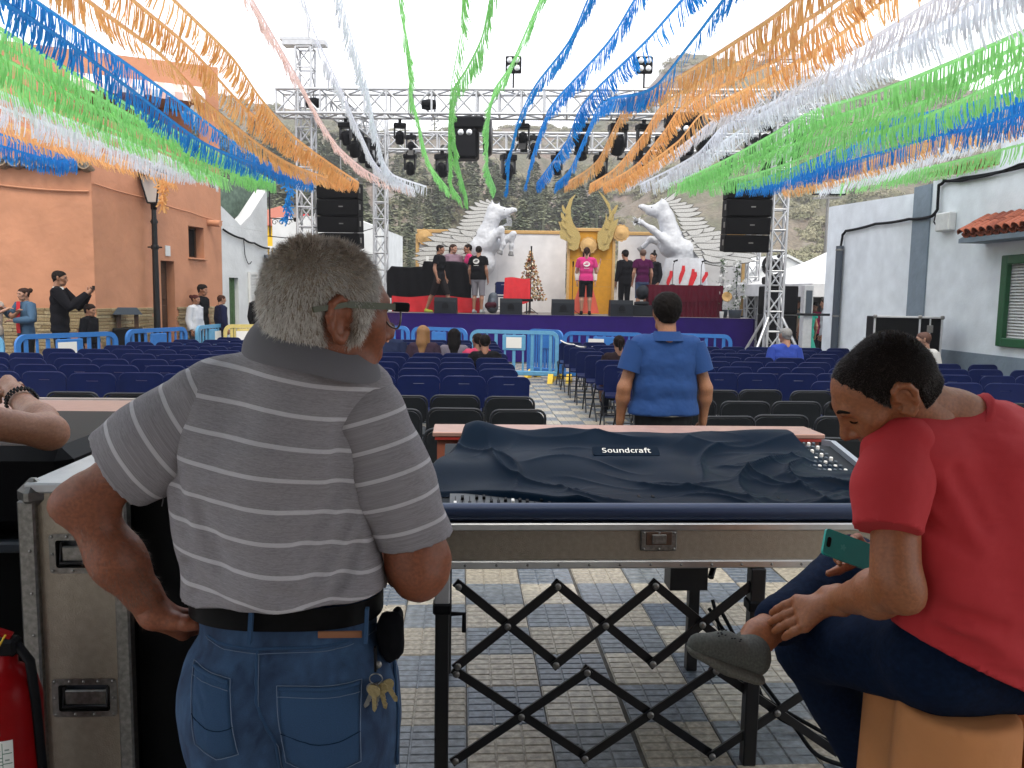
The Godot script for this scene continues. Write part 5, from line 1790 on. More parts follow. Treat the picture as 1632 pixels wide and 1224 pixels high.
# ---------------------------------------------------------------- plastic crowd barriers
func barrier(a: Vector2, b: Vector2, m: Material, fm: Material, label: String, y := 0.0, paper := -1.0) -> void:
	var d := b - a
	var w := d.length()
	var B := thing("crowd_barrier", label, "barrier", Vector3((a.x + b.x) / 2, y, (a.y + b.y) / 2), atan2(-d.y, d.x), "plastic crowd barriers")
	var f := MB.new()
	var outer := rrect(-w / 2, 0.14, w / 2, 1.0, 0.16, 6, 0.02)
	# hollow rounded frame made as a band
	var inner := rrect(-w / 2 + 0.07, 0.2, w / 2 - 0.07, 0.93, 0.1, 6, 0.01)
	var n := outer.size()
	for k in n:
		var k2 := (k + 1) % n
		var oo := [outer[k], outer[k2], inner[k2], inner[k]]
		for z in [-0.025, 0.025]:
			f.fan([Vector3(oo[0].x, oo[0].y, z), Vector3(oo[1].x, oo[1].y, z), Vector3(oo[2].x, oo[2].y, z), Vector3(oo[3].x, oo[3].y, z)], Vector3(0, 0, signf(z)))
		var no := Vector3(oo[1].y - oo[0].y, oo[0].x - oo[1].x, 0).normalized()
		f.fan([Vector3(oo[0].x, oo[0].y, -0.025), Vector3(oo[1].x, oo[1].y, -0.025), Vector3(oo[1].x, oo[1].y, 0.025), Vector3(oo[0].x, oo[0].y, 0.025)], no)
		f.fan([Vector3(oo[3].x, oo[3].y, -0.025), Vector3(oo[2].x, oo[2].y, -0.025), Vector3(oo[2].x, oo[2].y, 0.025), Vector3(oo[3].x, oo[3].y, 0.025)], -no)
	part(B, "frame", f.mesh(), m)
	var bars := 9
	for k in bars:
		var x := lerpf(-w / 2 + 0.16, w / 2 - 0.16, float(k) / (bars - 1))
		var q := MB.new()
		q.cbox(Vector3(x, 0.565, 0), Vector3(0.062 if k % 2 == 0 else 0.04, 0.72, 0.03), 0.008)
		part(B, "bar", q.mesh(), m)
	var p := MB.new()
	p.cbox(Vector3(0.0, 0.76, 0.01), Vector3(w * 0.26, 0.3, 0.04), 0.01)
	part(B, "panel", p.mesh(), m)
	var r := MB.new()
	r.cbox(Vector3(0, 0.17, 0), Vector3(w - 0.02, 0.09, 0.062), 0.012)
	part(B, "lower_rail", r.mesh(), m)
	for s in [-1, 1]:
		var ft := MB.new()
		ft.slab(PackedVector2Array([Vector2(-0.24, 0.0), Vector2(-0.1, 0.0), Vector2(-0.05, 0.07), Vector2(0.05, 0.07), Vector2(0.1, 0.0), Vector2(0.24, 0.0), Vector2(0.06, 0.17), Vector2(-0.06, 0.17)]), -0.05, 0.05, Transform3D(Basis(Vector3.UP, PI / 2), Vector3(s * (w / 2 - 0.14), 0, 0)))
		part(B, "foot", ft.mesh(), fm)
	if paper > -0.5:
		var pp := MB.new()
		pp.cbox(Vector3(paper, 0.76, 0.036), Vector3(0.3, 0.21, 0.006), 0.001)
		part(B, "paper_notice", pp.mesh(), M.paper)

func make_barriers() -> void:
	var bl: Material = M.barrier_blue
	var pa: Material = M.barrier_pale
	barrier(Vector2(-8.3, -12.0), Vector2(-6.55, -12.2), pa, bl, "pale blue crowd barrier in front of the pale tank top, far left")
	barrier(Vector2(-6.35, -12.1), Vector2(-5.5, -13.5), bl, bl, "blue crowd barrier in front of the man filming", 0.0, -0.05)
	barrier(Vector2(-5.6, -14.1), Vector2(-5.1, -15.6), bl, bl, "blue crowd barrier beside the street lamp post")
	barrier(Vector2(-5.05, -16.0), Vector2(-4.9, -17.5), pa, bl, "pale blue crowd barrier in front of the woman in a white hoodie", 0.0, 0.2)
	barrier(Vector2(-4.8, -16.9), Vector2(-4.05, -17.25), M.barrier_yellow, bl, "faded yellow crowd barrier near the green door", 0.0, -0.02)
	barrier(Vector2(-2.75, -17.8), Vector2(-1.1, -17.35), bl, bl, "blue crowd barrier before the stage behind the seated man in navy")
	barrier(Vector2(-1.05, -17.2), Vector2(0.1, -16.65), bl, bl, "blue crowd barrier before the stage behind the blonde woman")
	barrier(Vector2(0.15, -16.15), Vector2(1.86, -15.8), pa, M.foot_yellow, "blue crowd barrier with a white notice at the end of the aisle", 0.0, 0.0)
	barrier(Vector2(1.35, -16.95), Vector2(2.0, -16.3), bl, M.foot_yellow, "blue crowd barrier standing behind the one with the notice")
	barrier(Vector2(1.95, -15.9), Vector2(3.5, -15.55), bl, M.foot_yellow, "blue crowd barrier right of the aisle in front of the stage", 0.0, -0.15)
	barrier(Vector2(3.55, -15.75), Vector2(5.1, -15.3), bl, bl, "blue crowd barrier at the right end near the truss tower", 0.0, -0.3)

# ---------------------------------------------------------------- folding chairs
func chair_proto(called: String, blue: bool) -> Node3D:
	var h := 0.83 if blue else 0.79
	var C := thing(called, "", "chair", Vector3.ZERO, 0.0, "blue folding chairs in rows" if blue else "black folding chairs in the back rows")
	var pm: Material = M.chair_blue if blue else M.chair_black
	var sm: Material = M.chair_seat_blue if blue else M.chair_black
	# backrest: two half outlines round a grip slot
	var w := 0.215
	var y0 := h - 0.33 if blue else h - 0.23
	var sl := 0.055
	var sy := h - 0.075
	var up := PackedVector2Array()
	var dn := PackedVector2Array()
	for q in rrect(-w, y0, w, h, 0.07, 6, 0.03):
		if q.y >= sy:
			up.append(q)
	if blue:
		up.append_array([Vector2(-w, sy), Vector2(-sl, sy), Vector2(-sl, sy + 0.01), Vector2(sl, sy + 0.01), Vector2(sl, sy), Vector2(w, sy)])
		dn = rrect(-w, y0, w, sy, 0.0, 6, 0.03)
	var b := MB.new()
	var xf := Transform3D(Basis(Vector3.RIGHT, 0.13), Vector3(0, 0, 0.1))
	if blue:
		b.slab(up, -0.009, 0.009, xf)
		b.slab(dn, -0.009, 0.009, xf)
	else:
		b.slab(rrect(-w + 0.012, y0, w - 0.012, h - 0.012, 0.07, 6, 0.03), -0.007, 0.007, xf)
	var back := part(C, "backrest", b.mesh(), pm)
	if blue:
		var rim := MB.new()
		var rp := []
		for q in rrect(-w, y0, w, h, 0.07, 6, 0.03):
			if q.y > y0 + 0.02:
				rp.append(xf * Vector3(q.x, q.y, 0))
		rp.append_array([])
		rim.tube(rp.slice(0, 14), 0.011, 6)
		part(back, "rim", rim.mesh(), pm)
	for s in [-1, 1]:
		var f := MB.new()
		var x: float = 0.2 * s
		var r := 0.011
		if blue:
			f.tube([xf * Vector3(x, h - 0.06, -0.014), xf * Vector3(x, y0, -0.014), Vector3(x, 0.45, 0.13), Vector3(x, 0.0, -0.2)], r, 6)
		else:
			var top := []
			for k in 5:
				var an := PI / 2 * k / 4.0
				top.append(xf * Vector3(s * (0.15 + 0.062 * sin(an)), h - 0.062 + 0.062 * cos(an), 0))
			top.push_front(xf * Vector3(0, h, 0))
			top.append_array([xf * Vector3(s * 0.212, y0, 0), Vector3(s * 0.212, 0.44, 0.14), Vector3(s * 0.205, 0.0, -0.2)])
			f.tube(top, r, 6)
		part(C, "leg", f.mesh(), M.chair_leg)
		var g := MB.new()
		g.tube([Vector3(x * 0.93, 0.44, -0.17), Vector3(x * 0.93, 0.0, 0.2)], r, 6)
		part(C, "leg", g.mesh(), M.chair_leg)
	var st := MB.new()
	st.slab(rrect(-0.19, -0.2, 0.19, 0.17, 0.05, 4), -0.012, 0.012, Transform3D(Basis(Vector3.RIGHT, -PI / 2 + 0.05), Vector3(0, 0.445, 0)))
	part(C, "seat", st.mesh(), sm)
	var cb := MB.new()
	cb.tube([Vector3(-0.2, 0.17, -0.07), Vector3(0.2, 0.17, -0.07)], 0.008, 6)
	part(C, "crossbar", cb.mesh(), M.chair_leg)
	var cr := MB.new()
	cr.tube([Vector3(-0.186, 0.1, 0.116), Vector3(0.186, 0.1, 0.116)], 0.008, 6)
	part(C, "crossbar", cr.mesh(), M.chair_leg)
	return C

var seats := {}

func make_chairs() -> void:
	var words := ["first", "second", "third", "fourth", "fifth", "sixth", "seventh", "eighth", "ninth", "tenth", "eleventh", "twelfth", "thirteenth", "fourteenth", "fifteenth", "sixteenth"]
	var proto := {true: chair_proto("blue_folding_chair", true), false: chair_proto("black_folding_chair", false)}
	var fresh := {true: true, false: true}
	var rows := []
	for k in 9:
		rows.append(["left", true, -8.65 - 0.85 * k, k])
		if k > 0:
			rows.append(["right", true, -8.5 - 0.85 * k, k])
	rows.append(["right", true, -8.5, 0])
	for k in 3:
		rows.append(["left", false, [-7.35, -6.5, -5.55][k], k])
	for k in 4:
		rows.append(["right", false, [-8.0, -7.15, -6.25, -5.3][k], k])
	for r in rows:
		var left: bool = r[0] == "left"
		var blue: bool = r[1]
		var z: float = r[2]
		for c in 16:
			var x := 0.42 - 0.465 * c if left else 1.98 + 0.465 * c
			x += rng.randf_range(-0.012, 0.012)
			if left and blue and z > -9.0:
				x += 0.06
			# only as far as the picture shows, and clear of the barriers and walls
			var u := x / -z
			if u < -0.6 or u > 0.735:
				continue
			if left and x < -6.0 + (-z - 12.0) * 0.42 and z < -11.5:
				continue
			if left and z < -11.0 and x < -6.3:
				continue
			if not left and (x > 7.35 or (z < -12.5 and x > 6.9) or (z < -14.5 and x > 4.2)):
				continue
			if not left and blue and r[3] == 0 and c < 4:
				continue
			if not left and not blue and r[3] == 0 and c > 3:
				continue
			if not left and not blue and (r[3] == 3 and c > 5):
				continue
			if not left and x > 5.9 and absf(z + 12.6) < 0.7:
				continue
			if left and not blue and r[3] == 2 and x > 0.3:
				pass
			var col := "blue" if blue else "black"
			var rank: String = words[r[3]]
			var label := "blue folding chair %s of the aisle, %s blue row, %s seat from the aisle" % [r[0], rank, words[c]]
			if not blue:
				label = "black folding chair %s of the aisle, %s black row, %s seat from the aisle" % [r[0], rank, words[c]]
			var at := Vector3(x, 0.0, z + rng.randf_range(-0.05, 0.05))
			var turn := rng.randf_range(-0.09, 0.09)
			if fresh[blue]:
				fresh[blue] = false
				var p: Node3D = proto[blue]
				p.position = at
				p.rotation.y = turn
				p.set_meta("label", label)
			else:
				copy_thing(proto[blue], at, turn, label)
	copy_thing(proto[true], sw(-1.62, 1.2, -1.5), PI + ST, "blue folding chair standing on the stage beside the red-covered chair")

# ---------------------------------------------------------------- street lamp, bin, post, rack
func make_street_things() -> void:
	var L := thing("street_lamp", "black street lamp post with glass lantern in front of the orange house", "street lamp", Vector3(-5.68, 0.17, -15.75))
	var p := MB.new()
	p.lathe([Vector2(0.14, 0.0), Vector2(0.14, 0.1), Vector2(0.1, 0.16), Vector2(0.075, 0.7), Vector2(0.06, 0.75), Vector2(0.055, 1.9), Vector2(0.048, 2.7), Vector2(0.07, 2.74), Vector2(0.045, 2.8), Vector2(0.04, 3.05)], 16)
	part(L, "post", p.mesh(), M.black_metal)
	var col := MB.new()
	col.tube([Vector3(-0.13, 2.28, 0), Vector3(0.13, 2.28, 0)], 0.014, 8)
	col.lathe([Vector2(0.065, 2.24), Vector2(0.075, 2.28), Vector2(0.065, 2.32)], 14)
	part(L, "crossarm", col.mesh(), M.black_metal)
	lantern_head(L, Vector3(0, 3.08, 0), 1.15)
	var B := thing("litter_bin", "brown litter bin with a little roof by the orange house wall", "bin", Vector3(-5.88, 0.17, -14.9), 0.4)
	var b := MB.new()
	b.cbox(Vector3(0, 0.45, 0), Vector3(0.5, 0.75, 0.4), 0.02)
	part(B, "body", b.mesh(), M.black_plastic)
	for s in [-1, 1]:
		var q := MB.new()
		q.box(Vector3(0.14 * s, 0.95, 0), Vector3(0.07, 0.3, 0.07))
		part(B, "post", q.mesh(), M.dark_wood)
	var rf := MB.new()
	rf.slab(PackedVector2Array([Vector2(-0.24, 1.06), Vector2(0.24, 1.06), Vector2(0.15, 1.18), Vector2(-0.15, 1.18)]), -0.15, 0.15, Transform3D.IDENTITY)
	part(B, "roof", rf.mesh(), M.pipe)
	# flood lights on a pole behind the right house
	var F := thing("floodlight_pole", "pair of floodlights on a pole behind the whitewashed house", "floodlights", Vector3(10.0, 0, -22.5))
	var fp := MB.new()
	fp.tube([Vector3(0, 0, 0), Vector3(0, 4.6, 0)], 0.045, 8)
	fp.bar(Vector3(-0.45, 4.45, 0.05), Vector3(0.35, 4.5, 0.05), 0.05, 0.05)
	part(F, "pole", fp.mesh(), M.steel)
	for s in [-0.28, 0.2]:
		var h := MB.new()
		h.cbox(Vector3(s, 4.72, 0.12), Vector3(0.42, 0.36, 0.16), 0.02, Basis(Vector3.UP, -0.25))
		var hs := part(F, "housing", h.mesh(), M.black_plastic)
		var g := MB.new()
		g.cbox(Vector3(s, 4.72, 0.12) + Basis(Vector3.UP, -0.25) * Vector3(0, 0, 0.085), Vector3(0.36, 0.3, 0.012), 0.004, Basis(Vector3.UP, -0.25))
		part(hs, "glass", g.mesh(), mat(hx("9fb0ad"), 0.15))
	var W := thing("lifting_stand", "aluminium lifting stand column with a dark crossbar beside the right house", "stand", Vector3(7.05, 0, -16.6), 0.1)
	var wm := MB.new()
	wm.cbox(Vector3(0, 1.0, 0), Vector3(0.2, 1.96, 0.16), 0.012)
	part(W, "column", wm.mesh(), M.alu)
	var wi := MB.new()
	wi.cbox(Vector3(0.0, 1.62, 0.085), Vector3(0.13, 0.5, 0.02), 0.004)
	part(W, "inner_mast", wi.mesh(), M.pipe)
	var wc := MB.new()
	wc.cbox(Vector3(0.1, 1.38, 0.11), Vector3(0.72, 0.05, 0.05), 0.01)
	part(W, "crossbar", wc.mesh(), M.black_metal)
	var wb := MB.new()
	wb.box(Vector3(0, 0.03, 0), Vector3(0.8, 0.06, 0.08))
	wb.box(Vector3(0, 0.03, 0), Vector3(0.08, 0.058, 0.8))
	part(W, "base", wb.mesh(), M.steel)
	# open flight case against the right house
	var R := thing("tall_flight_case", "tall black flight case with aluminium edges against the whitewashed house", "flight case", Vector3(7.0, 0, -12.6), -0.28)
	var rb := MB.new()
	rb.cbox(Vector3(0, 0.76, -0.3), Vector3(1.0, 1.34, 0.6), 0.01)
	part(R, "box", rb.mesh(), M.laminate)
	for s in [[-0.49, 0.76, 0.03, 1.36], [0.49, 0.76, 0.03, 1.36], [0.17, 0.76, 0.028, 1.36], [0.32, 0.76, 0.02, 1.3]]:
		var e := MB.new()
		e.cbox(Vector3(s[0], s[1], 0.006), Vector3(s[2], s[3], 0.03), 0.004)
		part(R, "edge", e.mesh(), M.alu)
	for y in [1.43, 0.09]:
		var e := MB.new()
		e.cbox(Vector3(0, y, 0.008), Vector3(1.0, 0.03, 0.034), 0.004)
		part(R, "edge", e.mesh(), M.alu)
	var lt := MB.new()
	lt.cbox(Vector3(0.32, 1.25, 0.02), Vector3(0.09, 0.12, 0.02), 0.006)
	part(R, "latch", lt.mesh(), M.steel)
	for x in [-0.49, 0.17, 0.49]:
		var e := MB.new()
		e.cbox(Vector3(x, 1.43, 0.01), Vector3(0.06, 0.06, 0.06), 0.015)
		part(R, "corner", e.mesh(), M.steel)
	for x in [-0.4, 0.4]:
		for z in [-0.1, -0.5]:
			var e := MB.new()
			e.lathe([Vector2(0.0, -0.02), Vector2(0.045, -0.02), Vector2(0.045, 0.02), Vector2(0, 0.02)], 12, Transform3D(Basis(Vector3.FORWARD, PI / 2), Vector3(x, 0.045, z)))
			part(R, "wheel", e.mesh(), M.black_plastic)
	# the striped plastic tape looped over the aisle chairs
	var T := part(self, "barrier_tape", hung_cable([Vector3(1.83, 0.85, -15.25), Vector3(1.95, 0.83, -14.4), Vector3(2.05, 0.84, -13.6), Vector3(1.9, 0.47, -15.2), Vector3(2.3, 0.46, -15.2)], 0.012, 0.02), M.paper)
	tag(T, "white barrier tape looped over the first aisle chairs on the right", "tape")
	var wire_m: Material = M.cable
	for a in [["steel_wire", Vector3(-6.1, 3.74, -15.03), Vector3(7.9, 3.8, -15.03), "thin wire across the square holding the far ends of the garlands", 0.16], ["steel_wire", Vector3(1.2, 3.95, -9.72), Vector3(7.9, 3.66, -9.72), "thin wire holding up the right-hand garlands half way", 0.05], ["steel_wire", Vector3(-9.0, 4.1, 2.05), Vector3(9.0, 4.1, 2.05), "thin wire across the square above the sound desk", 0.4]]:
		var o := part(self, a[0], hung_cable([a[1], a[2]], 0.004, a[4]), wire_m)
		tag(o, a[3], "wire", "garland wires")

# ---------------------------------------------------------------- garlands
const STRINGS := [
	["green", [-8.13, 4.09, -14.00, -8.13, 4.00, -13.40, -8.13, 3.30, 2.00]],
	["blue", [-6.24, 3.74, -14.00, -6.24, 3.74, -13.47, -6.24, 3.73, -11.76, -6.24, 3.63, 2.00]],
	["blue", [-6.38, 3.74, -14.00, -6.38, 3.66, -13.62, -6.38, 3.62, -12.03, -6.38, 3.34, 2.00]],
	["orange", [-5.19, 3.68, -15.50, -5.19, 3.64, -13.41, -5.19, 3.57, -11.32, -5.19, 3.54, -9.81, -5.19, 3.33, 2.00]],
	["white", [-4.79, 3.76, -15.30, -4.79, 3.64, -13.66, -4.79, 3.59, -10.89, -4.79, 3.53, -9.07, -4.79, 3.30, 2.00]],
	["white", [-4.30, 3.63, -15.00, -4.30, 3.58, -11.69, -4.30, 3.51, -9.70, -4.30, 3.48, -8.15, -4.30, 3.30, 2.00]],
	["green", [-4.11, 3.61, -15.00, -4.11, 3.57, -11.73, -4.11, 3.52, -9.43, -4.11, 3.56, -7.80, -4.11, 3.86, 2.00]],
	["green", [-3.62, 3.60, -15.00, -3.62, 3.49, -11.56, -3.62, 3.45, -8.59, -3.62, 3.47, -6.89, -3.62, 3.62, 2.00]],
	["green", [-3.41, 3.59, -15.00, -3.41, 3.46, -9.74, -3.41, 3.45, -7.70, -3.41, 3.46, -6.49, -3.41, 3.55, 2.00]],
	["green", [-3.30, 3.59, -15.00, -3.30, 3.51, -11.16, -3.30, 3.48, -8.99, -3.30, 3.49, -7.46, -3.30, 3.50, -6.62, -3.30, 3.68, 2.00]],
	["blue", [-2.65, 3.60, -15.00, -2.65, 3.18, -9.05, -2.65, 3.27, -6.70, -2.65, 3.31, -5.83, -2.65, 3.31, -5.08, -2.65, 3.35, 2.00]],
	["blue", [-2.70, 3.67, -15.30, -2.70, 3.42, -10.89, -2.70, 3.46, -7.94, -2.70, 3.47, -6.59, -2.70, 3.47, -5.59, -2.70, 3.41, 2.00]],
	["orange", [-2.15, 3.62, -15.00, -2.15, 3.24, -10.31, -2.15, 3.23, -7.36, -2.15, 3.33, -6.23, -2.15, 3.31, -5.08, -2.15, 3.30, 2.00]],
	["orange", [-1.99, 3.61, -15.00, -1.99, 3.33, -8.12, -1.99, 3.42, -6.31, -1.99, 3.40, -5.31, -1.99, 3.30, 2.00]],
	["orange", [-1.85, 3.62, -15.00, -1.85, 3.36, -9.46, -1.85, 3.42, -7.84, -1.85, 3.52, -6.95, -1.85, 3.51, -5.63, -1.85, 3.44, 2.00]],
	["rose", [-0.94, 3.56, -15.00, -1.45, 3.61, -14.12, -1.71, 3.66, -11.90, -1.71, 3.71, -10.26, -1.64, 3.76, -8.54, -1.57, 3.81, -6.46, -1.28, 4.01, 2.00]],
	["white", [-0.88, 3.54, -15.00, -1.29, 3.59, -13.33, -1.29, 3.64, -10.77, -1.23, 3.69, -8.58, -1.21, 3.74, -7.09, -1.18, 3.79, -6.36, -0.82, 4.37, 2.00]],
	["white", [-0.66, 3.58, -15.00, -1.17, 3.63, -13.91, -1.09, 3.68, -10.54, -0.98, 3.73, -8.70, -0.94, 3.78, -7.18, -0.92, 3.83, -6.45, -0.64, 4.40, 2.00]],
	["green", [-0.27, 3.55, -15.00, -0.50, 3.60, -12.61, -0.53, 3.65, -10.04, -0.53, 3.70, -8.37, -0.48, 3.75, -7.05, -0.47, 3.80, -6.33, -0.27, 4.38, 2.00]],
	["green", [-0.05, 3.38, -15.00, -0.20, 3.43, -13.41, -0.17, 3.48, -9.66, -0.12, 3.53, -7.63, -0.04, 3.58, -6.43, -0.02, 3.63, -5.78, 0.26, 4.23, 2.00]],
	["green", [0.07, 3.38, -15.00, -0.10, 3.43, -10.43, -0.11, 3.48, -7.66, 0.01, 3.53, -7.09, 0.12, 3.58, -6.42, 0.16, 3.63, -5.77, 0.58, 4.23, 2.00]],
	["green", [0.57, 3.57, -15.00, 0.37, 3.62, -12.90, 0.29, 3.67, -10.21, 0.29, 3.72, -8.60, 0.41, 3.77, -7.88, 0.54, 3.82, -6.28, 1.22, 4.08, 2.00]],
	["blue", [0.79, 3.58, -15.00, 0.66, 3.63, -12.29, 0.62, 3.68, -9.76, 0.69, 3.73, -8.37, 0.86, 3.78, -7.08, 0.89, 3.83, -6.26, 1.16, 4.33, 2.00]],
	["blue", [1.11, 3.69, -15.00, 0.98, 3.74, -11.69, 0.96, 3.79, -9.64, 1.04, 3.84, -9.05, 1.25, 3.89, -7.39, 1.29, 3.94, -6.56, 1.78, 4.46, 2.00]],
	["blue", [1.30, 3.68, -15.00, 1.36, 3.73, -11.21, 1.30, 3.78, -9.51, 1.37, 3.83, -8.77, 1.56, 3.88, -7.29, 1.64, 3.93, -6.47, 2.43, 4.44, 2.00]],
	["blue", [1.64, 3.68, -15.00, 1.64, 3.64, -12.91, 1.64, 3.86, -11.38, 1.64, 3.99, -10.12, 1.64, 3.50, -7.35, 1.64, 3.53, -6.07, 1.64, 3.57, -5.42, 1.64, 4.02, 2.00]],
	["orange", [1.81, 3.69, -15.00, 1.81, 3.52, -11.41, 1.81, 3.74, -10.01, 1.81, 3.82, -9.34, 1.81, 3.53, -7.03, 1.81, 3.39, -5.60, 1.81, 3.32, -4.69, 1.81, 3.30, 2.00]],
	["orange", [2.26, 3.69, -15.00, 2.26, 3.60, -12.58, 2.26, 3.73, -10.59, 2.26, 3.86, -9.77, 2.26, 3.80, -8.55, 2.26, 3.62, -6.93, 2.26, 3.57, -6.12, 2.26, 3.50, -5.15, 2.26, 3.30, 2.00]],
	["orange", [2.49, 3.69, -15.00, 2.49, 3.59, -12.11, 2.49, 3.73, -10.54, 2.49, 3.86, -9.62, 2.49, 3.68, -7.61, 2.49, 3.59, -6.68, 2.49, 3.62, -5.69, 2.49, 3.87, 2.00]],
	["orange", [2.77, 3.70, -15.00, 2.77, 3.70, -10.85, 2.77, 3.83, -9.74, 2.77, 3.69, -7.61, 2.77, 3.64, -6.26, 2.77, 3.66, -5.63, 2.77, 3.95, 2.00]],
	["white", [2.95, 3.72, -15.00, 2.95, 3.74, -11.31, 2.95, 3.79, -9.64, 2.95, 3.76, -8.92, 2.95, 3.65, -7.20, 2.95, 3.58, -6.19, 2.95, 3.57, -5.27, 2.95, 3.42, 2.00]],
	["white", [3.17, 3.71, -15.00, 3.17, 3.64, -11.34, 3.17, 3.82, -9.98, 3.17, 3.71, -8.77, 3.17, 3.67, -7.66, 3.17, 3.58, -6.30, 3.17, 3.55, -5.28, 3.17, 3.34, 2.00]],
	["white", [3.40, 3.70, -15.00, 3.40, 3.75, -10.31, 3.40, 3.80, -9.66, 3.40, 3.69, -7.60, 3.40, 3.62, -6.30, 3.40, 3.53, -5.14, 3.40, 3.30, 2.00]],
	["green", [3.69, 3.72, -15.00, 3.69, 3.64, -12.13, 3.69, 3.65, -10.11, 3.69, 3.68, -8.87, 3.69, 3.54, -7.31, 3.69, 3.47, -5.46, 3.69, 3.30, 2.00]],
	["green", [3.86, 3.72, -15.00, 3.86, 3.60, -10.76, 3.86, 3.63, -9.35, 3.86, 3.48, -7.10, 3.86, 3.46, -5.70, 3.86, 3.35, 2.00]],
	["green", [4.09, 3.72, -15.00, 4.09, 3.65, -12.27, 4.09, 3.61, -10.34, 4.09, 3.53, -8.99, 4.09, 3.46, -7.51, 4.09, 3.47, -6.03, 4.09, 3.55, 2.00]],
	["green", [4.44, 3.73, -15.00, 4.44, 3.56, -11.90, 4.44, 3.53, -9.73, 4.44, 3.46, -8.13, 4.44, 3.52, -6.53, 4.44, 3.84, 2.00]],
	["blue", [4.96, 3.75, -15.00, 4.96, 3.67, -13.17, 4.96, 3.68, -11.27, 4.96, 3.80, -9.74, 4.96, 3.69, -8.74, 4.96, 3.57, -7.27, 4.96, 3.30, 2.00]],
	["blue", [5.25, 3.76, -15.00, 5.25, 3.68, -12.51, 5.25, 3.78, -10.43, 5.25, 3.69, -9.08, 5.25, 3.55, -7.68, 5.25, 3.30, 2.00]],
	["blue", [5.43, 3.76, -15.00, 5.43, 3.63, -11.21, 5.43, 3.59, -9.52, 5.43, 3.53, -8.63, 5.43, 3.52, -7.93, 5.43, 3.38, 2.00]],
	["orange", [5.78, 3.74, -15.00, 5.78, 3.69, -13.74, 5.78, 3.67, -11.66, 5.78, 3.70, -10.14, 5.78, 3.61, -8.44, 5.78, 3.30, 2.00]],
	["white", [6.54, 3.78, -15.00, 6.54, 3.74, -12.64, 6.54, 3.79, -11.04, 6.54, 3.76, -9.54, 6.54, 3.52, 2.00]],
	["green", [6.89, 3.81, -15.00, 6.89, 3.74, -13.57, 6.89, 3.66, -11.61, 6.89, 3.64, -10.02, 6.89, 3.53, 2.00]],
]

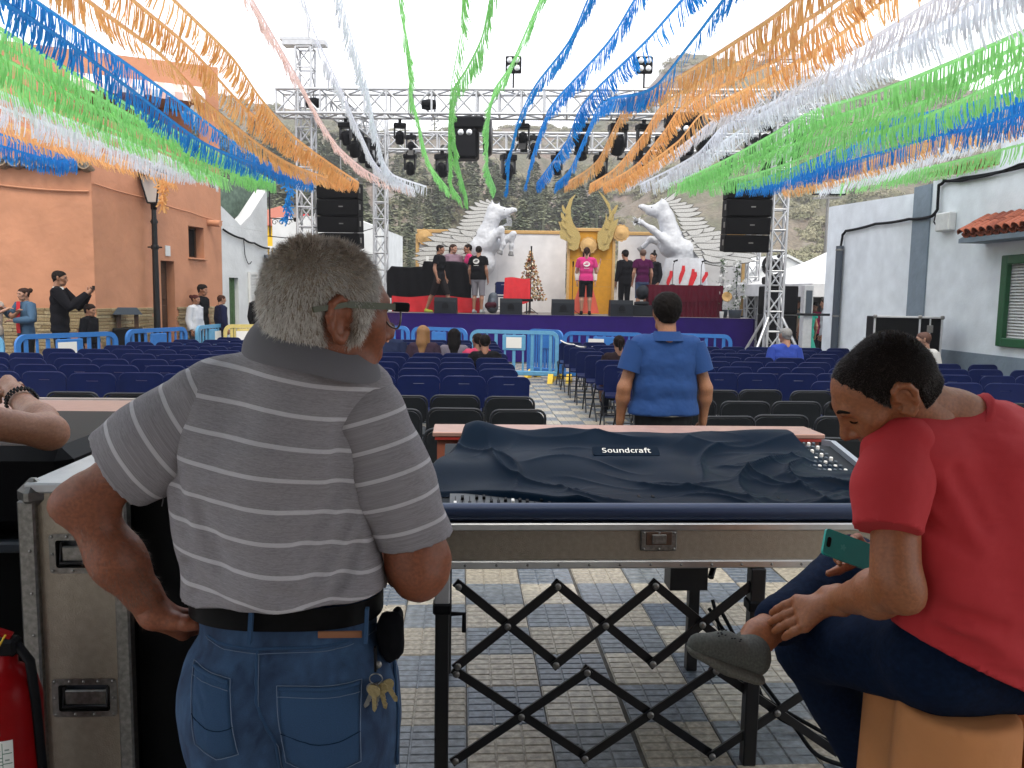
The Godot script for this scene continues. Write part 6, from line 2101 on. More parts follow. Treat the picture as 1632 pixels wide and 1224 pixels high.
func make_garlands() -> void:
	var base := {"green": Color(0.64, 0.91, 0.56), "blue": Color(0.13, 0.58, 0.88), "orange": Color(0.98, 0.77, 0.5), "white": Color(0.94, 0.95, 0.97), "rose": Color(0.95, 0.84, 0.8)}
	var mats := {}
	for k: String in base:
		var m := mat(base[k], 0.75, 0, TX.soft, 1.5)
		m.cull_mode = BaseMaterial3D.CULL_DISABLED
		m.backlight_enabled = true
		m.backlight = Color(1, 1, 1)
		mats[k] = m
	var words := ["first", "second", "third", "fourth", "fifth", "sixth", "seventh", "eighth", "ninth", "tenth", "eleventh", "twelfth", "thirteenth", "fourteenth", "fifteenth"]
	var counts := {}
	for s in STRINGS:
		var colour: String = s[0]
		counts[colour] = counts.get(colour, -1) + 1
		var raw: Array = s[1]
		var P := []
		for k in range(0, raw.size(), 3):
			P.append(Vector3(raw[k], raw[k + 1], raw[k + 2]))
		var C := Curve3D.new()
		for k in P.size():
			var a: Vector3 = P[maxi(k - 1, 0)]
			var b: Vector3 = P[mini(k + 1, P.size() - 1)]
			var hd := (b - a).normalized()
			var l0: float = P[k].distance_to(a) * 0.3
			var l1: float = P[k].distance_to(b) * 0.3
			C.add_point(P[k], -hd * l0, hd * l1)
		C.bake_interval = 0.06
		var total := C.get_baked_length()
		var G := thing("paper_garland", "%s paper fringe garland, %s %s one counted from the left" % ["pink-white" if colour == "rose" else colour, words[counts[colour]], "such" if colour == "rose" else colour], "garland", P[0], 0.0, "fringed paper garlands")
		var o: Vector3 = P[0]
		var cord := MB.new()
		var cp := []
		var fr := MB.new()
		var t := 0.0
		var seed_ := rng.randf() * 50.0
		var drift := rng.randf_range(-0.04, 0.04)
		while t < total:
			var p := C.sample_baked(t) - o
			var nx := C.sample_baked(minf(t + 0.05, total)) - o
			var dir := (nx - p).normalized() if nx != p else Vector3.BACK
			cp.append(p)
			t += 0.12
		cord.tube(cp, 0.0025, 4)
		# the uncut strip of paper along the cord
		fr.sheet(cp.size() - 1, 1, func(u: float, v: float) -> Vector3: return cp[int(round(u * (cp.size() - 1)))] + Vector3(0, -0.003 - 0.027 * (1.0 - v), 0))
		part(G, "cord", cord.mesh(), mats[colour])
		t = 0.0
		while t < total - 0.03:
			var wp := C.sample_baked(t)
			var p := wp - o
			var dir := (C.sample_baked(minf(t + 0.06, total)) - wp).normalized()
			var side := dir.cross(Vector3.UP).normalized()
			var clump := noise.get_noise_2d(t * 1.3 + seed_, seed_)
			var thin := noise.get_noise_2d(t * 0.35 - seed_, 3.0)
			if rng.randf() < clampf(thin * 0.8 + (0.1 if wp.z > -8.0 else 0.0), 0.0, 0.5):
				t += 0.03
				continue
			var ln := (0.18 + 0.02 * clump) * (1.0 + 0.28 * smoothstep(2.5, 4.5, absf(wp.x))) * rng.randf_range(0.8, 1.12)
			var sway := side * (drift + 0.04 * clump + rng.randf_range(-0.01, 0.01)) + dir * (0.03 * noise.get_noise_2d(t * 0.8 + 30.0, seed_) + rng.randf_range(-0.03, 0.03))
			var w := rng.randf_range(0.01, 0.019)
			var twist := rng.randf_range(-0.7, 0.7)
			var wd := (dir * cos(twist * 0.9) + side * sin(twist * 0.9)).normalized() * w * 0.5
			p += side * rng.randf_range(-0.012, 0.012)
			var a1 := p + Vector3(0, -0.026, 0)
			var mid := p + Vector3(0, -ln * 0.55, 0) + sway * 0.4
			var low := p + Vector3(0, -ln * (1.0 - 0.5 * sway.length()), 0) + sway * 1.4
			fr.quad(a1 - dir * w * 0.5, a1 + dir * w * 0.5, mid + wd, mid - wd)
			fr.quad(mid - wd, mid + wd, low + wd * 0.8, low - wd * 0.8)
			t += rng.randf_range(0.007, 0.013)
		part(G, "fringe", fr.mesh(), mats[colour])
	# loose tails
	for a in [["blue", Vector3(-3.05, 3.68, -14.9), 0.75, "loose blue paper tail hanging beside the left lantern"], ["orange", Vector3(-5.3, 3.66, -15.2), 0.55, "tangled orange paper tail hanging over the street lamp"]]:
		var G := thing("garland_tail", a[3], "garland", a[1])
		var fr := MB.new()
		for k in 70:
			var y: float = -rng.randf() * a[2]
			var p := Vector3(rng.randf_range(-0.05, 0.05) - 0.1 * y * y, y, rng.randf_range(-0.05, 0.05))
			var d := Vector3(rng.randf_range(-1, 1), rng.randf_range(-2.5, 0.3), rng.randf_range(-1, 1)).normalized() * rng.randf_range(0.08, 0.16)
			var w := d.cross(Vector3(0.4, 0.2, 0.7)).normalized() * 0.012
			fr.quad(p - w, p + w, p + d + w, p + d - w)
		part(G, "fringe", fr.mesh(), mats[a[0]])

# ---------------------------------------------------------------- sound desk on its folding stand
func make_desk() -> void:
	var D := thing("desk_flight_case", "silver flight case tray carrying the covered sound desk", "flight case", Vector3(0.75, 0.73, -2.75))
	# tray front, sides and floor
	var x0 := -0.86
	var x1 := 0.92
	var f := MB.new()
	f.box(Vector3(0.03, 0.075, -0.006), Vector3(x1 - x0, 0.118, 0.012))
	part(D, "front_panel", f.mesh(), M.stucco_alu)
	var sd := MB.new()
	for x in [x0, x1]:
		sd.box(Vector3(x + (0.006 if x < 0 else -0.006), 0.075, -0.48), Vector3(0.012, 0.14, 0.93))
	sd.box(Vector3(0.03, 0.075, -0.95), Vector3(x1 - x0 - 0.03, 0.14, 0.012))
	part(D, "side_panel", sd.mesh(), M.stucco_alu)
	var fl := MB.new()
	fl.box(Vector3(0.03, 0.006, -0.48), Vector3(x1 - x0 - 0.03, 0.012, 0.92))
	part(D, "floor_panel", fl.mesh(), M.laminate)
	var tp := MB.new()
	tp.cbox(Vector3(0.03, 0.145, 0.003), Vector3(x1 - x0 + 0.01, 0.026, 0.022), 0.004)
	part(D, "top_profile", tp.mesh(), M.alu_bright)
	var bp := MB.new()
	bp.cbox(Vector3(0.03, 0.012, 0.003), Vector3(x1 - x0 + 0.01, 0.028, 0.022), 0.004)
	part(D, "bottom_profile", bp.mesh(), M.alu_bright)
	var rv := MB.new()
	rv.lathe([Vector2(0.005, 0), Vector2(0.0045, 0.0025), Vector2(0.0, 0.0035)], 10, Transform3D(Basis(Vector3.RIGHT, PI / 2), Vector3.ZERO))
	var rvm := rv.mesh()
	for k in 17:
		part(D, "rivet", rvm, M.steel, Vector3(x0 + 0.02 + k * 0.107, 0.012, 0.0142))
	# latch dish in the middle
	var lt := MB.new()
	lt.cbox(Vector3(-0.065, 0.095, 0.007), Vector3(0.128, 0.072, 0.012), 0.004)
	var latch := part(D, "latch_dish", lt.mesh(), M.steel)
	var lr := MB.new()
	lr.cbox(Vector3(-0.065, 0.105, 0.0125), Vector3(0.09, 0.046, 0.006), 0.002)
	part(latch, "recess", lr.mesh(), M.dark_wood)
	var lk := MB.new()
	lk.cbox(Vector3(-0.065, 0.103, 0.016), Vector3(0.05, 0.034, 0.006), 0.002)
	part(latch, "catch", lk.mesh(), M.steel)
	for k in 6:
		part(latch, "rivet", rvm, M.steel, Vector3(-0.118 + (k % 3) * 0.053, 0.068 if k < 3 else 0.125, 0.0128))
	for x in [x0 + 0.012, x1 - 0.012]:
		var c := MB.new()
		c.cbox(Vector3(x, 0.14, 0.006), Vector3(0.05, 0.05, 0.05), 0.016)
		part(D, "corner", c.mesh(), M.steel)
	# the console itself
	var K := thing("sound_desk", "dark blue mixing desk under a fabric cover on the silver tray", "mixing desk", Vector3(0.75, 0.742, -2.75))
	var body := MB.new()
	body.slab(PackedVector2Array([Vector2(-0.05, 0.0), Vector2(-0.88, 0.0), Vector2(-0.88, 0.26), Vector2(-0.8, 0.27), Vector2(-0.12, 0.155), Vector2(-0.05, 0.15)]), -0.9, 0.82, Transform3D(Basis(Vector3(0, 0, 1), Vector3.UP, Vector3(-1, 0, 0)), Vector3.ZERO))
	part(K, "body", body.mesh(), M.monitor_grey)
	var roll := MB.new()
	var rp := []
	for k in 2:
		rp.append(Vector3(lerpf(-0.82, 0.9, k), 0.175, -0.03))
	roll.tube(rp, 0.032, 16)
	part(K, "armrest", roll.mesh(), M.console_blue)
	# faders and knobs in front of the cover
	var slope := Basis(Vector3.RIGHT, 0.167)
	var st := MB.new()
	st.box(Vector3(0.04, 0.173, -0.16), Vector3(1.66, 0.006, 0.16), slope)
	var panel := part(K, "fader_panel", st.mesh(), mat(hx("4a4d50"), 0.5, 0.1, TX.grain, 6.0))
	var cap := MB.new()
	cap.cbox(Vector3.ZERO, Vector3(0.011, 0.012, 0.022), 0.002, slope)
	var capm := cap.mesh()
	var slot := MB.new()
	slot.box(Vector3.ZERO, Vector3(0.003, 0.002, 0.1), slope)
	var slotm := slot.mesh()
	for k in 62:
		var x := -0.77 + k * 0.026
		part(panel, "slot", slotm, M.black_plastic, Vector3(x, 0.1765, -0.16))
		var z := -0.16 + rng.randf_range(-0.035, 0.04)
		part(panel, "fader", capm, M.black_plastic if k % 8 else M.paper, Vector3(x, 0.1735 + (-0.16 - z) * 0.167 + 0.008, z))
	var kn := MB.new()
	kn.lathe([Vector2(0.008, 0), Vector2(0.0075, 0.012), Vector2(0.006, 0.014), Vector2(0, 0.014)], 10, Transform3D(slope, Vector3.ZERO))
	var knm := kn.mesh()
	for i in 8:
		for j in 13:
			part(panel, "knob", knm, M.paper if (i + j) % 3 == 0 else M.pipe, Vector3(0.66 + i * 0.022, 0.167 + 0.167 * (0.12 + j * 0.045), -0.24 - j * 0.045))
	var endp := MB.new()
	endp.slab(PackedVector2Array([Vector2(-0.02, -0.005), Vector2(-0.89, -0.005), Vector2(-0.89, 0.285), Vector2(-0.8, 0.295), Vector2(-0.12, 0.175), Vector2(-0.02, 0.17)]), -0.925, -0.9, Transform3D(Basis(Vector3(0, 0, 1), Vector3.UP, Vector3(-1, 0, 0)), Vector3.ZERO))
	part(K, "end_cheek", endp.mesh(), mat(hx("8b9099"), 0.4, 0.3))
	# board lying behind the desk
	var wl := MB.new()
	wl.box(Vector3(0.03, 0.15, -1.06), Vector3(1.78, 0.28, 0.2))
	part(D, "rear_board", wl.mesh(), M.wood_board)
	var we := MB.new()
	we.cbox(Vector3(0.03, 0.302, -1.06), Vector3(1.82, 0.022, 0.24), 0.004)
	part(D, "rear_edge", we.mesh(), mat(hx("a48074"), 0.4, 0.2, TX.soft, 2.0))
	var wr := MB.new()
	wr.box(Vector3(0.03, 0.284, -0.952), Vector3(1.8, 0.014, 0.016))
	part(D, "red_strip", wr.mesh(), mat(hx("8c2a22"), 0.5))
	# the rumpled cover
	var cv := MB.new()
	var r2 := FastNoiseLite.new()
	r2.seed = 77
	r2.frequency = 1.0
	r2.fractal_type = FastNoiseLite.FRACTAL_NONE
	var folds := []
	var fr := RandomNumberGenerator.new()
	fr.seed = 41
	for w in [[-0.74, -0.84, -0.55, -0.2, 0.024, 0.034], [-0.7, -0.75, -0.3, -0.15, 0.02, 0.03], [-0.45, -0.3, -0.12, -0.1, 0.02, 0.024], [-0.4, -0.8, 0.1, -0.77, 0.026, 0.02], [0.64, -0.72, 0.3, -0.1, 0.022, 0.04], [0.68, -0.6, 0.52, -0.08, 0.02, 0.036], [0.5, -0.76, 0.08, -0.3, 0.02, 0.024], [0.2, -0.45, 0.64, -0.3, 0.018, 0.02], [-0.22, -0.36, 0.36, -0.3, 0.016, 0.016], [-0.1, -0.26, 0.42, -0.2, 0.016, 0.017], [-0.55, -0.5, 0.0, -0.46, 0.02, 0.014], [-0.6, -0.12, -0.2, -0.06, 0.015, 0.02], [0.0, -0.14, 0.5, -0.08, 0.014, 0.018], [0.55, -0.4, 0.8, -0.12, 0.02, 0.035]]:
		folds.append([Vector2(w[0], w[1]), Vector2(w[2] - w[0], w[3] - w[1]), w[4], w[5], fr.randf() * 6.0])
	for k in 22:
		var c := Vector2(fr.randf_range(-0.85, 0.85), -fr.randf_range(0.12, 0.82))
		var an := fr.randf_range(-0.45, 0.45) + (0.9 if c.x > 0.45 else 0.0) - (0.7 if c.x < -0.6 else 0.0)
		var ln := fr.randf_range(0.25, 0.8)
		folds.append([c, Vector2(cos(an), sin(an)) * ln, fr.randf_range(0.012, 0.03), fr.randf_range(0.004, 0.01), fr.randf() * 6.0])
	var nu := 260
	var nv := 120
	cv.sheet(nu, nv, func(u: float, v: float) -> Vector3:
		# v: 0 front edge, 1 back edge; u: left to right
		var front := 0.13 + 0.10 * smoothstep(0.28, 0.0, u) - 0.075 * smoothstep(0.2, 0.42, u) + 0.02 * sin(u * 9.0) + 0.04 * smoothstep(0.9, 1.0, u)
		var back := 0.84 + 0.03 * sin(u * 7.0 + 1.0)
		var left := -0.86 - 0.05 * sin(v * 5.0) + 0.05 * v
		var right := 0.89 - 0.2 * smoothstep(0.35, 0.9, v) + 0.03 * sin(v * 9.0)
		var x := lerpf(left, right, u)
		var z := -lerpf(front, back, v)
		var base := 0.157 + (-z - 0.12) * 0.17
		var lift := 0.016
		# broad sags, then sharp folds running across
		for w: Array in folds:
			var q: Vector2 = Vector2(x, z) - w[0]
			var dl: Vector2 = w[1]
			var t := clampf(q.dot(dl) / dl.length_squared(), 0.0, 1.0)
			var off: Vector2 = (q - dl * t) - dl.orthogonal() * 0.12 * sin(t * 5.0 + w[4])
			var dd: float = off.length() / w[2]
			if dd < 4.0:
				lift += 0.75 * w[3] * exp(-dd * 1.25) * sin(clampf(t, 0.04, 0.96) * PI)
		lift += 0.018 * (r2.get_noise_2d(x * 2.2, z * 3.0 + 3.0) + 0.5)
		# the back edge stands up like a ridge, highest at the left and in the middle
		lift += (0.03 + 0.03 * exp(-pow((u - 0.05) / 0.05, 2.0)) + 0.02 * exp(-pow((u - 0.33) / 0.1, 2.0))) * smoothstep(0.7, 0.96, v)
		# flat where the name is sewn on
		var flat := exp(-pow((x + 0.065) / 0.2, 4.0) - pow((z + 0.6) / 0.09, 4.0))
		lift = lerpf(lift, 0.035, flat)
		# edges drop to the desk
		lift *= smoothstep(0.0, 0.035, v) * smoothstep(0.0, 0.02, u) * 0.9 + 0.1
		lift += 0.02 * smoothstep(0.75, 0.95, u) * smoothstep(0.5, 0.1, v) * (1.0 + r2.get_noise_2d(x * 9.0, z * 9.0))
		var y := base + lift
		if v > 0.965:
			y -= (v - 0.965) / 0.035 * 0.1
		return Vector3(x, y, z))
	var CV := thing("desk_cover", "rumpled dark blue fabric cover with white lettering over the sound desk", "cover", Vector3(0.75, 0.742, -2.75))
	var cm: StandardMaterial3D = M.cover
	cm.cull_mode = BaseMaterial3D.CULL_DISABLED
	var cloth := part(CV, "cloth", cv.mesh(), cm)
	# lettering sewn on
	var tilt := Basis(Vector3.RIGHT, -PI / 2 + 0.17 + 0.28)
	var lb := MB.new()
	lb.slab(rrect(-0.14, -0.03, 0.14, 0.03, 0.012), -0.002, 0.002, Transform3D.IDENTITY)
	var badge := part(CV, "name_patch", lb.mesh(), M.cover)
	badge.transform = Transform3D(tilt, Vector3(-0.065, 0.157 + 0.48 * 0.17 + 0.043, -0.6))
	var tm := TextMesh.new()
	tm.text = "Soundcraft"
	tm.font = sys_font("Droid Sans")
	tm.font_size = 32
	tm.pixel_size = 0.0013
	tm.depth = 0.002
	part(badge, "lettering", tm, M.paper, Vector3(0, 0, 0.0035))
	# folding stand: two legs joined by lattices of flat bars
	var S := thing("folding_stand", "black folding lattice stand with crossed bars under the silver tray", "stand", Vector3(0.5, 0, -2.75))
	for x in [-0.56, 0.54]:
		for z in [0.0, -0.75]:
			var l := MB.new()
			l.cbox(Vector3(x, 0.3, z), Vector3(0.048, 0.6, 0.048), 0.004)
			part(S, "leg", l.mesh(), M.black_metal)
			var u := MB.new()
			u.cbox(Vector3(x, 0.66, z), Vector3(0.052, 0.138, 0.052), 0.004)
			part(S, "inner_leg", u.mesh(), M.alu if x < 0 else M.black_metal)
			var cl := MB.new()
			cl.cbox(Vector3(x, 0.592, z), Vector3(0.064, 0.04, 0.064), 0.006)
			part(S, "collar", cl.mesh(), M.black_plastic)
	var kn2 := MB.new()
	kn2.tube([Vector3(-0.53, 0.565, 0), Vector3(-0.485, 0.565, 0.0), Vector3(-0.485, 0.5, 0.0)], 0.008, 8)
	part(S, "clamp_handle", kn2.mesh(), M.black_plastic)
	# lattices
	var lat := [[-0.505, 0.666, 0.382, 0.171, 6], [-0.51, 0.354, 0.035, 0.229, 6]]
	var pin := MB.new()
	pin.lathe([Vector2(0.012, 0), Vector2(0.012, 0.006), Vector2(0.007, 0.01), Vector2(0, 0.01)], 12, Transform3D(Basis(Vector3.RIGHT, PI / 2), Vector3.ZERO))
	var pinm := pin.mesh()
	for zz in [0.0]:
		for q in lat.size():
			var a: Array = lat[q]
			for k in 3:
				var xa: float = a[0] + 2 * a[3] * k
				if zz < -0.1 and k > 2:
					continue
				if q == 0 and k == 3:
					continue
				var last: bool = q == 0 and k == 2
				for s in 2:
					var p0 := Vector3(xa, a[1] if s == 0 else a[2], zz + 0.008 * (s * 2 - 1))
					var p1 := Vector3(xa + 2 * a[3], a[2] if s == 0 else a[1], zz + 0.008 * (s * 2 - 1))
					var b := MB.new()
					b.bar(p0, p1, 0.028, 0.01) if false else b.box((p0 + p1) * 0.5, Vector3(p0.distance_to(p1) + 0.03, 0.03, 0.009), Basis(Vector3.BACK, atan2(p1.y - p0.y, p1.x - p0.x)))
					part(S, "lattice_bar", b.mesh(), M.black_metal)
				part(S, "pivot", pinm, M.steel, Vector3(xa + a[3], (a[1] + a[2]) / 2, zz + 0.013))
				part(S, "pivot", pinm, M.steel, Vector3(xa, a[1], zz + 0.013))
				part(S, "pivot", pinm, M.steel, Vector3(xa, a[2], zz + 0.013))
	var br := MB.new()
	br.tube([Vector3(0.44, 0.62, -0.2), Vector3(0.5, 0.7, -0.3), Vector3(0.54, 0.62, -0.74)], 0.012, 8)
	br.box(Vector3(0.46, 0.5, -0.6), Vector3(0.16, 0.12, 0.1))
	part(S, "brace", br.mesh(), M.black_metal)
	# cables on the paving
	for k in 3:
		var pts := []
		for i in 26:
			var t := i / 25.0
			pts.append(Vector3(1.05 + 0.5 * t + 0.05 * sin(t * 7.0 + k), 0.012 + 0.35 * pow(1.0 - t, 4.0), -3.3 + 0.9 * t + 0.12 * sin(t * 5.0 + k * 1.3) - 0.08 * k))
		var cb := MB.new()
		cb.tube(pts, 0.008, 6)
		var o := part(self, "audio_cable", cb.mesh(), M.cable)
		tag(o, ["black cable running furthest right on the paving under the desk", "black cable in the middle of three under the desk", "black cable nearest the stand on the paving under the desk"][k], "cable", "cables under the desk")

# ---------------------------------------------------------------- cases at the left edge
func edge_box(N: Node3D, called: String, lo: Vector3, hi: Vector3, panel: Material, top: Material) -> void:
	var b := MB.new()
	b.box((lo + hi) / 2, hi - lo)
	part(N, called, b.mesh(), panel)
	var t := MB.new()
	t.box(Vector3((lo.x + hi.x) / 2, hi.y + 0.004, (lo.z + hi.z) / 2), Vector3(hi.x - lo.x - 0.04, 0.008, hi.z - lo.z - 0.04))
	part(N, "top_panel", t.mesh(), top)
	var e := 0.03
	var edges := []
	for y in [lo.y, hi.y]:
		for z in [lo.z, hi.z]:
			edges.append([Vector3(lo.x, y, z), Vector3(hi.x, y, z)])
		for x in [lo.x, hi.x]:
			edges.append([Vector3(x, y, lo.z), Vector3(x, y, hi.z)])
	for x in [lo.x, hi.x]:
		for z in [lo.z, hi.z]:
			edges.append([Vector3(x, lo.y, z), Vector3(x, hi.y, z)])
	for s in edges:
		var d: Vector3 = (s[1] - s[0]).normalized()
		var m := MB.new()
		m.bar(s[0] + d * 0.03, s[1] - d * 0.03, e, e)
		part(N, "edge_profile", m.mesh(), M.alu_bright)
	for x in [lo.x, hi.x]:
		for y in [lo.y, hi.y]:
			for z in [lo.z, hi.z]:
				var m := MB.new()
				m.cbox(Vector3(x, y, z), Vector3(0.062, 0.062, 0.062), 0.02)
				part(N, "corner", m.mesh(), M.steel)

func handle_dish(N: Node3D, at: Vector3, rivet: Mesh) -> void:
	# pressed steel dish with a folded grip
	var fr := MB.new()
	var w := 0.068
	var h := 0.043
	var out := rrect(-w, -h, w, h, 0.008, 3)
	var inn := rrect(-w + 0.014, -h + 0.013, w - 0.014, h - 0.013, 0.006, 3)
	for k in out.size():
		var k2 := (k + 1) % out.size()
		fr.fan([Vector3(out[k].x, out[k].y, 0.002), Vector3(out[k2].x, out[k2].y, 0.002), Vector3(inn[k2].x, inn[k2].y, 0.004), Vector3(inn[k].x, inn[k].y, 0.004)], Vector3.BACK)
		fr.fan([Vector3(inn[k].x, inn[k].y, 0.004), Vector3(inn[k2].x, inn[k2].y, 0.004), Vector3(inn[k2].x * 0.96, inn[k2].y * 0.95, -0.02), Vector3(inn[k].x * 0.96, inn[k].y * 0.95, -0.02)], -Vector3(inn[k].x, inn[k].y, 0).normalized())
	var d := part(N, "handle_dish", fr.mesh(), M.steel, at)
	var bk := MB.new()
	bk.slab(rrect(-w + 0.014, -h + 0.013, w - 0.014, h - 0.013, 0.006, 3), -0.024, -0.019, Transform3D.IDENTITY)
	part(d, "recess", bk.mesh(), M.pipe)
	var g := MB.new()
	g.cbox(Vector3(0, -0.002, -0.006), Vector3(0.09, 0.034, 0.008), 0.003)
	part(d, "grip_plate", g.mesh(), M.steel)
	var gr := MB.new()
	gr.tube([Vector3(-0.046, 0.022, -0.008), Vector3(-0.046, -0.02, 0.0), Vector3(0.046, -0.02, 0.0), Vector3(0.046, 0.022, -0.008)], 0.0045, 8)
	part(d, "grip", gr.mesh(), M.black_metal)
	for p in [[-0.061, 0.037], [-0.03, 0.037], [0.0, 0.037], [0.03, 0.037], [0.061, 0.037], [-0.061, -0.037], [-0.02, -0.037], [0.02, -0.037], [0.061, -0.037], [-0.061, 0], [0.061, 0]]:
		part(d, "rivet", rivet, M.steel, Vector3(p[0], p[1], 0.003))

func make_cases() -> void:
	var A := thing("aluminium_flight_case", "tall upright silver flight case with recessed handles behind the man in grey", "flight case", Vector3(-0.81, 0, -1.75))
	# narrow silver side with real openings for the dishes
	var holes := [[-0.052, 0.752, 0.058, 0.812], [-0.045, 1.072, 0.065, 1.132]]
	part(A, "side_panel", holed_wall(-0.092, 0.092, 0.02, 1.235, 0.012, holes), M.stucco_alu)
	var bodyb := MB.new()
	bodyb.box(Vector3(-0.0, 0.63, -0.36), Vector3(0.186, 1.22, 0.64))
	part(A, "case_body", bodyb.mesh(), M.laminate)
	var bk := MB.new()
	bk.box(Vector3(0.32, 0.62, -0.4), Vector3(0.44, 1.2, 0.7))
	part(A, "black_panel", bk.mesh(), M.laminate)
	for s in [[-0.096, 0.02], [0.093, 0.03]]:
		var e := MB.new()
		e.cbox(Vector3(s[0], 0.62, 0.0), Vector3(0.036 if s[0] < 0 else 0.03, 1.2, 0.03), 0.004)
		part(A, "edge_profile", e.mesh(), M.steel)
	var tp := MB.new()
	tp.cbox(Vector3(0.0, 1.245, -0.34), Vector3(0.2, 0.022, 0.7), 0.004)
	part(A, "top_profile", tp.mesh(), M.alu)
	for x in [-0.09, 0.09]:
		var c := MB.new()
		c.cbox(Vector3(x, 1.228, -0.01), Vector3(0.062, 0.07, 0.062), 0.026)
		part(A, "corner", c.mesh(), M.steel)
	var rv := MB.new()
	rv.lathe([Vector2(0.0035, 0), Vector2(0.003, 0.0018), Vector2(0.0, 0.0026)], 8, Transform3D(Basis(Vector3.RIGHT, PI / 2), Vector3.ZERO))
	var rvm := rv.mesh()
	for k in 12:
		part(A, "rivet", rvm, M.steel, Vector3(-0.09, 0.1 + k * 0.092, 0.0155))
	handle_dish(A, Vector3(0.003, 0.782, 0.0), rvm)
	handle_dish(A, Vector3(0.01, 1.102, 0.0), rvm)

	var B := thing("black_equipment_case", "black equipment case with rounded lid where an arm rests", "case", Vector3(-1.6, 0, -2.2))
	var b := MB.new()
	b.cbox(Vector3(0, 0.52, -0.35), Vector3(1.1, 0.96, 0.68), 0.015)
	part(B, "body", b.mesh(), M.laminate)
	var l := MB.new()
	l.cbox(Vector3(0, 1.13, -0.35), Vector3(1.14, 0.23, 0.72), 0.035)
	part(B, "lid", l.mesh(), M.black_plastic)
	for s in [-0.3, 0.3]:
		var c := MB.new()
		c.cbox(Vector3(s, 1.0, 0.012), Vector3(0.08, 0.12, 0.03), 0.006)
		part(B, "latch", c.mesh(), M.steel)
	var sp := MB.new()
	sp.cbox(Vector3(0, 0.98, 0.0), Vector3(1.12, 0.03, 0.04), 0.006)
	part(B, "seam_profile", sp.mesh(), M.pipe)
	for x in [-0.45, 0.45]:
		for z in [-0.1, -0.6]:
			var e := MB.new()
			e.lathe([Vector2(0.0, -0.02), Vector2(0.042, -0.02), Vector2(0.042, 0.02), Vector2(0, 0.02)], 12, Transform3D(Basis(Vector3.FORWARD, PI / 2), Vector3(x, 0.042, z)))
			part(B, "wheel", e.mesh(), M.black_plastic)
	var C := thing("silver_edged_case", "brown-topped flight case with silver edges beyond the leaning arm", "flight case", Vector3(-2.1, 0, -3.3))
	edge_box(C, "box", Vector3(-0.6, 0.05, -0.7), Vector3(0.65, 1.13, 0.0), M.laminate, mat(hx("8c6f66"), 0.35, 0, TX.soft, 2.0))
	var Fx := thing("low_black_trunk", "low black trunk under the fire extinguisher", "trunk", Vector3(-0.95, 0, -1.62))
	var fb := MB.new()
	fb.cbox(Vector3(-0.08, 0.25, -0.02), Vector3(0.26, 0.5, 0.2), 0.01)
	part(Fx, "box", fb.mesh(), M.laminate)
	var E := thing("fire_extinguisher", "red fire extinguisher with white label at the lower left corner", "fire extinguisher", Vector3(-0.882, 0.5, -1.6))
	var eb := MB.new()
	eb.lathe([Vector2(0.0, 0.0), Vector2(0.055, 0.0), Vector2(0.058, 0.01), Vector2(0.058, 0.36), Vector2(0.05, 0.395), Vector2(0.03, 0.42), Vector2(0.018, 0.428), Vector2(0.018, 0.45), Vector2(0, 0.45)], 32)
	part(E, "cylinder", eb.mesh(), M.extinguisher)
	var va := MB.new()
	va.cbox(Vector3(0, 0.465, 0), Vector3(0.045, 0.035, 0.035), 0.006)
	va.tube([Vector3(0.02, 0.465, 0.0), Vector3(0.05, 0.44, 0.015), Vector3(0.06, 0.36, 0.02), Vector3(0.062, 0.2, 0.01)], 0.009, 10)
	part(E, "valve", va.mesh(), M.black_plastic)
	var hn := MB.new()
	hn.bar(Vector3(0.01, 0.485, 0), Vector3(-0.08, 0.53, 0.02), 0.02, 0.008)
	hn.bar(Vector3(0.01, 0.475, 0), Vector3(-0.075, 0.48, 0.02), 0.02, 0.008)
	part(E, "lever", hn.mesh(), M.extinguisher)
	var tie := MB.new()
	tie.tube([Vector3(0.015, 0.5, 0.03), Vector3(-0.01, 0.45, 0.045), Vector3(-0.03, 0.4, 0.055)], 0.0018, 6)
	part(E, "yellow_tag_string", tie.mesh(), M.foot_yellow)
	var lab := MB.new()
	lab.sheet(14, 1, func(u: float, v: float) -> Vector3:
		var a := lerpf(0.15, 1.35, u) + 0.75
		return Vector3(cos(PI - a) * 0.0586, lerpf(0.1, 0.3, v), sin(PI - a) * 0.0586))
	var lm := StandardMaterial3D.new()
	lm.roughness = 0.5
	lm.albedo_texture = label_picture()
	part(E, "label", lab.mesh(), lm)
	var pl := MB.new()
	pl.sheet(10, 1, func(u: float, v: float) -> Vector3:
		var a := lerpf(0.25, 1.0, u) + 0.75
		return Vector3(cos(PI - a) * 0.0586, lerpf(0.31, 0.345, v), sin(PI - a) * 0.0586))
	part(E, "metal_plate", pl.mesh(), M.steel)

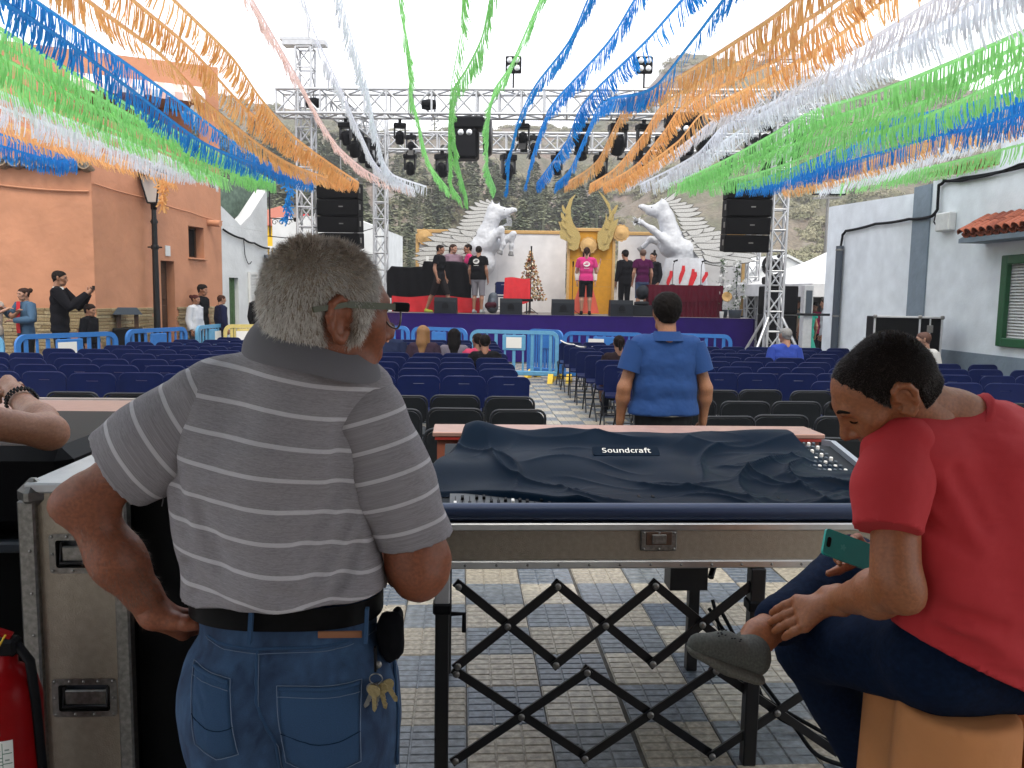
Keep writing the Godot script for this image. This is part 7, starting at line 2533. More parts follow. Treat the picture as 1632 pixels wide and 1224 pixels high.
# print on the extinguisher's label: green heading, lines of small type, a column of boxes
func label_picture() -> ImageTexture:
	var im := Image.create(128, 256, false, Image.FORMAT_RGB8)
	im.fill(Color(0.85, 0.86, 0.84))
	im.fill_rect(Rect2i(96, 8, 28, 26), Color(0.05, 0.35, 0.16))
	var r := RandomNumberGenerator.new()
	r.seed = 3
	for k in 12:
		im.fill_rect(Rect2i(8 + k * 7, 14, 5, 12), Color(0.2, 0.4, 0.3))
	for j in 22:
		var y := 40 + j * 9
		var x := 8
		while x < 88:
			var w := r.randi_range(3, 11)
			im.fill_rect(Rect2i(x, y, w, 3), Color(0.45, 0.52, 0.48))
			x += w + 3
	for j in 8:
		im.fill_rect(Rect2i(96, 40 + j * 26, 28, 2), Color(0.2, 0.4, 0.3))
		im.fill_rect(Rect2i(102, 48 + j * 26, 14, 4), Color(0.5, 0.56, 0.52))
	im.fill_rect(Rect2i(94, 36, 2, 214), Color(0.2, 0.4, 0.3))
	return ImageTexture.create_from_image(im)

# ---------------------------------------------------------------- canopy over the sound desk, above the picture: it shades the foreground
func make_canopy() -> void:
	var G := thing("desk_canopy", "dark canvas canopy on legs sheltering the sound desk, above the view", "canopy", Vector3(0.1, 0, -0.1))
	var dk := mat(hx("7a8490"), 0.9, 0, TX.soft, 0.5)
	var r := MB.new()
	var c := [Vector3(-1.9, 2.62, 2.1), Vector3(1.9, 2.62, 2.1), Vector3(1.9, 2.62, -2.0), Vector3(-1.9, 2.62, -2.0)]
	for k in 4:
		r.fan([c[k], c[(k + 1) % 4], Vector3(0, 3.2, 0)], ((c[k] + c[(k + 1) % 4]) * Vector3(0.2, 0, 0.2) + Vector3.UP).normalized())
		var l := MB.new()
		l.tube([Vector3(c[k].x, 0, c[k].z), c[k]], 0.022, 8)
		part(G, "leg", l.mesh(), M.steel)
	part(G, "roof", r.mesh(), dk)

# the house at the back of the square, behind the viewer: it keeps the sky behind from lighting the backs
func make_rear_house() -> void:
	var H := thing("rear_house", "plain two-storey house closing the square behind the viewer", "house", Vector3(0, 0, 9.5), PI)
	part(H, "wall", holed_wall(-9.0, 9.0, 0, 6.2, 0.3, [[-4.5, 0, -3.4, 2.2], [-1.0, 3.4, 0.2, 4.9], [3.0, 0.9, 4.2, 2.2]]), mat(hx("8f8276"), 0.9, 0, TX.soft, 0.3))
	var b := MB.new()
	b.box(Vector3(0, 3.0, -1.2), Vector3(17.8, 6.0, 0.2))
	part(H, "inner_wall", b.mesh(), M.white_wall)
	var d := MB.new()
	d.cbox(Vector3(-3.95, 1.1, -0.2), Vector3(1.08, 2.18, 0.06), 0.01)
	part(H, "door", d.mesh(), M.dark_wood)

# ---------------------------------------------------------------- people
# A head faces +z, its middle between the ears; about 0.235 m from chin to crown.
func head_bones(neck := 0.17) -> Array:
	var b := [
		bn(Vector3(0, 0.032, -0.026), 0.078, Vector3(0, 0.03, 0.02), 0.073),
		bn(Vector3(0, 0.0, 0.042), 0.056, Vector3(0, -0.05, 0.044), 0.047),
		bn(Vector3(0, -0.02, -0.005), 0.064, Vector3(0, -0.07, 0.03), 0.045),
		bn(Vector3(-0.03, -0.078, 0.048), 0.026, Vector3(0.03, -0.078, 0.048), 0.026),
		bn(Vector3(0, -0.094, 0.062), 0.019, Vector3(0, -0.088, 0.066), 0.02),
		bn(Vector3(-0.032, 0.023, 0.084), 0.012, Vector3(0.032, 0.023, 0.084), 0.012),
		bn(Vector3(0, 0.015, 0.089), 0.009, Vector3(0, -0.026, 0.112), 0.012, 1.0, Vector3.BACK, 1.0, 0.012),
		bn(Vector3(-0.013, -0.032, 0.1), 0.008, Vector3(0.013, -0.032, 0.1), 0.008, 1.0, Vector3.BACK, 1.0, 0.008),
		bn(Vector3(-0.05, -0.008, 0.058), 0.021, Vector3(-0.034, -0.03, 0.068), 0.022),
		bn(Vector3(0.05, -0.008, 0.058), 0.021, Vector3(0.034, -0.03, 0.068), 0.022),
		bn(Vector3(-0.017, -0.053, 0.089), 0.006, Vector3(0.017, -0.053, 0.089), 0.006, 1.0, Vector3.BACK, 1.0, 0.01),
		bn(Vector3(-0.015, -0.064, 0.087), 0.007, Vector3(0.015, -0.064, 0.087), 0.007, 1.0, Vector3.BACK, 1.0, 0.01),
		bn(Vector3(0, -0.05, -0.02), 0.056, Vector3(0, -neck, -0.03 - (neck - 0.1) * 0.2), 0.058)]
	for s in [-1.0, 1.0]:
		b.append(bn(Vector3(0.032 * s, 0.006, 0.098), 0.012, Vector3(0.034 * s, 0.006, 0.096), 0.012, 1.0, Vector3.BACK, -1.0, 0.014))
	return b

func ear_bones(s: float) -> Array:
	# rim, inner fold and lobe of an ear standing off the head
	var b := []
	var pts := [Vector3(0.072, 0.004, 0.006), Vector3(0.079, 0.024, 0.002), Vector3(0.084, 0.031, -0.012), Vector3(0.087, 0.022, -0.026), Vector3(0.086, 0.004, -0.03), Vector3(0.082, -0.014, -0.024), Vector3(0.077, -0.03, -0.012), Vector3(0.074, -0.034, -0.003), Vector3(0.071, -0.022, 0.005)]
	for k in pts.size() - 1:
		b.append(bn(pts[k] * Vector3(s, 1, 1), 0.0052, pts[k + 1] * Vector3(s, 1, 1), 0.0052 if k < 6 else 0.0075, 1.0, Vector3.BACK, 1.0, 0.006))
	b.append(bn(Vector3(0.074 * s, 0.012, -0.012), 0.012, Vector3(0.073 * s, -0.014, -0.01), 0.011, 2.2, Vector3.RIGHT, 1.0, 0.006))
	b.append(bn(Vector3(0.08 * s, 0.012, -0.017), 0.004, Vector3(0.079 * s, -0.008, -0.019), 0.004, 1.0, Vector3.BACK, 1.0, 0.006))
	b.append(bn(Vector3(0.082 * s, -0.002, -0.004), 0.007, Vector3(0.082 * s, -0.01, -0.005), 0.006, 1.0, Vector3.BACK, -1.0, 0.004))
	return b

var HEADS := {}

func make_head_meshes() -> void:
	var far := head_bones()
	for s in [-1.0, 1.0]:
		far.append(bn(Vector3(0.08 * s, 0.02, -0.012), 0.013, Vector3(0.077 * s, -0.024, -0.005), 0.011, 1.6, Vector3.RIGHT))
	HEADS.far = blob(far, 0.011, 0.02)
	var near := head_bones(0.1)
	near.append_array(ear_bones(-1.0))
	near.append_array(ear_bones(1.0))
	HEADS.near = blob(near, 0.0052, 0.02)
	var line := Plane(Vector3(0, -0.8, 0.6), 0.006)
	var cap := [bn(Vector3(0, 0.036, -0.03), 0.084, Vector3(0, 0.036, 0.018), 0.079), bn(Vector3(0, 0.0, -0.03), 0.078, Vector3(0, -0.03, -0.03), 0.066)]
	HEADS.short = blob(cap, 0.012, 0.02, [line], 0.006, 60.0)
	HEADS.thick = blob([bn(Vector3(0, 0.046, -0.03), 0.09, Vector3(0, 0.05, 0.02), 0.084), bn(Vector3(0, 0.0, -0.035), 0.08, Vector3(0, -0.03, -0.035), 0.068)], 0.012, 0.02, [line], 0.01, 50.0)
	var long_ := cap.duplicate()
	long_.append_array([bn(Vector3(0, 0.03, -0.05), 0.085, Vector3(0, -0.14, -0.075), 0.085, 1.2), bn(Vector3(0, -0.14, -0.075), 0.085, Vector3(0, -0.34, -0.09), 0.06, 1.7)])
	for s in [-1.0, 1.0]:
		long_.append(bn(Vector3(0.065 * s, 0.03, -0.01), 0.04, Vector3(0.08 * s, -0.16, -0.01), 0.03))
	HEADS.long = blob(long_, 0.015, 0.03, [Plane(Vector3(0, -0.25, 0.97), 0.052)], 0.008, 40.0, Vector3(1, 0.2, 1))
	var bun := cap.duplicate()
	bun.append(bn(Vector3(0, 0.06, -0.13), 0.042, Vector3(0, 0.07, -0.135), 0.042))
	HEADS.bun = blob(bun, 0.012, 0.015, [line], 0.006, 60.0)
	var topknot := cap.duplicate()
	topknot.append(bn(Vector3(0, 0.135, -0.05), 0.035, Vector3(0, 0.16, -0.055), 0.03))
	HEADS.topknot = blob(topknot, 0.012, 0.015, [line], 0.006, 60.0)
	var tail := cap.duplicate()
	tail.append(bn(Vector3(0, 0.03, -0.12), 0.03, Vector3(0, -0.2, -0.13), 0.022))
	HEADS.tail = blob(tail, 0.012, 0.015, [line], 0.006, 60.0)
	HEADS.cap = blob([bn(Vector3(0, 0.05, -0.02), 0.092, Vector3(0, 0.05, 0.015), 0.088), bn(Vector3(0, 0.045, 0.06), 0.05, Vector3(0, 0.035, 0.15), 0.045, 5.0, Vector3.UP)], 0.012, 0.015, [Plane(Vector3(0, -1, 0.1), -0.022)])

func skin(c: String) -> StandardMaterial3D:
	var key := "skin" + c
	if not M.has(key):
		var m := mat(hx(c), 0.5, 0, TX.fine, 7.0, TX.n_fine, 0.4, false)
		m.subsurf_scatter_enabled = true
		m.subsurf_scatter_strength = 0.12
		M[key] = m
	return M[key]

func cloth(c: String, rough := 0.9) -> StandardMaterial3D:
	var key := "cloth" + c
	if not M.has(key):
		M[key] = mat(hx(c), rough, 0, TX.grain, 3.0, TX.n_cloth, 0.5, false)
	return M[key]

# five fingers from a knuckle line, bent towards -n
func fingers(b: MB, wrist: Vector3, d: Vector3, n: Vector3, thumb: float, curl: float, s := 1.0, sides := 6) -> void:
	d = d.normalized()
	var x := d.cross(n).normalized()
	n = x.cross(d).normalized()
	var lens := [0.072, 0.082, 0.076, 0.058]
	for k in 4:
		var o := (k - 1.5) * 0.0205 * s
		var p := wrist + d * 0.085 * s + x * (o * thumb * -1.0)
		var pts := [p - d * 0.02 * s, p]
		var rad := [0.0095 * s, 0.0095 * s]
		var a := curl * 0.5
		for q in 3:
			var dir := d * cos(a) - n * sin(a)
			p += dir * lens[k] * s * [0.45, 0.3, 0.25][q]
			pts.append(p)
			rad.append([0.0088, 0.0078, 0.005][q] * s)
			a += curl * 0.7
		b.tube(pts, rad, sides)
	var tp := wrist + d * 0.025 * s + x * (0.03 * thumb * s)
	var td := (d * 0.75 + x * thumb * 0.6 - n * 0.25).normalized()
	b.tube([tp - td * 0.015 * s, tp + td * 0.03 * s, tp + td * 0.052 * s + d * 0.006 * s, tp + td * 0.062 * s + d * 0.026 * s], [0.013 * s, 0.011 * s, 0.0095 * s, 0.006 * s], sides)

func person(P: Dictionary) -> Node3D:
	var s: float = P.get("h", 1.72) / 1.75
	var N := thing("person", P.label, "person", P.at, P.get("turn", 0.0), P.get("group", ""))
	var sit: bool = P.get("sit", false)
	var cell: float = P.get("cell", 0.023)
	var dy := -0.44 if sit else 0.0
	var lean: float = P.get("lean", 0.0)
	var v := func(x: float, y: float, z: float) -> Vector3: return Vector3(x * s, y * s + dy, z * s + lean * maxf(0.0, y - 0.95) * s)
	var fat: float = P.get("fat", 1.0)
	var sk := skin(P.get("skin", "b57f60"))
	var hips: Vector3 = v.call(0, 0.95, 0)
	# limbs
	var arms := []
	for side in [1.0, -1.0]:
		var key := "la" if side > 0 else "ra"
		var sh: Vector3 = v.call(0.175 * side * (0.92 + 0.08 * fat), 1.425, 0)
		var el: Vector3 = v.call(0.235 * side, 1.13, -0.03)
		var wr: Vector3 = v.call(0.245 * side, 0.89, 0.05)
		if P.has(key):
			el = P[key][0]
			wr = P[key][1]
		arms.append([sh, el, wr])
	var legs := []
	var stride: float = P.get("stride", 0.0)
	for side in [1.0, -1.0]:
		var hp := Vector3(0.09 * side * s, 0.9 * s + dy, 0)
		var kn := Vector3(0.1 * side * s, 0.5 * s, 0.02 * s + stride * 0.16 * side)
		var an := Vector3(0.105 * side * s, 0.09 * s, -0.02 * s + stride * 0.3 * side)
		if sit:
			kn = Vector3(0.12 * side * s, 0.46, 0.4 * s)
			an = Vector3(0.12 * side * s, 0.08, 0.38 * s)
		legs.append([hp, kn, an])
	# bare body: neck, arms, legs, and the head set on top
	var bones := [bn(v.call(0, 1.5, -0.01), 0.056 * s, v.call(0, 1.42, 0.0), 0.065 * s), bn(v.call(-0.1, 1.41, 0), 0.06 * s, v.call(0.1, 1.41, 0), 0.06 * s), bn(v.call(0, 1.38, 0), 0.09 * s, hips, 0.09 * s, 1.2)]
	for a in arms:
		bones.append_array([bn(a[0], 0.045 * s, a[1], 0.04 * s), bn(a[1], 0.04 * s, a[1].lerp(a[2], 0.3), 0.041 * s), bn(a[1].lerp(a[2], 0.3), 0.041 * s, a[2], 0.026 * s)])
		var hd: Vector3 = (a[2] - a[1]).normalized()
		bones.append(bn(a[2], 0.026 * s, a[2] + hd * 0.08 * s, 0.034 * s, 1.5, Vector3.RIGHT))
	for l in legs:
		bones.append_array([bn(l[0], 0.085 * s, l[1], 0.056 * s), bn(l[1], 0.054 * s, l[1].lerp(l[2], 0.3) + Vector3(0, 0, -0.012), 0.055 * s), bn(l[1].lerp(l[2], 0.3) + Vector3(0, 0, -0.012), 0.055 * s, l[2], 0.036 * s)])
	var body := MB.new()
	body.add(blob(bones, cell, 0.03))
	for k in 2:
		var a: Array = arms[k]
		var hd: Vector3 = (a[2] - a[1]).normalized()
		fingers(body, a[2], hd, Vector3(1.0 if k == 0 else -1.0, 0, 0.15) if absf(hd.y) > 0.5 else Vector3(0, 1, 0), 1.0 if k == 0 else -1.0, P.get("curl", 0.5), s)
	var hc: Vector3 = v.call(0, 1.625, 0.02)
	var yaw: float = P.get("yaw", 0.0)
	var hb := Basis(Vector3.UP, yaw) * Basis(Vector3.RIGHT, P.get("nod", 0.05))
	var hs: float = s * P.get("head", 1.0)
	var hx_ := Transform3D(hb.scaled_local(Vector3(hs, hs, hs)), hc)
	body.add(HEADS.far, hx_)
	part(N, "body", body.mesh(), sk)
	var eyes := MB.new()
	for q in [-1.0, 1.0]:
		eyes.lathe([Vector2(0, -0.006), Vector2(0.009, 0), Vector2(0, 0.006)], 8, hx_ * Transform3D(Basis.IDENTITY, Vector3(0.031 * q, 0.006, 0.086)))
		eyes.box(hx_ * Vector3(0.031 * q, 0.024, 0.094), Vector3(0.026, 0.005, 0.008) * hs, hb)
	part(N, "eyes", eyes.mesh(), M.pupil)
	# hair
	var style: String = P.get("hair", "short")
	if style != "none":
		var hm := MB.new()
		hm.add(HEADS[style], hx_)
		part(N, "hair" if style != "cap" else "cap", hm.mesh(), cloth(P.get("haircol", "1d1613"), 0.7))
		if style == "cap":
			var h2 := MB.new()
			h2.add(HEADS.short, hx_)
			part(N, "hair", h2.mesh(), cloth("1d1613", 0.7))
	# shirt or jacket
	var g := 0.014 * fat + 0.006
	var hem: float = P.get("hem", 0.87)
	var tors := [
		bn(v.call(-0.158, 1.415, -0.005), 0.054 * s + g, v.call(0.158, 1.415, -0.005), 0.054 * s + g),
		bn(v.call(0, 1.46, -0.015), 0.062 * s, v.call(0, 1.4, -0.01), 0.07 * s),
		bn(v.call(-0.075 * fat, 1.3, 0), 0.1 * s + g, v.call(0.075 * fat, 1.3, 0), 0.1 * s + g, 1.08),
		bn(v.call(-0.06 * fat, 1.15, 0.0), 0.098 * s * fat + g, v.call(0.06 * fat, 1.15, 0.0), 0.098 * s * fat + g, 1.1),
		bn(v.call(-0.065 * fat, 0.98, 0.0), 0.098 * s * fat + g, v.call(0.065 * fat, 0.98, 0.0), 0.098 * s * fat + g, 1.1),
		bn(v.call(-0.07 * fat, hem, 0.0), 0.1 * s * fat + g, v.call(0.07 * fat, hem, 0.0), 0.1 * s * fat + g, 1.1)]
	var shirt := MB.new()
	shirt.add(blob(tors, cell, 0.05, [Plane(Vector3.DOWN, -(hem * s + dy))], 0.008, 9.0))
	part(N, P.get("top_name", "shirt"), shirt.mesh(), cloth(P.get("top", "15161a")))
	var slen: float = P.get("sleeve", 0.6)
	if slen > 0.01:
		for a in arms:
			var m := MB.new()
			var sh: Vector3 = a[0]
			if slen <= 1.0:
				var e: Vector3 = sh.lerp(a[1], slen)
				m.tube([sh + Vector3(0, 0.01, 0), sh.lerp(e, 0.5), e], [0.062 * s + g * 0.5, 0.06 * s + g, 0.058 * s + g], 14)
			else:
				m.tube([sh + Vector3(0, 0.01, 0), sh.lerp(a[1], 0.6), a[1], a[1].lerp(a[2], 0.25), a[1].lerp(a[2], 0.92)], [0.062 * s + g, 0.056 * s + g, 0.05 * s + g, 0.05 * s + g, 0.036 * s + g * 0.6], 14)
			part(N, "sleeve", m.mesh(), cloth(P.get("top", "15161a")))
	# trousers, shorts or skirt
	var low: String = P.get("low", "trousers")
	var lm := cloth(P.get("lowcol", "1c2230"))
	var tr := MB.new()
	tr.add(blob([bn(hips + Vector3(-0.07, 0.03, 0) * s, 0.1 * s * fat, hips + Vector3(0.07, 0.03, 0) * s, 0.1 * s * fat, 1.08), bn(hips + Vector3(-0.075, -0.08, -0.01) * s, 0.105 * s, hips + Vector3(0.075, -0.08, -0.01) * s, 0.105 * s, 1.05)], cell, 0.05))
	if low == "skirt":
		tr.lathe([Vector2(0.38, 0.04), Vector2(0.29, 0.4), Vector2(0.18, 0.75), Vector2(0.13, 1.0)], 20, Transform3D(Basis.IDENTITY.scaled(Vector3(s, s, s * 0.75)), Vector3.ZERO))
	else:
		for l in legs:
			var e := 0.98 if low == "trousers" else 0.05
			var pts := [l[0], l[0].lerp(l[1], 0.5), l[1]]
			var rad := [0.098 * s * fat, 0.088 * s, 0.075 * s]
			if low == "trousers":
				pts.append_array([l[1].lerp(l[2], 0.5), l[1].lerp(l[2], e)])
				rad.append_array([0.066 * s, 0.062 * s])
			else:
				pts.append(l[1].lerp(l[2], 0.08))
				rad.append(0.082 * s)
			tr.tube(pts, rad, 14)
	part(N, low, tr.mesh(), lm)
	for l in legs:
		var an: Vector3 = l[2]
		var f := MB.new()
		f.add(blob([bn(Vector3(an.x, 0.045, an.z - 0.03), 0.04 * s, Vector3(an.x * 1.1, 0.035, an.z + 0.16 * s), 0.036 * s), bn(an, 0.04 * s, Vector3(an.x, 0.05, an.z), 0.04 * s)], 0.017, 0.02, [Plane(Vector3.DOWN, -0.002)]))
		part(N, "shoe", f.mesh(), cloth(P.get("shoes", "17181b"), 0.6))
	return N

func on_stage(x: float, z: float) -> Vector3:
	return sw(x, 1.2, z)

func make_background_people() -> void:
	var A := PI
	var grp := "people standing along the orange house"
	person({"label": "person in a pale tank top at the far left edge, seen from the side", "at": Vector3(-7.35, 0.17, -13.4), "turn": 1.2, "h": 1.5, "top": "c9beb2", "sleeve": 0.0, "hair": "bun", "haircol": "1b1412", "skin": "b98a70", "lowcol": "8fa3b5", "group": grp, "la": [Vector3(0.26, 1.02, 0.12), Vector3(0.18, 1.12, 0.32)], "ra": [Vector3(-0.24, 1.0, 0.1), Vector3(-0.05, 1.14, 0.3)]})
	person({"label": "person in a blue denim jacket over a red top, left", "at": Vector3(-6.95, 0.17, -13.6), "turn": -0.55, "h": 1.5, "top": "40617e", "sleeve": 1.5, "hair": "bun", "haircol": "3a2822", "skin": "b98a70", "lowcol": "17181c", "top_name": "jacket", "group": grp, "la": [Vector3(0.27, 1.0, 0.05), Vector3(0.02, 0.98, 0.22)], "ra": [Vector3(-0.28, 1.04, 0.06), Vector3(-0.16, 1.16, 0.26)]})
	var red := MB.new()
	red.sheet(6, 8, func(u: float, vv: float) -> Vector3: return Vector3(lerpf(-0.05, 0.05, u), lerpf(0.78, 1.28, vv), 0.123 + 0.006 * sin(vv * 7.0) - 0.02 * smoothstep(0.7, 1.0, vv)))
	part(get_node("person_001"), "undershirt", red.mesh(), M.red_cloth)
	var film := person({"label": "person in a black jacket filming with raised hands by the orange wall", "at": Vector3(-6.35, 0.17, -13.45), "turn": 1.75, "h": 1.78, "fat": 1.12, "top": "15151a", "sleeve": 1.5, "hair": "short", "haircol": "1e1613", "skin": "a5765a", "lowcol": "171a22", "top_name": "jacket", "hem": 0.8, "group": grp, "la": [Vector3(0.24, 1.2, 0.24), Vector3(0.07, 1.42, 0.42)], "ra": [Vector3(-0.26, 1.2, 0.22), Vector3(-0.04, 1.43, 0.42)]})
	var collar := MB.new()
	collar.lathe([Vector2(0.085, 1.46), Vector2(0.072, 1.5)], 16, Transform3D(Basis.IDENTITY, Vector3(0, 0.02, -0.01)))
	part(film, "collar", collar.mesh(), M.paper)
	var ph := thing("mobile_phone", "dark phone held up by the man filming", "phone", Vector3(-6.35, 1.68, -13.45) + Basis(Vector3.UP, 1.75) * Vector3(0.02, 0, 0.5), 1.75)
	var pm := MB.new()
	pm.cbox(Vector3(0, 0, 0), Vector3(0.14, 0.07, 0.01), 0.003)
	part(ph, "phone_body", pm.mesh(), M.black_plastic)
	person({"label": "boy in dark clothes standing beside the man filming", "at": Vector3(-5.92, 0.17, -13.5), "turn": 1.4, "h": 1.24, "head": 1.15, "top": "14151a", "sleeve": 1.5, "hair": "thick", "haircol": "2a1f1a", "skin": "a9785c", "group": grp})
	person({"label": "person in a white hoodie with a reddish hair bun beside the doorway", "at": Vector3(-5.25, 0.17, -16.6), "turn": 1.3, "fat": 1.25, "h": 1.42, "top": "cfd2d8", "sleeve": 1.5, "hair": "bun", "haircol": "4a2320", "skin": "a9785c", "group": grp, "lowcol": "3b4658"})
	person({"label": "person in sunglasses and a black T-shirt behind the white hoodie", "at": Vector3(-5.3, 0.17, -17.2), "turn": 1.4, "h": 1.62, "top": "15161a", "hair": "thick", "haircol": "1a1412", "skin": "a9785c", "group": grp})
	person({"label": "person in a navy jacket seen from behind in front of the orange house", "at": Vector3(-4.95, 0.17, -17.3), "turn": 2.2, "fat": 1.2, "h": 1.42, "top": "1c2140", "sleeve": 1.5, "hair": "short", "haircol": "43291f", "skin": "b58468", "group": grp})
	person({"label": "person in dark clothes by the white house, half hidden by the grey-haired man", "at": Vector3(-4.5, 0.0, -18.6), "turn": 2.6, "h": 1.72, "top": "17191d", "sleeve": 1.5, "hair": "short", "skin": "a9785c", "group": grp})
	# on the stage
	var sg := "people on the stage"
	person({"label": "person in black walking past the black-covered table on stage", "at": on_stage(-3.2, -0.75), "turn": 1.25 + ST, "h": 1.74, "stride": 1.0, "top": "131418", "low": "shorts", "lowcol": "232022", "hair": "short", "shoes": "a8b531", "group": sg, "yaw": 0.2, "skin": "a8775c"})
	person({"label": "person in a mauve patterned top behind the covered table on stage", "at": on_stage(-3.05, -2.35), "turn": 0.45 + ST, "h": 1.86, "top": "8d7483", "sleeve": 1.5, "hair": "tail", "haircol": "3a2a22", "skin": "c09078", "lowcol": "d8d4cc", "group": sg, "yaw": 0.5})
	person({"label": "person in a pink T-shirt facing the one in mauve on stage", "at": on_stage(-2.62, -2.3), "turn": -1.3 + ST, "h": 1.86, "top": "d0206e", "hair": "short", "low": "shorts", "lowcol": "44607c", "skin": "a8775c", "group": sg})
	var bk := person({"label": "person in a black printed T-shirt and grey shorts, back to the square", "at": on_stage(-2.2, -0.7), "turn": PI + ST - 0.3, "h": 1.72, "fat": 1.15, "top": "121316", "low": "shorts", "lowcol": "7d7a80", "hair": "short", "skin": "a8775c", "group": sg, "shoes": "9aa0a2", "yaw": 0.3})
	back_print(bk, 1.3, 1.15)
	var pk := person({"label": "person in a bright pink printed T-shirt and black shorts before the ochre panel", "at": on_stage(0.56, -0.95), "turn": PI + ST, "h": 1.74, "top": "d4307e", "low": "shorts", "lowcol": "15161a", "hair": "tail", "haircol": "33221b", "skin": "b98a70", "group": sg, "ra": [Vector3(-0.26, 1.1, 0.05), Vector3(-0.34, 1.32, 0.16)], "la": [Vector3(0.24, 1.1, 0.08), Vector3(0.2, 1.15, 0.28)]})
	back_print(pk, 1.28, 1.0)
	person({"label": "person in a coral gown standing behind the pink T-shirt", "at": on_stage(0.58, -1.6), "turn": 0.1 + ST, "h": 1.72, "top": "d9cfc8", "sleeve": 1.5, "low": "skirt", "lowcol": "e0604a", "hair": "long", "haircol": "3a241c", "skin": "c09078", "group": sg})
	person({"label": "person in black with a cap and a red hood by the ochre panel", "at": on_stage(1.62, -1.8), "turn": 0.5 + PI + ST, "h": 1.72, "top": "14151a", "hair": "cap", "haircol": "101114", "group": sg, "skin": "a8775c", "sleeve": 1.5, "lowcol": "111216"})
	person({"label": "person in a maroon T-shirt and denim shorts seen from behind on stage", "at": on_stage(2.02, -1.2), "turn": PI + ST + 0.15, "h": 1.72, "top": "4d1742", "low": "shorts", "lowcol": "2f4666", "hair": "short", "haircol": "5a4032", "skin": "b58468", "group": sg})
	person({"label": "person in black with a top knot beside the maroon T-shirt", "at": on_stage(2.38, -1.9), "turn": -0.9 + ST, "h": 1.68, "top": "191a1f", "sleeve": 1.5, "hair": "topknot", "haircol": "120e0d", "skin": "b98a70", "group": sg})
	# sitting among the chairs
	var au := "people sitting in the chairs"
	person({"label": "seated person in a navy hooded top, left of the blonde one", "at": Vector3(-1.06, 0.0, -12.05), "turn": A, "sit": true, "h": 1.70, "top": "262f4c", "sleeve": 1.5, "hair": "short", "haircol": "171210", "group": au, "yaw": -0.3})
	person({"label": "seated person with dark hair at the left end beside the navy hood", "at": Vector3(-1.5, 0.0, -12.1), "turn": A, "sit": true, "h": 1.60, "top": "1a1c22", "sleeve": 1.5, "hair": "thick", "haircol": "171210", "group": au})
	person({"label": "seated person with long blonde hair and a pink sleeve", "at": Vector3(-0.56, 0.0, -12.0), "turn": A, "sit": true, "h": 1.66, "top": "3a2c3a", "sleeve": 0.6, "hair": "long", "haircol": "8a6238", "skin": "c09078", "group": au, "yaw": -0.35})
	person({"label": "seated person with long black hair and a patterned top", "at": Vector3(-0.12, 0.0, -12.05), "turn": A, "sit": true, "h": 1.62, "top": "6a6472", "sleeve": 0.6, "hair": "long", "haircol": "120f10", "skin": "a8775c", "group": au})
	person({"label": "seated person in a pink top near the aisle", "at": Vector3(0.22, 0.0, -12.0), "turn": A, "sit": true, "h": 1.56, "top": "c43a60", "hair": "tail", "haircol": "1c1412", "skin": "9a6a50", "group": au, "yaw": 0.4})
	person({"label": "seated person in black with cropped hair near the aisle", "at": Vector3(0.31, 0.0, -11.25), "turn": A, "sit": true, "h": 1.58, "top": "17171b", "hair": "short", "haircol": "171210", "skin": "9a6a50", "group": au})
	person({"label": "seated person with a dark curly bun right of the aisle", "at": Vector3(2.12, 0.0, -11.05), "turn": A, "sit": true, "h": 1.60, "top": "2a2024", "hair": "tail", "haircol": "1c1210", "skin": "9a6a50", "group": au})
	person({"label": "seated grey-haired person in a bright blue shirt near the truss tower", "at": Vector3(4.8, 0.0, -12.0), "turn": A - 0.1, "sit": true, "h": 1.70, "fat": 1.15, "top": "2746a8", "hair": "short", "haircol": "8d8c8a", "skin": "b98a70", "group": au, "yaw": 0.4})
	person({"label": "seated person in a white top in front of the tall flight case", "at": Vector3(6.7, 0.0, -11.6), "turn": A, "sit": true, "h": 1.68, "fat": 1.15, "top": "d6d6d4", "hair": "short", "haircol": "5a3626", "skin": "c09078", "group": au, "yaw": 1.2})
	person({"label": "seated person with black hair and a turquoise top beside the white top", "at": Vector3(6.2, 0.0, -11.5), "turn": A, "sit": true, "h": 1.66, "top": "1f7fae", "hair": "long", "haircol": "120f10", "skin": "a8775c", "group": au})
	# around the tent
	var tg := "people by the tent"
	person({"label": "person with reddish hair smiling under the tent", "at": Vector3(8.75, 0.0, -21.3), "turn": 0.9, "h": 1.68, "top": "b9a58f", "hair": "bun", "haircol": "5a2c22", "skin": "c08a70", "group": tg})
	person({"label": "person in a turquoise dress with dark hair near the truss tower", "at": Vector3(8.55, 0.0, -20.0), "turn": A, "h": 1.6, "top": "1b9c86", "low": "skirt", "lowcol": "1b9c86", "sleeve": 0.3, "hair": "long", "haircol": "2a1814", "skin": "b58468", "group": tg})
	person({"label": "person in a magenta top behind the lifting stand", "at": Vector3(9.1, 0.0, -20.9), "turn": -0.8, "h": 1.62, "top": "c02a66", "hair": "thick", "haircol": "1c1412", "skin": "a8775c", "group": tg})
	person({"label": "person in a white T-shirt between the lifting stand and the house", "at": Vector3(8.4, 0.0, -18.7), "turn": -1.9, "h": 1.72, "top": "cfd3d8", "hair": "short", "haircol": "33221b", "skin": "b58468", "group": tg, "lowcol": "15161a"})

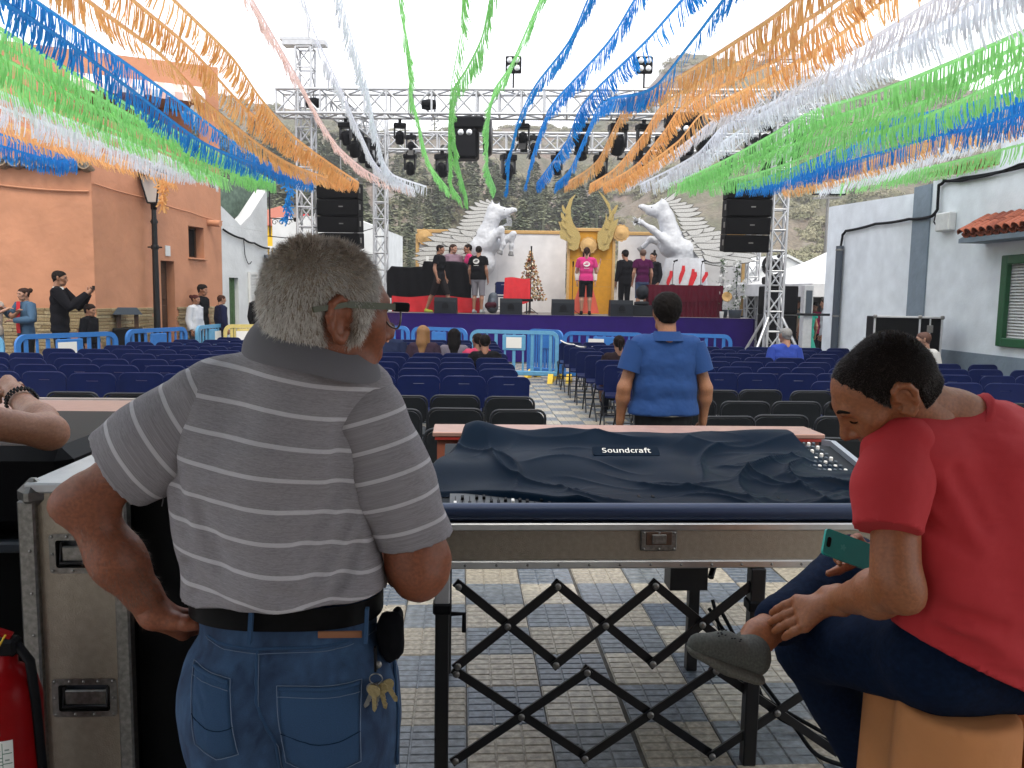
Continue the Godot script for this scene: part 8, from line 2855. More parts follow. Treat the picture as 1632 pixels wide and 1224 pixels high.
# round white print with a line of lettering on a shirt's back
func back_print(N: Node3D, y: float, fat: float) -> void:
	var m := MB.new()
	var z := -0.118 * fat - 0.016
	var o := PackedVector2Array()
	for k in 24:
		o.append(Vector2(cos(TAU * k / 24.0) * 0.085, sin(TAU * k / 24.0) * 0.065))
	m.slab(o, -0.003, 0.003, Transform3D(Basis(Vector3.UP, PI), Vector3(0, y + 0.02, z)))
	var pr := part(N, "back_print", m.mesh(), M.paper)
	var sh: Material = N.get_node("shirt").material_override
	for q in [[0.012, 0.025, 0.05], [-0.012, -0.012, 0.062]]:
		var w := MB.new()
		var oo := PackedVector2Array()
		for k in 18:
			oo.append(Vector2(q[0] + cos(TAU * k / 18.0) * q[2], q[1] + sin(TAU * k / 18.0) * 0.014))
		w.slab(oo, -0.002, 0.004, Transform3D(Basis(Vector3.UP, PI), Vector3(0, y + 0.02, z - 0.0005)))
		part(pr, "print_gap", w.mesh(), sh)
	for k in 9:
		var w := MB.new()
		w.box(Vector3(-0.06 + k * 0.015, y - 0.085, z + 0.002), Vector3(0.009, 0.016, 0.004))
		part(pr, "print_letter", w.mesh(), M.paper)

func make_polo_man() -> void:
	var N := person({"label": "person in a blue polo shirt standing in the aisle, seen from behind", "at": Vector3(1.25, 0.0, -5.0), "turn": PI, "h": 1.69, "cell": 0.012, "fat": 1.18, "top": "11407c", "sleeve": 0.62, "hair": "thick", "haircol": "120e0c", "skin": "a5714f", "low": "trousers", "lowcol": "17181b", "hem": 0.98, "la": [Vector3(0.255, 1.11, -0.02), Vector3(0.262, 0.9, 0.04)], "ra": [Vector3(-0.255, 1.11, -0.02), Vector3(-0.262, 0.9, 0.04)], "head": 1.02})
	var c := MB.new()
	c.sheet(28, 4, func(u: float, v: float) -> Vector3:
		var a := u * TAU
		var r := lerpf(0.098, 0.07, v) + 0.003 * sin(a * 3.0)
		return Vector3(cos(a) * r * 1.1, lerpf(1.405, 1.462, v), sin(a) * -r - 0.014))
	part(N, "collar", c.mesh(), cloth("11407c"))
	var b := MB.new()
	b.lathe([Vector2(0.158, 0.945), Vector2(0.16, 0.975), Vector2(0.155, 0.99)], 30, Transform3D(Basis.IDENTITY.scaled(Vector3(1.12, 1, 0.8)), Vector3.ZERO))
	part(N, "belt", b.mesh(), mat(hx("6d6a66"), 0.6))

func make_leaning_person() -> void:
	var N := person({"label": "person at the left edge resting a bare forearm on the black case", "at": Vector3(-1.4, 0.0, -1.85), "turn": PI, "h": 1.72, "cell": 0.013, "top": "2a2c33", "sleeve": 0.4, "hair": "short", "skin": "b07a5c", "ra": [Vector3(-0.372, 1.302, 0.25), Vector3(-0.19, 1.37, 0.45)], "curl": 1.2})
	var m := MB.new()
	var c := Vector3(-0.222, 1.358, 0.415)
	var d := (Vector3(-0.19, 1.37, 0.45) - Vector3(-0.372, 1.302, 0.25)).normalized()
	var x := d.cross(Vector3.UP).normalized()
	var y := x.cross(d)
	for k in 26:
		var a := TAU * k / 26.0
		for q in 2:
			var p := c + (x * cos(a + q * 0.1) + y * sin(a + q * 0.1)) * 0.037 + d * (q * 0.014 - 0.007)
			m.lathe([Vector2(0, -0.006), Vector2(0.0055, 0), Vector2(0, 0.006)], 6, Transform3D(Basis.IDENTITY, p))
	part(N, "bracelet", m.mesh(), mat(hx("25282b"), 0.3, 0.3, TX.grain, 30.0))

# ---------------------------------------------------------------- the two men near the camera
# nearest surface of a solid towards +z at (x, y), from its points
class Hide:
	var g := {}
	var V: PackedVector3Array
	var N: PackedVector3Array

	func take(m: ArrayMesh) -> Hide:
		var ar := m.surface_get_arrays(0)
		V = ar[Mesh.ARRAY_VERTEX]
		N = ar[Mesh.ARRAY_NORMAL]
		for k in V.size():
			if N[k].z < 0.05:
				continue
			var c := Vector2i(int(floor(V[k].x / 0.012)), int(floor(V[k].y / 0.012)))
			if not g.has(c):
				g[c] = []
			g[c].append(k)
		return self

	func z(x: float, y: float) -> float:
		var c := Vector2i(int(floor(x / 0.012)), int(floor(y / 0.012)))
		var s := 0.0
		var w := 0.0
		for r in [1, 2, 4]:
			for i in range(-r, r + 1):
				for j in range(-r, r + 1):
					for k in g.get(c + Vector2i(i, j), []):
						var d := Vector2(V[k].x - x, V[k].y - y).length()
						var q := 1.0 / (d * d + 0.00002)
						s += V[k].z * q
						w += q
			if w > 0:
				return s / w
		return 0.0

# a line of thread or a seam that follows a surface
func seam(sk: Hide, pts: Array, r: float, off: float) -> ArrayMesh:
	var p := []
	for k in pts.size() - 1:
		var a: Vector2 = pts[k]
		var b: Vector2 = pts[k + 1]
		var n := maxi(2, int(a.distance_to(b) / 0.008))
		for s in n:
			var q := a.lerp(b, float(s) / n)
			p.append(Vector3(q.x, q.y, sk.z(q.x, q.y) + off))
	var e: Vector2 = pts[-1]
	p.append(Vector3(e.x, e.y, sk.z(e.x, e.y) + off))
	var b2 := MB.new()
	b2.tube(p, r, 5)
	return b2.mesh()

# a sewn-on patch with four corners (top left, top right, bottom right, bottom left)
func patch(sk: Hide, q: Array, off: float, n := 14, belly := 0.0) -> ArrayMesh:
	var b := MB.new()
	b.sheet(n, n, func(u: float, v: float) -> Vector3:
		var lo: Vector2 = q[3].lerp(q[2], u) + Vector2(0, -belly * sin(u * PI))
		var hi: Vector2 = q[0].lerp(q[1], u)
		var p: Vector2 = lo.lerp(hi, v)
		var edge := minf(minf(u, 1.0 - u), minf(v, 1.0 - v))
		return Vector3(p.x, p.y, sk.z(p.x, p.y) + off * smoothstep(0.0, 0.05, edge) - 0.002))
	return b.mesh()

func stripe_picture() -> ImageTexture:
	var w := 256
	var h := 128
	var im := Image.create(w, h, false, Image.FORMAT_RGB8)
	var r := RandomNumberGenerator.new()
	r.seed = 12
	var row := 0.0
	for y in h:
		row = r.randf_range(-0.012, 0.012)
		var run := 0.0
		for x in w:
			if r.randf() < 0.35:
				run = r.randf_range(-0.05, 0.05)
			var c := Color(0.54, 0.525, 0.54)
			if y < 17:
				c = Color(0.74, 0.73, 0.745)
			var d := row + run * (0.5 if y < 17 else 1.0)
			im.set_pixel(x, y, Color(c.r + d, c.g + d, c.b + d))
	return ImageTexture.create_from_image(im)

# short hair as fine blades standing on a cap
func strands(cap: ArrayMesh, xf: Transform3D, count: int, ln: float, flow: Vector3, shade: Callable, wid := 0.0011) -> ArrayMesh:
	var ar := cap.surface_get_arrays(0)
	var V: PackedVector3Array = ar[Mesh.ARRAY_VERTEX]
	var N: PackedVector3Array = ar[Mesh.ARRAY_NORMAL]
	var I: PackedInt32Array = ar[Mesh.ARRAY_INDEX]
	var b := MB.new()
	b.use_col = true
	var r := RandomNumberGenerator.new()
	r.seed = 31
	for k in count:
		var t := (r.randi() % (I.size() / 3)) * 3
		var u := r.randf()
		var w := r.randf()
		if u + w > 1.0:
			u = 1.0 - u
			w = 1.0 - w
		var p := V[I[t]] * (1.0 - u - w) + V[I[t + 1]] * u + V[I[t + 2]] * w
		var n := (N[I[t]] * (1.0 - u - w) + N[I[t + 1]] * u + N[I[t + 2]] * w).normalized()
		if n.y < -0.75:
			continue
		var f := (flow - n * flow.dot(n))
		var d := (n * r.randf_range(0.2, 0.6) + f * r.randf_range(0.6, 1.0) + Vector3(r.randf_range(-0.2, 0.2), r.randf_range(-0.2, 0.2), r.randf_range(-0.2, 0.2))).normalized()
		var l := ln * r.randf_range(0.6, 1.25)
		var side := d.cross(n)
		if side.length() < 0.05:
			side = d.cross(Vector3(0.3, 0.2, 0.9))
		side = side.normalized() * wid
		b.col = shade.call(p, r.randf())
		var a := xf * (p - n * 0.002 - side)
		var c := xf * (p - n * 0.002 + side)
		var e := xf * (p + d * l)
		b.tri(a, e, c)
	return b.mesh()

func strand_mat() -> StandardMaterial3D:
	var m := StandardMaterial3D.new()
	m.vertex_color_use_as_albedo = true
	m.roughness = 0.6
	m.cull_mode = BaseMaterial3D.CULL_DISABLED
	return m

func at_base(N: Node3D, called: String, mesh: Mesh, m: Material) -> MeshInstance3D:
	return part(N, called, mesh, m, -N.position)

# bones of one hand: wrist, direction of the palm, palm normal (out of its back), thumb side +1/-1, bends
func hand_bones(wr: Vector3, d: Vector3, n: Vector3, thumb: float, curl: Array, spread := 0.02, s := 1.0, thumb_dir := Vector3.ZERO) -> Array:
	d = d.normalized()
	var x := d.cross(n).normalized()
	n = x.cross(d).normalized()
	var b := []
	for k in 4:
		var o := (k - 1.5) * spread * s
		b.append(bn(wr + x * o * 0.55, 0.017 * s, wr + d * 0.085 * s + x * o * -1.0 * thumb, 0.0125 * s, 1.0, Vector3.BACK, 1.0, 0.016))
	var lens := [0.066, 0.077, 0.072, 0.055]
	for k in 4:
		var o := (k - 1.5) * spread * s * -1.0 * thumb
		var p := wr + d * 0.085 * s + x * o
		var a: float = curl[k] * 0.55
		var fan := x * (o * 0.12 / s)
		var r := 0.0098 * s
		for q in 3:
			var dir := (d * cos(a) - n * sin(a) + fan * 12.0 * 0.08).normalized()
			var e: Vector3 = p + dir * lens[k] * s * [0.46, 0.3, 0.26][q]
			var r2: float = [0.0092, 0.0085, 0.0072][q] * s
			b.append(bn(p, r, e, r2, 1.0, Vector3.BACK, 1.0, 0.0035))
			p = e
			r = r2
			a += curl[k] * 0.75
	var tp := wr + d * 0.022 * s + x * (0.024 * thumb * s)
	var td := thumb_dir.normalized() if thumb_dir != Vector3.ZERO else (d * 0.75 + x * thumb * 0.65 - n * 0.2).normalized()
	b.append(bn(tp, 0.016 * s, tp + td * 0.036 * s, 0.0125 * s, 1.0, Vector3.BACK, 1.0, 0.012))
	b.append(bn(tp + td * 0.036 * s, 0.0125 * s, tp + td * 0.066 * s, 0.0112 * s, 1.0, Vector3.BACK, 1.0, 0.005))
	b.append(bn(tp + td * 0.066 * s, 0.0112 * s, tp + td * 0.09 * s + d * 0.008 * s, 0.009 * s, 1.0, Vector3.BACK, 1.0, 0.005))
	return b

func make_grey_man() -> void:
	var N := thing("person", "grey-haired person in a grey striped polo and jeans, hand on hip, seen from behind", "person", Vector3(-0.32, 0, -1.5))
	var sk := skin("9b5a3c")
	# ---- body: head, neck, arms
	var f := Vector3(0.86, -0.04, -0.5).normalized()
	var u := Vector3(0.05, 1, 0.03)
	var x := u.cross(f).normalized()
	u = f.cross(x).normalized()
	var hb := Basis(x, u, f).scaled_local(Vector3(1.06, 1.1, 1.06))
	var H := Transform3D(hb, Vector3(-0.236, 1.622, -1.455))
	var body := MB.new()
	body.add(HEADS.near, H)
	var la := [Vector3(-0.5, 1.42, -1.49), Vector3(-0.664, 1.288, -1.455), Vector3(-0.606, 1.185, -1.455), Vector3(-0.556, 1.083, -1.478)]
	var ra := [Vector3(-0.192, 1.405, -1.505), Vector3(-0.078, 1.155, -1.5), Vector3(-0.1, 1.125, -1.62), Vector3(-0.17, 1.12, -1.76)]
	var bones := [
		bn(Vector3(-0.262, 1.5, -1.49), 0.058, Vector3(-0.25, 1.58, -1.465), 0.058),
		bn(la[0], 0.056, la[1] + Vector3(0.035, 0.022, 0), 0.042), bn(la[1], 0.036, la[1] + Vector3(-0.02, -0.002, 0.012), 0.028), bn(la[1], 0.037, la[2], 0.042), bn(la[2], 0.042, la[3], 0.029),
		bn(ra[0], 0.05, ra[1] + Vector3(0, 0.03, 0), 0.053), bn(ra[1], 0.05, ra[1] + Vector3(0.004, -0.016, 0.012), 0.042), bn(ra[1], 0.05, ra[2], 0.052), bn(ra[2], 0.052, ra[3], 0.032)]
	body.add(blob(bones, 0.0105, 0.035, [], 0.003, 18.0))
	var w0: Vector3 = la[3]
	var lh := [bn(w0 + Vector3(-0.018, 0.035, 0), 0.033, w0, 0.03, 1.0, Vector3.BACK, 1.0, 0.02)]
	for k in 4:
		# palm bones spread over the hip, fingers run forward round it
		var kn := Vector3(-0.505 - 0.006 * k, 1.062 - 0.016 * k, -1.5 - 0.012 * k)
		lh.append(bn(w0 + Vector3(0.004, -0.004 - 0.004 * k, 0.004 - 0.006 * k), 0.021, kn, 0.0135, 1.0, Vector3.BACK, 1.0, 0.016))
		lh.append(bn(kn, 0.0115, kn + Vector3(0.014, -0.006, -0.034), 0.0105, 1.0, Vector3.BACK, 1.0, 0.006))
		lh.append(bn(kn + Vector3(0.014, -0.006, -0.034), 0.0105, kn + Vector3(0.032, -0.01, -0.06), 0.008, 1.0, Vector3.BACK, 1.0, 0.004))
	lh.append(bn(w0 + Vector3(0.01, -0.008, 0.012), 0.021, Vector3(-0.512, 1.068, -1.462), 0.0165, 1.0, Vector3.BACK, 1.0, 0.014))
	lh.append(bn(Vector3(-0.512, 1.068, -1.462), 0.0155, Vector3(-0.489, 1.066, -1.458), 0.0138, 1.0, Vector3.BACK, 1.0, 0.006))
	lh.append(bn(Vector3(-0.489, 1.066, -1.458), 0.0138, Vector3(-0.474, 1.064, -1.458), 0.0122, 1.0, Vector3.BACK, 1.0, 0.006))
	body.add(blob(lh, 0.004, 0.006))
	var rh := hand_bones(ra[3], Vector3(-0.7, 0.05, -0.5), Vector3(0.5, 0.1, -0.8), -1.0, [0.6, 0.6, 0.6, 0.6])
	body.add(blob(rh, 0.006, 0.006))
	at_base(N, "body", body.mesh(), sk)
	# ---- hair
	var capb := [bn(Vector3(0, 0.036, -0.029), 0.081, Vector3(0, 0.037, 0.012), 0.0765), bn(Vector3(0, 0.0, -0.034), 0.074, Vector3(0, -0.045, -0.036), 0.06), bn(Vector3(-0.045, 0.02, 0.02), 0.036, Vector3(-0.05, -0.012, 0.022), 0.03), bn(Vector3(0.045, 0.02, 0.02), 0.036, Vector3(0.05, -0.012, 0.022), 0.03)]
	for s in [-1.0, 1.0]:
		capb.append(bn(Vector3(0.082 * s, 0.0, -0.008), 0.029, Vector3(0.082 * s, -0.06, 0.0), 0.027, 1.0, Vector3.BACK, -1.0, 0.01))
	var cap := blob(capb, 0.006, 0.02, [Plane(Vector3(0, -0.42, 0.91).normalized(), 0.045), Plane(Vector3(0, -0.97, -0.24).normalized(), 0.078)], 0.004, 70.0)
	var hm := MB.new()
	hm.add(cap, H)
	at_base(N, "hair", hm.mesh(), mat(hx("a0917f"), 0.8, 0, TX.grain, 14.0, TX.n_fine, 1.0, false))
	var shade := func(p: Vector3, r: float) -> Color:
		var brown := smoothstep(0.05, 0.115, p.y + 0.02 * sin(p.z * 70.0))
		var c := Color(0.62, 0.58, 0.53).lerp(Color(0.36, 0.27, 0.2), brown * 0.8)
		return c.lerp(Color(0.25, 0.2, 0.17) if r < 0.25 else Color(0.8, 0.77, 0.72), 0.55 * absf(r - 0.5) * 2.0)
	at_base(N, "hair_strands", strands(cap, H, 34000, 0.012, Vector3(0, -0.8, 0.1), shade, 0.0008), strand_mat())
	# fine hair on the forearm's outline
	var fore := blob([bn(la[1], 0.038, la[2], 0.046), bn(la[2], 0.046, la[3], 0.03)], 0.012, 0.02)
	at_base(N, "arm_hair", strands(fore, Transform3D.IDENTITY, 2200, 0.014, Vector3(0.3, -0.9, 0), func(_p: Vector3, r: float) -> Color: return Color(0.16, 0.1, 0.07) * (0.6 + 0.8 * r), 0.0004), strand_mat())
	# ---- glasses
	var tm := MB.new()
	tm.bar(H * Vector3(-0.086, 0.012, -0.055), H * Vector3(-0.085, 0.022, 0.0), 0.005, 0.009)
	tm.bar(H * Vector3(-0.085, 0.022, 0.0), H * Vector3(-0.079, 0.022, 0.088), 0.005, 0.011)
	var gl := at_base(N, "glasses", tm.mesh(), mat(hx("3d4326"), 0.3))
	var hinge := MB.new()
	hinge.cbox(H * Vector3(-0.076, 0.022, 0.096), Vector3(0.014, 0.016, 0.03), 0.003, Basis(x, u, f))
	part(gl, "hinge", hinge.mesh(), M.black_plastic)
	for s in [-1.0, 1.0]:
		var rim := []
		for k in 25:
			var a := TAU * k / 24.0
			rim.append(H * Vector3(0.036 * s + cos(a) * 0.03, 0.004 + sin(a) * 0.019, 0.108 - 0.006 * absf(cos(a))))
		var rm := MB.new()
		rm.tube(rim, 0.0018, 8, false)
		part(gl, "rim", rm.mesh(), M.steel)
		var ring := []
		for k in 24:
			ring.append(rim[k])
		var ln := MB.new()
		ln.fan(ring, f)
		part(gl, "lens", ln.mesh(), lens_mat())
	# ---- polo shirt
	var sm := StandardMaterial3D.new()
	sm.albedo_texture = stripe_picture()
	sm.roughness = 0.92
	var tor := [
		bn(Vector3(-0.445, 1.462, -1.495), 0.066, Vector3(-0.196, 1.472, -1.51), 0.066), bn(Vector3(-0.27, 1.515, -1.495), 0.062, Vector3(-0.42, 1.475, -1.495), 0.06), bn(Vector3(-0.262, 1.515, -1.495), 0.062, Vector3(-0.2, 1.478, -1.505), 0.058),
		bn(Vector3(-0.412, 1.37, -1.49), 0.118, Vector3(-0.272, 1.375, -1.51), 0.115), bn(Vector3(-0.395, 1.27, -1.485), 0.118, Vector3(-0.275, 1.27, -1.5), 0.116),
		bn(Vector3(-0.378, 1.16, -1.49), 0.12, Vector3(-0.27, 1.16, -1.5), 0.122), bn(Vector3(-0.372, 1.09, -1.49), 0.112, Vector3(-0.258, 1.09, -1.495), 0.118), bn(Vector3(-0.375, 1.04, -1.49), 0.105, Vector3(-0.258, 1.04, -1.495), 0.11),
		bn(Vector3(-0.33, 1.34, -1.38), 0.03, Vector3(-0.32, 1.12, -1.385), 0.03, 1.0, Vector3.BACK, 1.0, 0.09)]
	tor.append(bn(Vector3(-0.28, 1.518, -1.448), 0.07, Vector3(-0.3, 1.41, -1.43), 0.075, 1.0, Vector3.BACK, 1.0, 0.07))
	var rough := Hide.new().take(blob(tor, 0.016, 0.055))
	for a in [[-0.2, 1.33, -0.26, 1.24], [-0.19, 1.28, -0.25, 1.17], [-0.18, 1.22, -0.24, 1.1], [-0.46, 1.14, -0.36, 1.1], [-0.47, 1.19, -0.4, 1.13], [-0.36, 1.12, -0.24, 1.1], [-0.3, 1.16, -0.2, 1.12], [-0.44, 1.3, -0.4, 1.2], [-0.5, 1.38, -0.47, 1.26], [-0.2, 1.42, -0.21, 1.34]]:
		tor.append(bn(Vector3(a[0], a[1], rough.z(a[0], a[1]) + 0.006), 0.011, Vector3(a[2], a[3], rough.z(a[2], a[3]) + 0.008), 0.008, 1.0, Vector3.BACK, -1.0, 0.022))
	var tb := blob(tor, 0.0085, 0.055, [Plane(Vector3(0.02, -1, 0.06).normalized(), -1.208)], 0.007, 5.0, Vector3(1.0, 1.6, 1.0))
	var tuv := func(p: Vector3) -> Vector2:
		var low := smoothstep(1.2, 1.06, p.y)
		var v := p.y + (0.16 - 0.13 * low) * (p.x + 0.34) + 0.0035 * sin(p.x * 26.0 + p.y * 9.0) * (0.4 + 2.2 * low) + 0.01 * low * sin(p.x * 38.0)
		return Vector2(p.x * 2.5, -v / 0.0545)
	var shirt := at_base(N, "polo_shirt", dressed(tb, tuv), sm)
	var ls := [Vector3(-0.455, 1.44, -1.493), Vector3(-0.607, 1.342, -1.47)]
	var ld: Vector3 = (ls[1] - ls[0]).normalized()
	var lsl := blob([bn(ls[0], 0.088, ls[0].lerp(ls[1], 0.5), 0.081), bn(ls[0].lerp(ls[1], 0.5), 0.081, ls[1] + ld * 0.05, 0.08)], 0.008, 0.04, [Plane(ld, ld.dot(ls[1]))], 0.006, 7.0)
	var luv := func(p: Vector3) -> Vector2: return Vector2(p.z * 2.5, (p - ls[0]).dot(ld) / 0.0545 + 0.45)
	part(shirt, "sleeve", dressed(lsl, luv), sm)
	var rs := [Vector3(-0.19, 1.437, -1.505), Vector3(-0.08, 1.204, -1.5)]
	var rd: Vector3 = (rs[1] - rs[0]).normalized()
	var rsl := blob([bn(rs[0], 0.088, rs[0].lerp(rs[1], 0.5), 0.077), bn(rs[0].lerp(rs[1], 0.5), 0.077, rs[1] + rd * 0.05, 0.068)], 0.008, 0.04, [Plane((rd * 0.9 + Vector3(-0.12, -0.25, 0)).normalized(), (rd * 0.9 + Vector3(-0.12, -0.25, 0)).normalized().dot(rs[1]))], 0.006, 7.0)
	var ruv := func(p: Vector3) -> Vector2: return Vector2(p.z * 2.5, -(p.y - 0.27 * p.x) / 0.0545 + 0.3)
	part(shirt, "sleeve", dressed(rsl, ruv), sm)
	# cuff hems stand a little proud
	var plain := mat(hx("77757a"), 0.92, 0, TX.grain, 6.0, TX.n_fine, 0.2, false)
	var col := MB.new()
	col.sheet(48, 8, func(uu: float, v: float) -> Vector3:
		# folded collar: from its crease round the neck down and out to its edge
		var a := uu * TAU
		var r := lerpf(0.11, 0.083, v) + 0.006 * sin(v * PI)
		var drop := 0.026 * cos(a) - 0.012 * sin(a)
		return Vector3(-0.262 + cos(a) * r * 1.08, lerpf(1.54, 1.588, v) - drop + 0.004 * sin(a * 3.0), -1.458 - sin(a) * r))
	part(shirt, "collar", col.mesh(), plain)
	var sks := Hide.new().take(tb)
	for a in [[Vector2(-0.497, 1.44), Vector2(-0.512, 1.36), Vector2(-0.528, 1.28)], [Vector2(-0.186, 1.45), Vector2(-0.17, 1.36), Vector2(-0.176, 1.26)]]:
		part(shirt, "seam", seam(sks, a, 0.0012, 0.0), plain)
	# ---- jeans
	var dn: Material = M.denim
	var jb := [
		bn(Vector3(-0.378, 1.1, -1.495), 0.104, Vector3(-0.258, 1.1, -1.497), 0.108), bn(Vector3(-0.39, 0.95, -1.495), 0.118, Vector3(-0.24, 0.95, -1.495), 0.118),
		bn(Vector3(-0.395, 0.915, -1.455), 0.1, Vector3(-0.395, 0.86, -1.465), 0.1), bn(Vector3(-0.228, 0.915, -1.455), 0.1, Vector3(-0.228, 0.86, -1.465), 0.1),
		bn(Vector3(-0.405, 0.88, -1.5), 0.106, Vector3(-0.4, 0.48, -1.5), 0.075), bn(Vector3(-0.4, 0.48, -1.5), 0.075, Vector3(-0.4, 0.09, -1.49), 0.065),
		bn(Vector3(-0.22, 0.88, -1.5), 0.108, Vector3(-0.215, 0.48, -1.5), 0.075), bn(Vector3(-0.215, 0.48, -1.5), 0.075, Vector3(-0.215, 0.09, -1.49), 0.065),
		bn(Vector3(-0.312, 0.9, -1.345), 0.012, Vector3(-0.312, 0.75, -1.36), 0.016, 1.0, Vector3.BACK, -1.0, 0.03)]
	var jm := blob(jb, 0.01, 0.04, [Plane(Vector3.UP, 1.112), Plane(Vector3.DOWN, -0.03)], 0.005, 8.0)
	var js := Hide.new().take(jm)
	var fade := func(p: Vector3) -> Color:
		# washed and worn denim: rubbed pale where the cloth bulges, with streaks
		var n := noise.get_noise_3d(p.x * 14.0, p.y * 6.0, p.z * 14.0) * 0.5 + noise.get_noise_3d(p.x * 60.0, p.y * 18.0, p.z * 60.0) * 0.35
		return Color(0.2, 0.24, 0.32).lerp(Color(0.8, 0.84, 0.88), clampf(0.42 + n * 1.5, 0.0, 1.0))
	var jmat: StandardMaterial3D = dn.duplicate()
	jmat.vertex_color_use_as_albedo = true
	jmat.albedo_color = hx("46698f")
	var jeans := at_base(N, "jeans", dressed(jm, null, fade), jmat)
	var thread := mat(hx("64748a"), 0.9)
	var dark := mat(hx("1b3350"), 0.9, 0, TX.strong, 6.0, TX.n_fine, 0.5, false)
	var pk1 := [Vector2(-0.467, 1.013), Vector2(-0.392, 1.0), Vector2(-0.376, 0.872), Vector2(-0.452, 0.885)]
	var pk2 := [Vector2(-0.314, 0.985), Vector2(-0.17, 0.988), Vector2(-0.17, 0.845), Vector2(-0.302, 0.84)]
	for q in [pk1, pk2]:
		var po := part(jeans, "back_pocket", patch(js, q, 0.006, 16, 0.018), dn)
		var bot: Vector2 = (q[2] + q[3]) / 2 + Vector2(0, -0.016)
		part(po, "stitching", seam(js, [q[0], q[1], q[2], bot, q[3], q[0]], 0.0008, 0.004), thread)
		part(po, "hem", seam(js, [q[0] + Vector2(0.004, -0.006), q[1] + Vector2(-0.004, -0.006)], 0.005, 0.001), dn)
		part(po, "stitching", seam(js, [q[0] + Vector2(0.002, -0.017), q[1] + Vector2(-0.002, -0.017)], 0.0007, 0.005), thread)
		var arc := []
		for k in 9:
			var t := k / 8.0
			var pp: Vector2 = q[3].lerp(q[2], t).lerp(q[0].lerp(q[1], t), 0.42)
			arc.append(pp - Vector2(0, 0.014 * sin(t * PI)))
		part(po, "stitching", seam(js, arc, 0.0008, 0.0045), dark)
	for a in [[Vector2(-0.47, 1.072), Vector2(-0.42, 1.052), Vector2(-0.352, 1.042)], [Vector2(-0.352, 1.042), Vector2(-0.25, 1.045), Vector2(-0.15, 1.053)], [Vector2(-0.352, 1.042), Vector2(-0.347, 0.96), Vector2(-0.318, 0.88), Vector2(-0.313, 0.8)], [Vector2(-0.124, 1.03), Vector2(-0.112, 0.9), Vector2(-0.115, 0.78)]]:
		part(jeans, "seam", seam(js, a, 0.0035, -0.001), dn)
		part(jeans, "stitching", seam(js, a.map(func(w: Vector2) -> Vector2: return w + Vector2(0.004, -0.008)), 0.0007, 0.0012), thread)
	# belt, loops and the leather maker's tab
	var belt := MB.new()
	belt.sheet(64, 3, func(uu: float, v: float) -> Vector3:
		var a := uu * TAU
		var cx := -0.317
		return Vector3(cx + signf(cos(a)) * pow(absf(cos(a)), 0.8) * 0.174, lerpf(1.082, 1.122, v) - 0.004 * cos(a), -1.495 - signf(sin(a)) * pow(absf(sin(a)), 0.85) * 0.118 - (0.002 if v > 0.3 and v < 0.7 else 0.0)))
	var be := at_base(N, "belt", belt.mesh(), mat(hx("0d0d0f"), 0.5, 0, TX.fine, 6.0))
	for lx in [[-0.352, -0.356], [-0.158, -0.16]]:
		var lp := MB.new()
		lp.bar(Vector3(lx[0], 1.126, -1.37), Vector3(lx[1], 1.066, -1.368), 0.014, 0.006)
		part(jeans, "belt_loop", lp.mesh(), dn)
	var tab := MB.new()
	tab.cbox(Vector3(-0.205, 1.077, -1.376), Vector3(0.075, 0.012, 0.004), 0.001)
	part(jeans, "leather_tab", tab.mesh(), mat(hx("8a5a3c"), 0.7))
	# shoes
	for sx in [-0.4, -0.215]:
		at_base(N, "shoe", blob([bn(Vector3(sx, 0.05, -1.46), 0.045, Vector3(sx, 0.04, -1.66), 0.04)], 0.012, 0.02, [Plane(Vector3.DOWN, -0.002)]), M.black_plastic)
	# ---- keys and pouch hanging from the belt: things of their own
	var P := thing("black_pouch", "black leather pouch hanging at the right side of the belt", "pouch", Vector3(-0.132, 1.02, -1.47))
	part(P, "pouch", blob([bn(Vector3(0.0, 0.03, 0.0), 0.03, Vector3(0.004, -0.005, 0.0), 0.028, 1.5, Vector3.RIGHT), bn(Vector3(0.01, 0.05, 0.03), 0.022, Vector3(0.012, 0.0, 0.025), 0.02)], 0.008, 0.02, [], 0.004, 40.0), M.black_cloth)
	part(P, "flap", blob([bn(Vector3(0.018, 0.05, 0.0), 0.02, Vector3(0.024, 0.0, 0.01), 0.014, 1.8, Vector3.RIGHT)], 0.006, 0.02), M.black_plastic)
	var K := thing("key_bunch", "bunch of brass and steel keys hanging from the jeans", "keys", Vector3(-0.143, 0.995, -1.372))
	var st := MB.new()
	st.bar(Vector3(-0.002, 0.06, -0.002), Vector3(0.0, 0.02, 0.004), 0.018, 0.004)
	part(K, "leather_strap", st.mesh(), M.black_plastic)
	var sn := MB.new()
	sn.lathe([Vector2(0.0065, 0), Vector2(0.006, 0.003), Vector2(0, 0.0045)], 12, Transform3D(Basis(Vector3.RIGHT, PI / 2), Vector3(0.004, 0.032, 0.006)))
	part(K, "snap", sn.mesh(), M.steel)
	var rg := MB.new()
	var rp := []
	for k in 21:
		rp.append(Vector3(cos(TAU * k / 20.0) * 0.011, 0.005 + sin(TAU * k / 20.0) * 0.011, 0.004 + 0.003 * sin(TAU * k / 20.0)))
	rg.tube(rp, 0.0011, 6, false)
	part(K, "ring", rg.mesh(), M.steel)
	var metals := [M.brass, M.steel, M.brass, M.steel, M.brass]
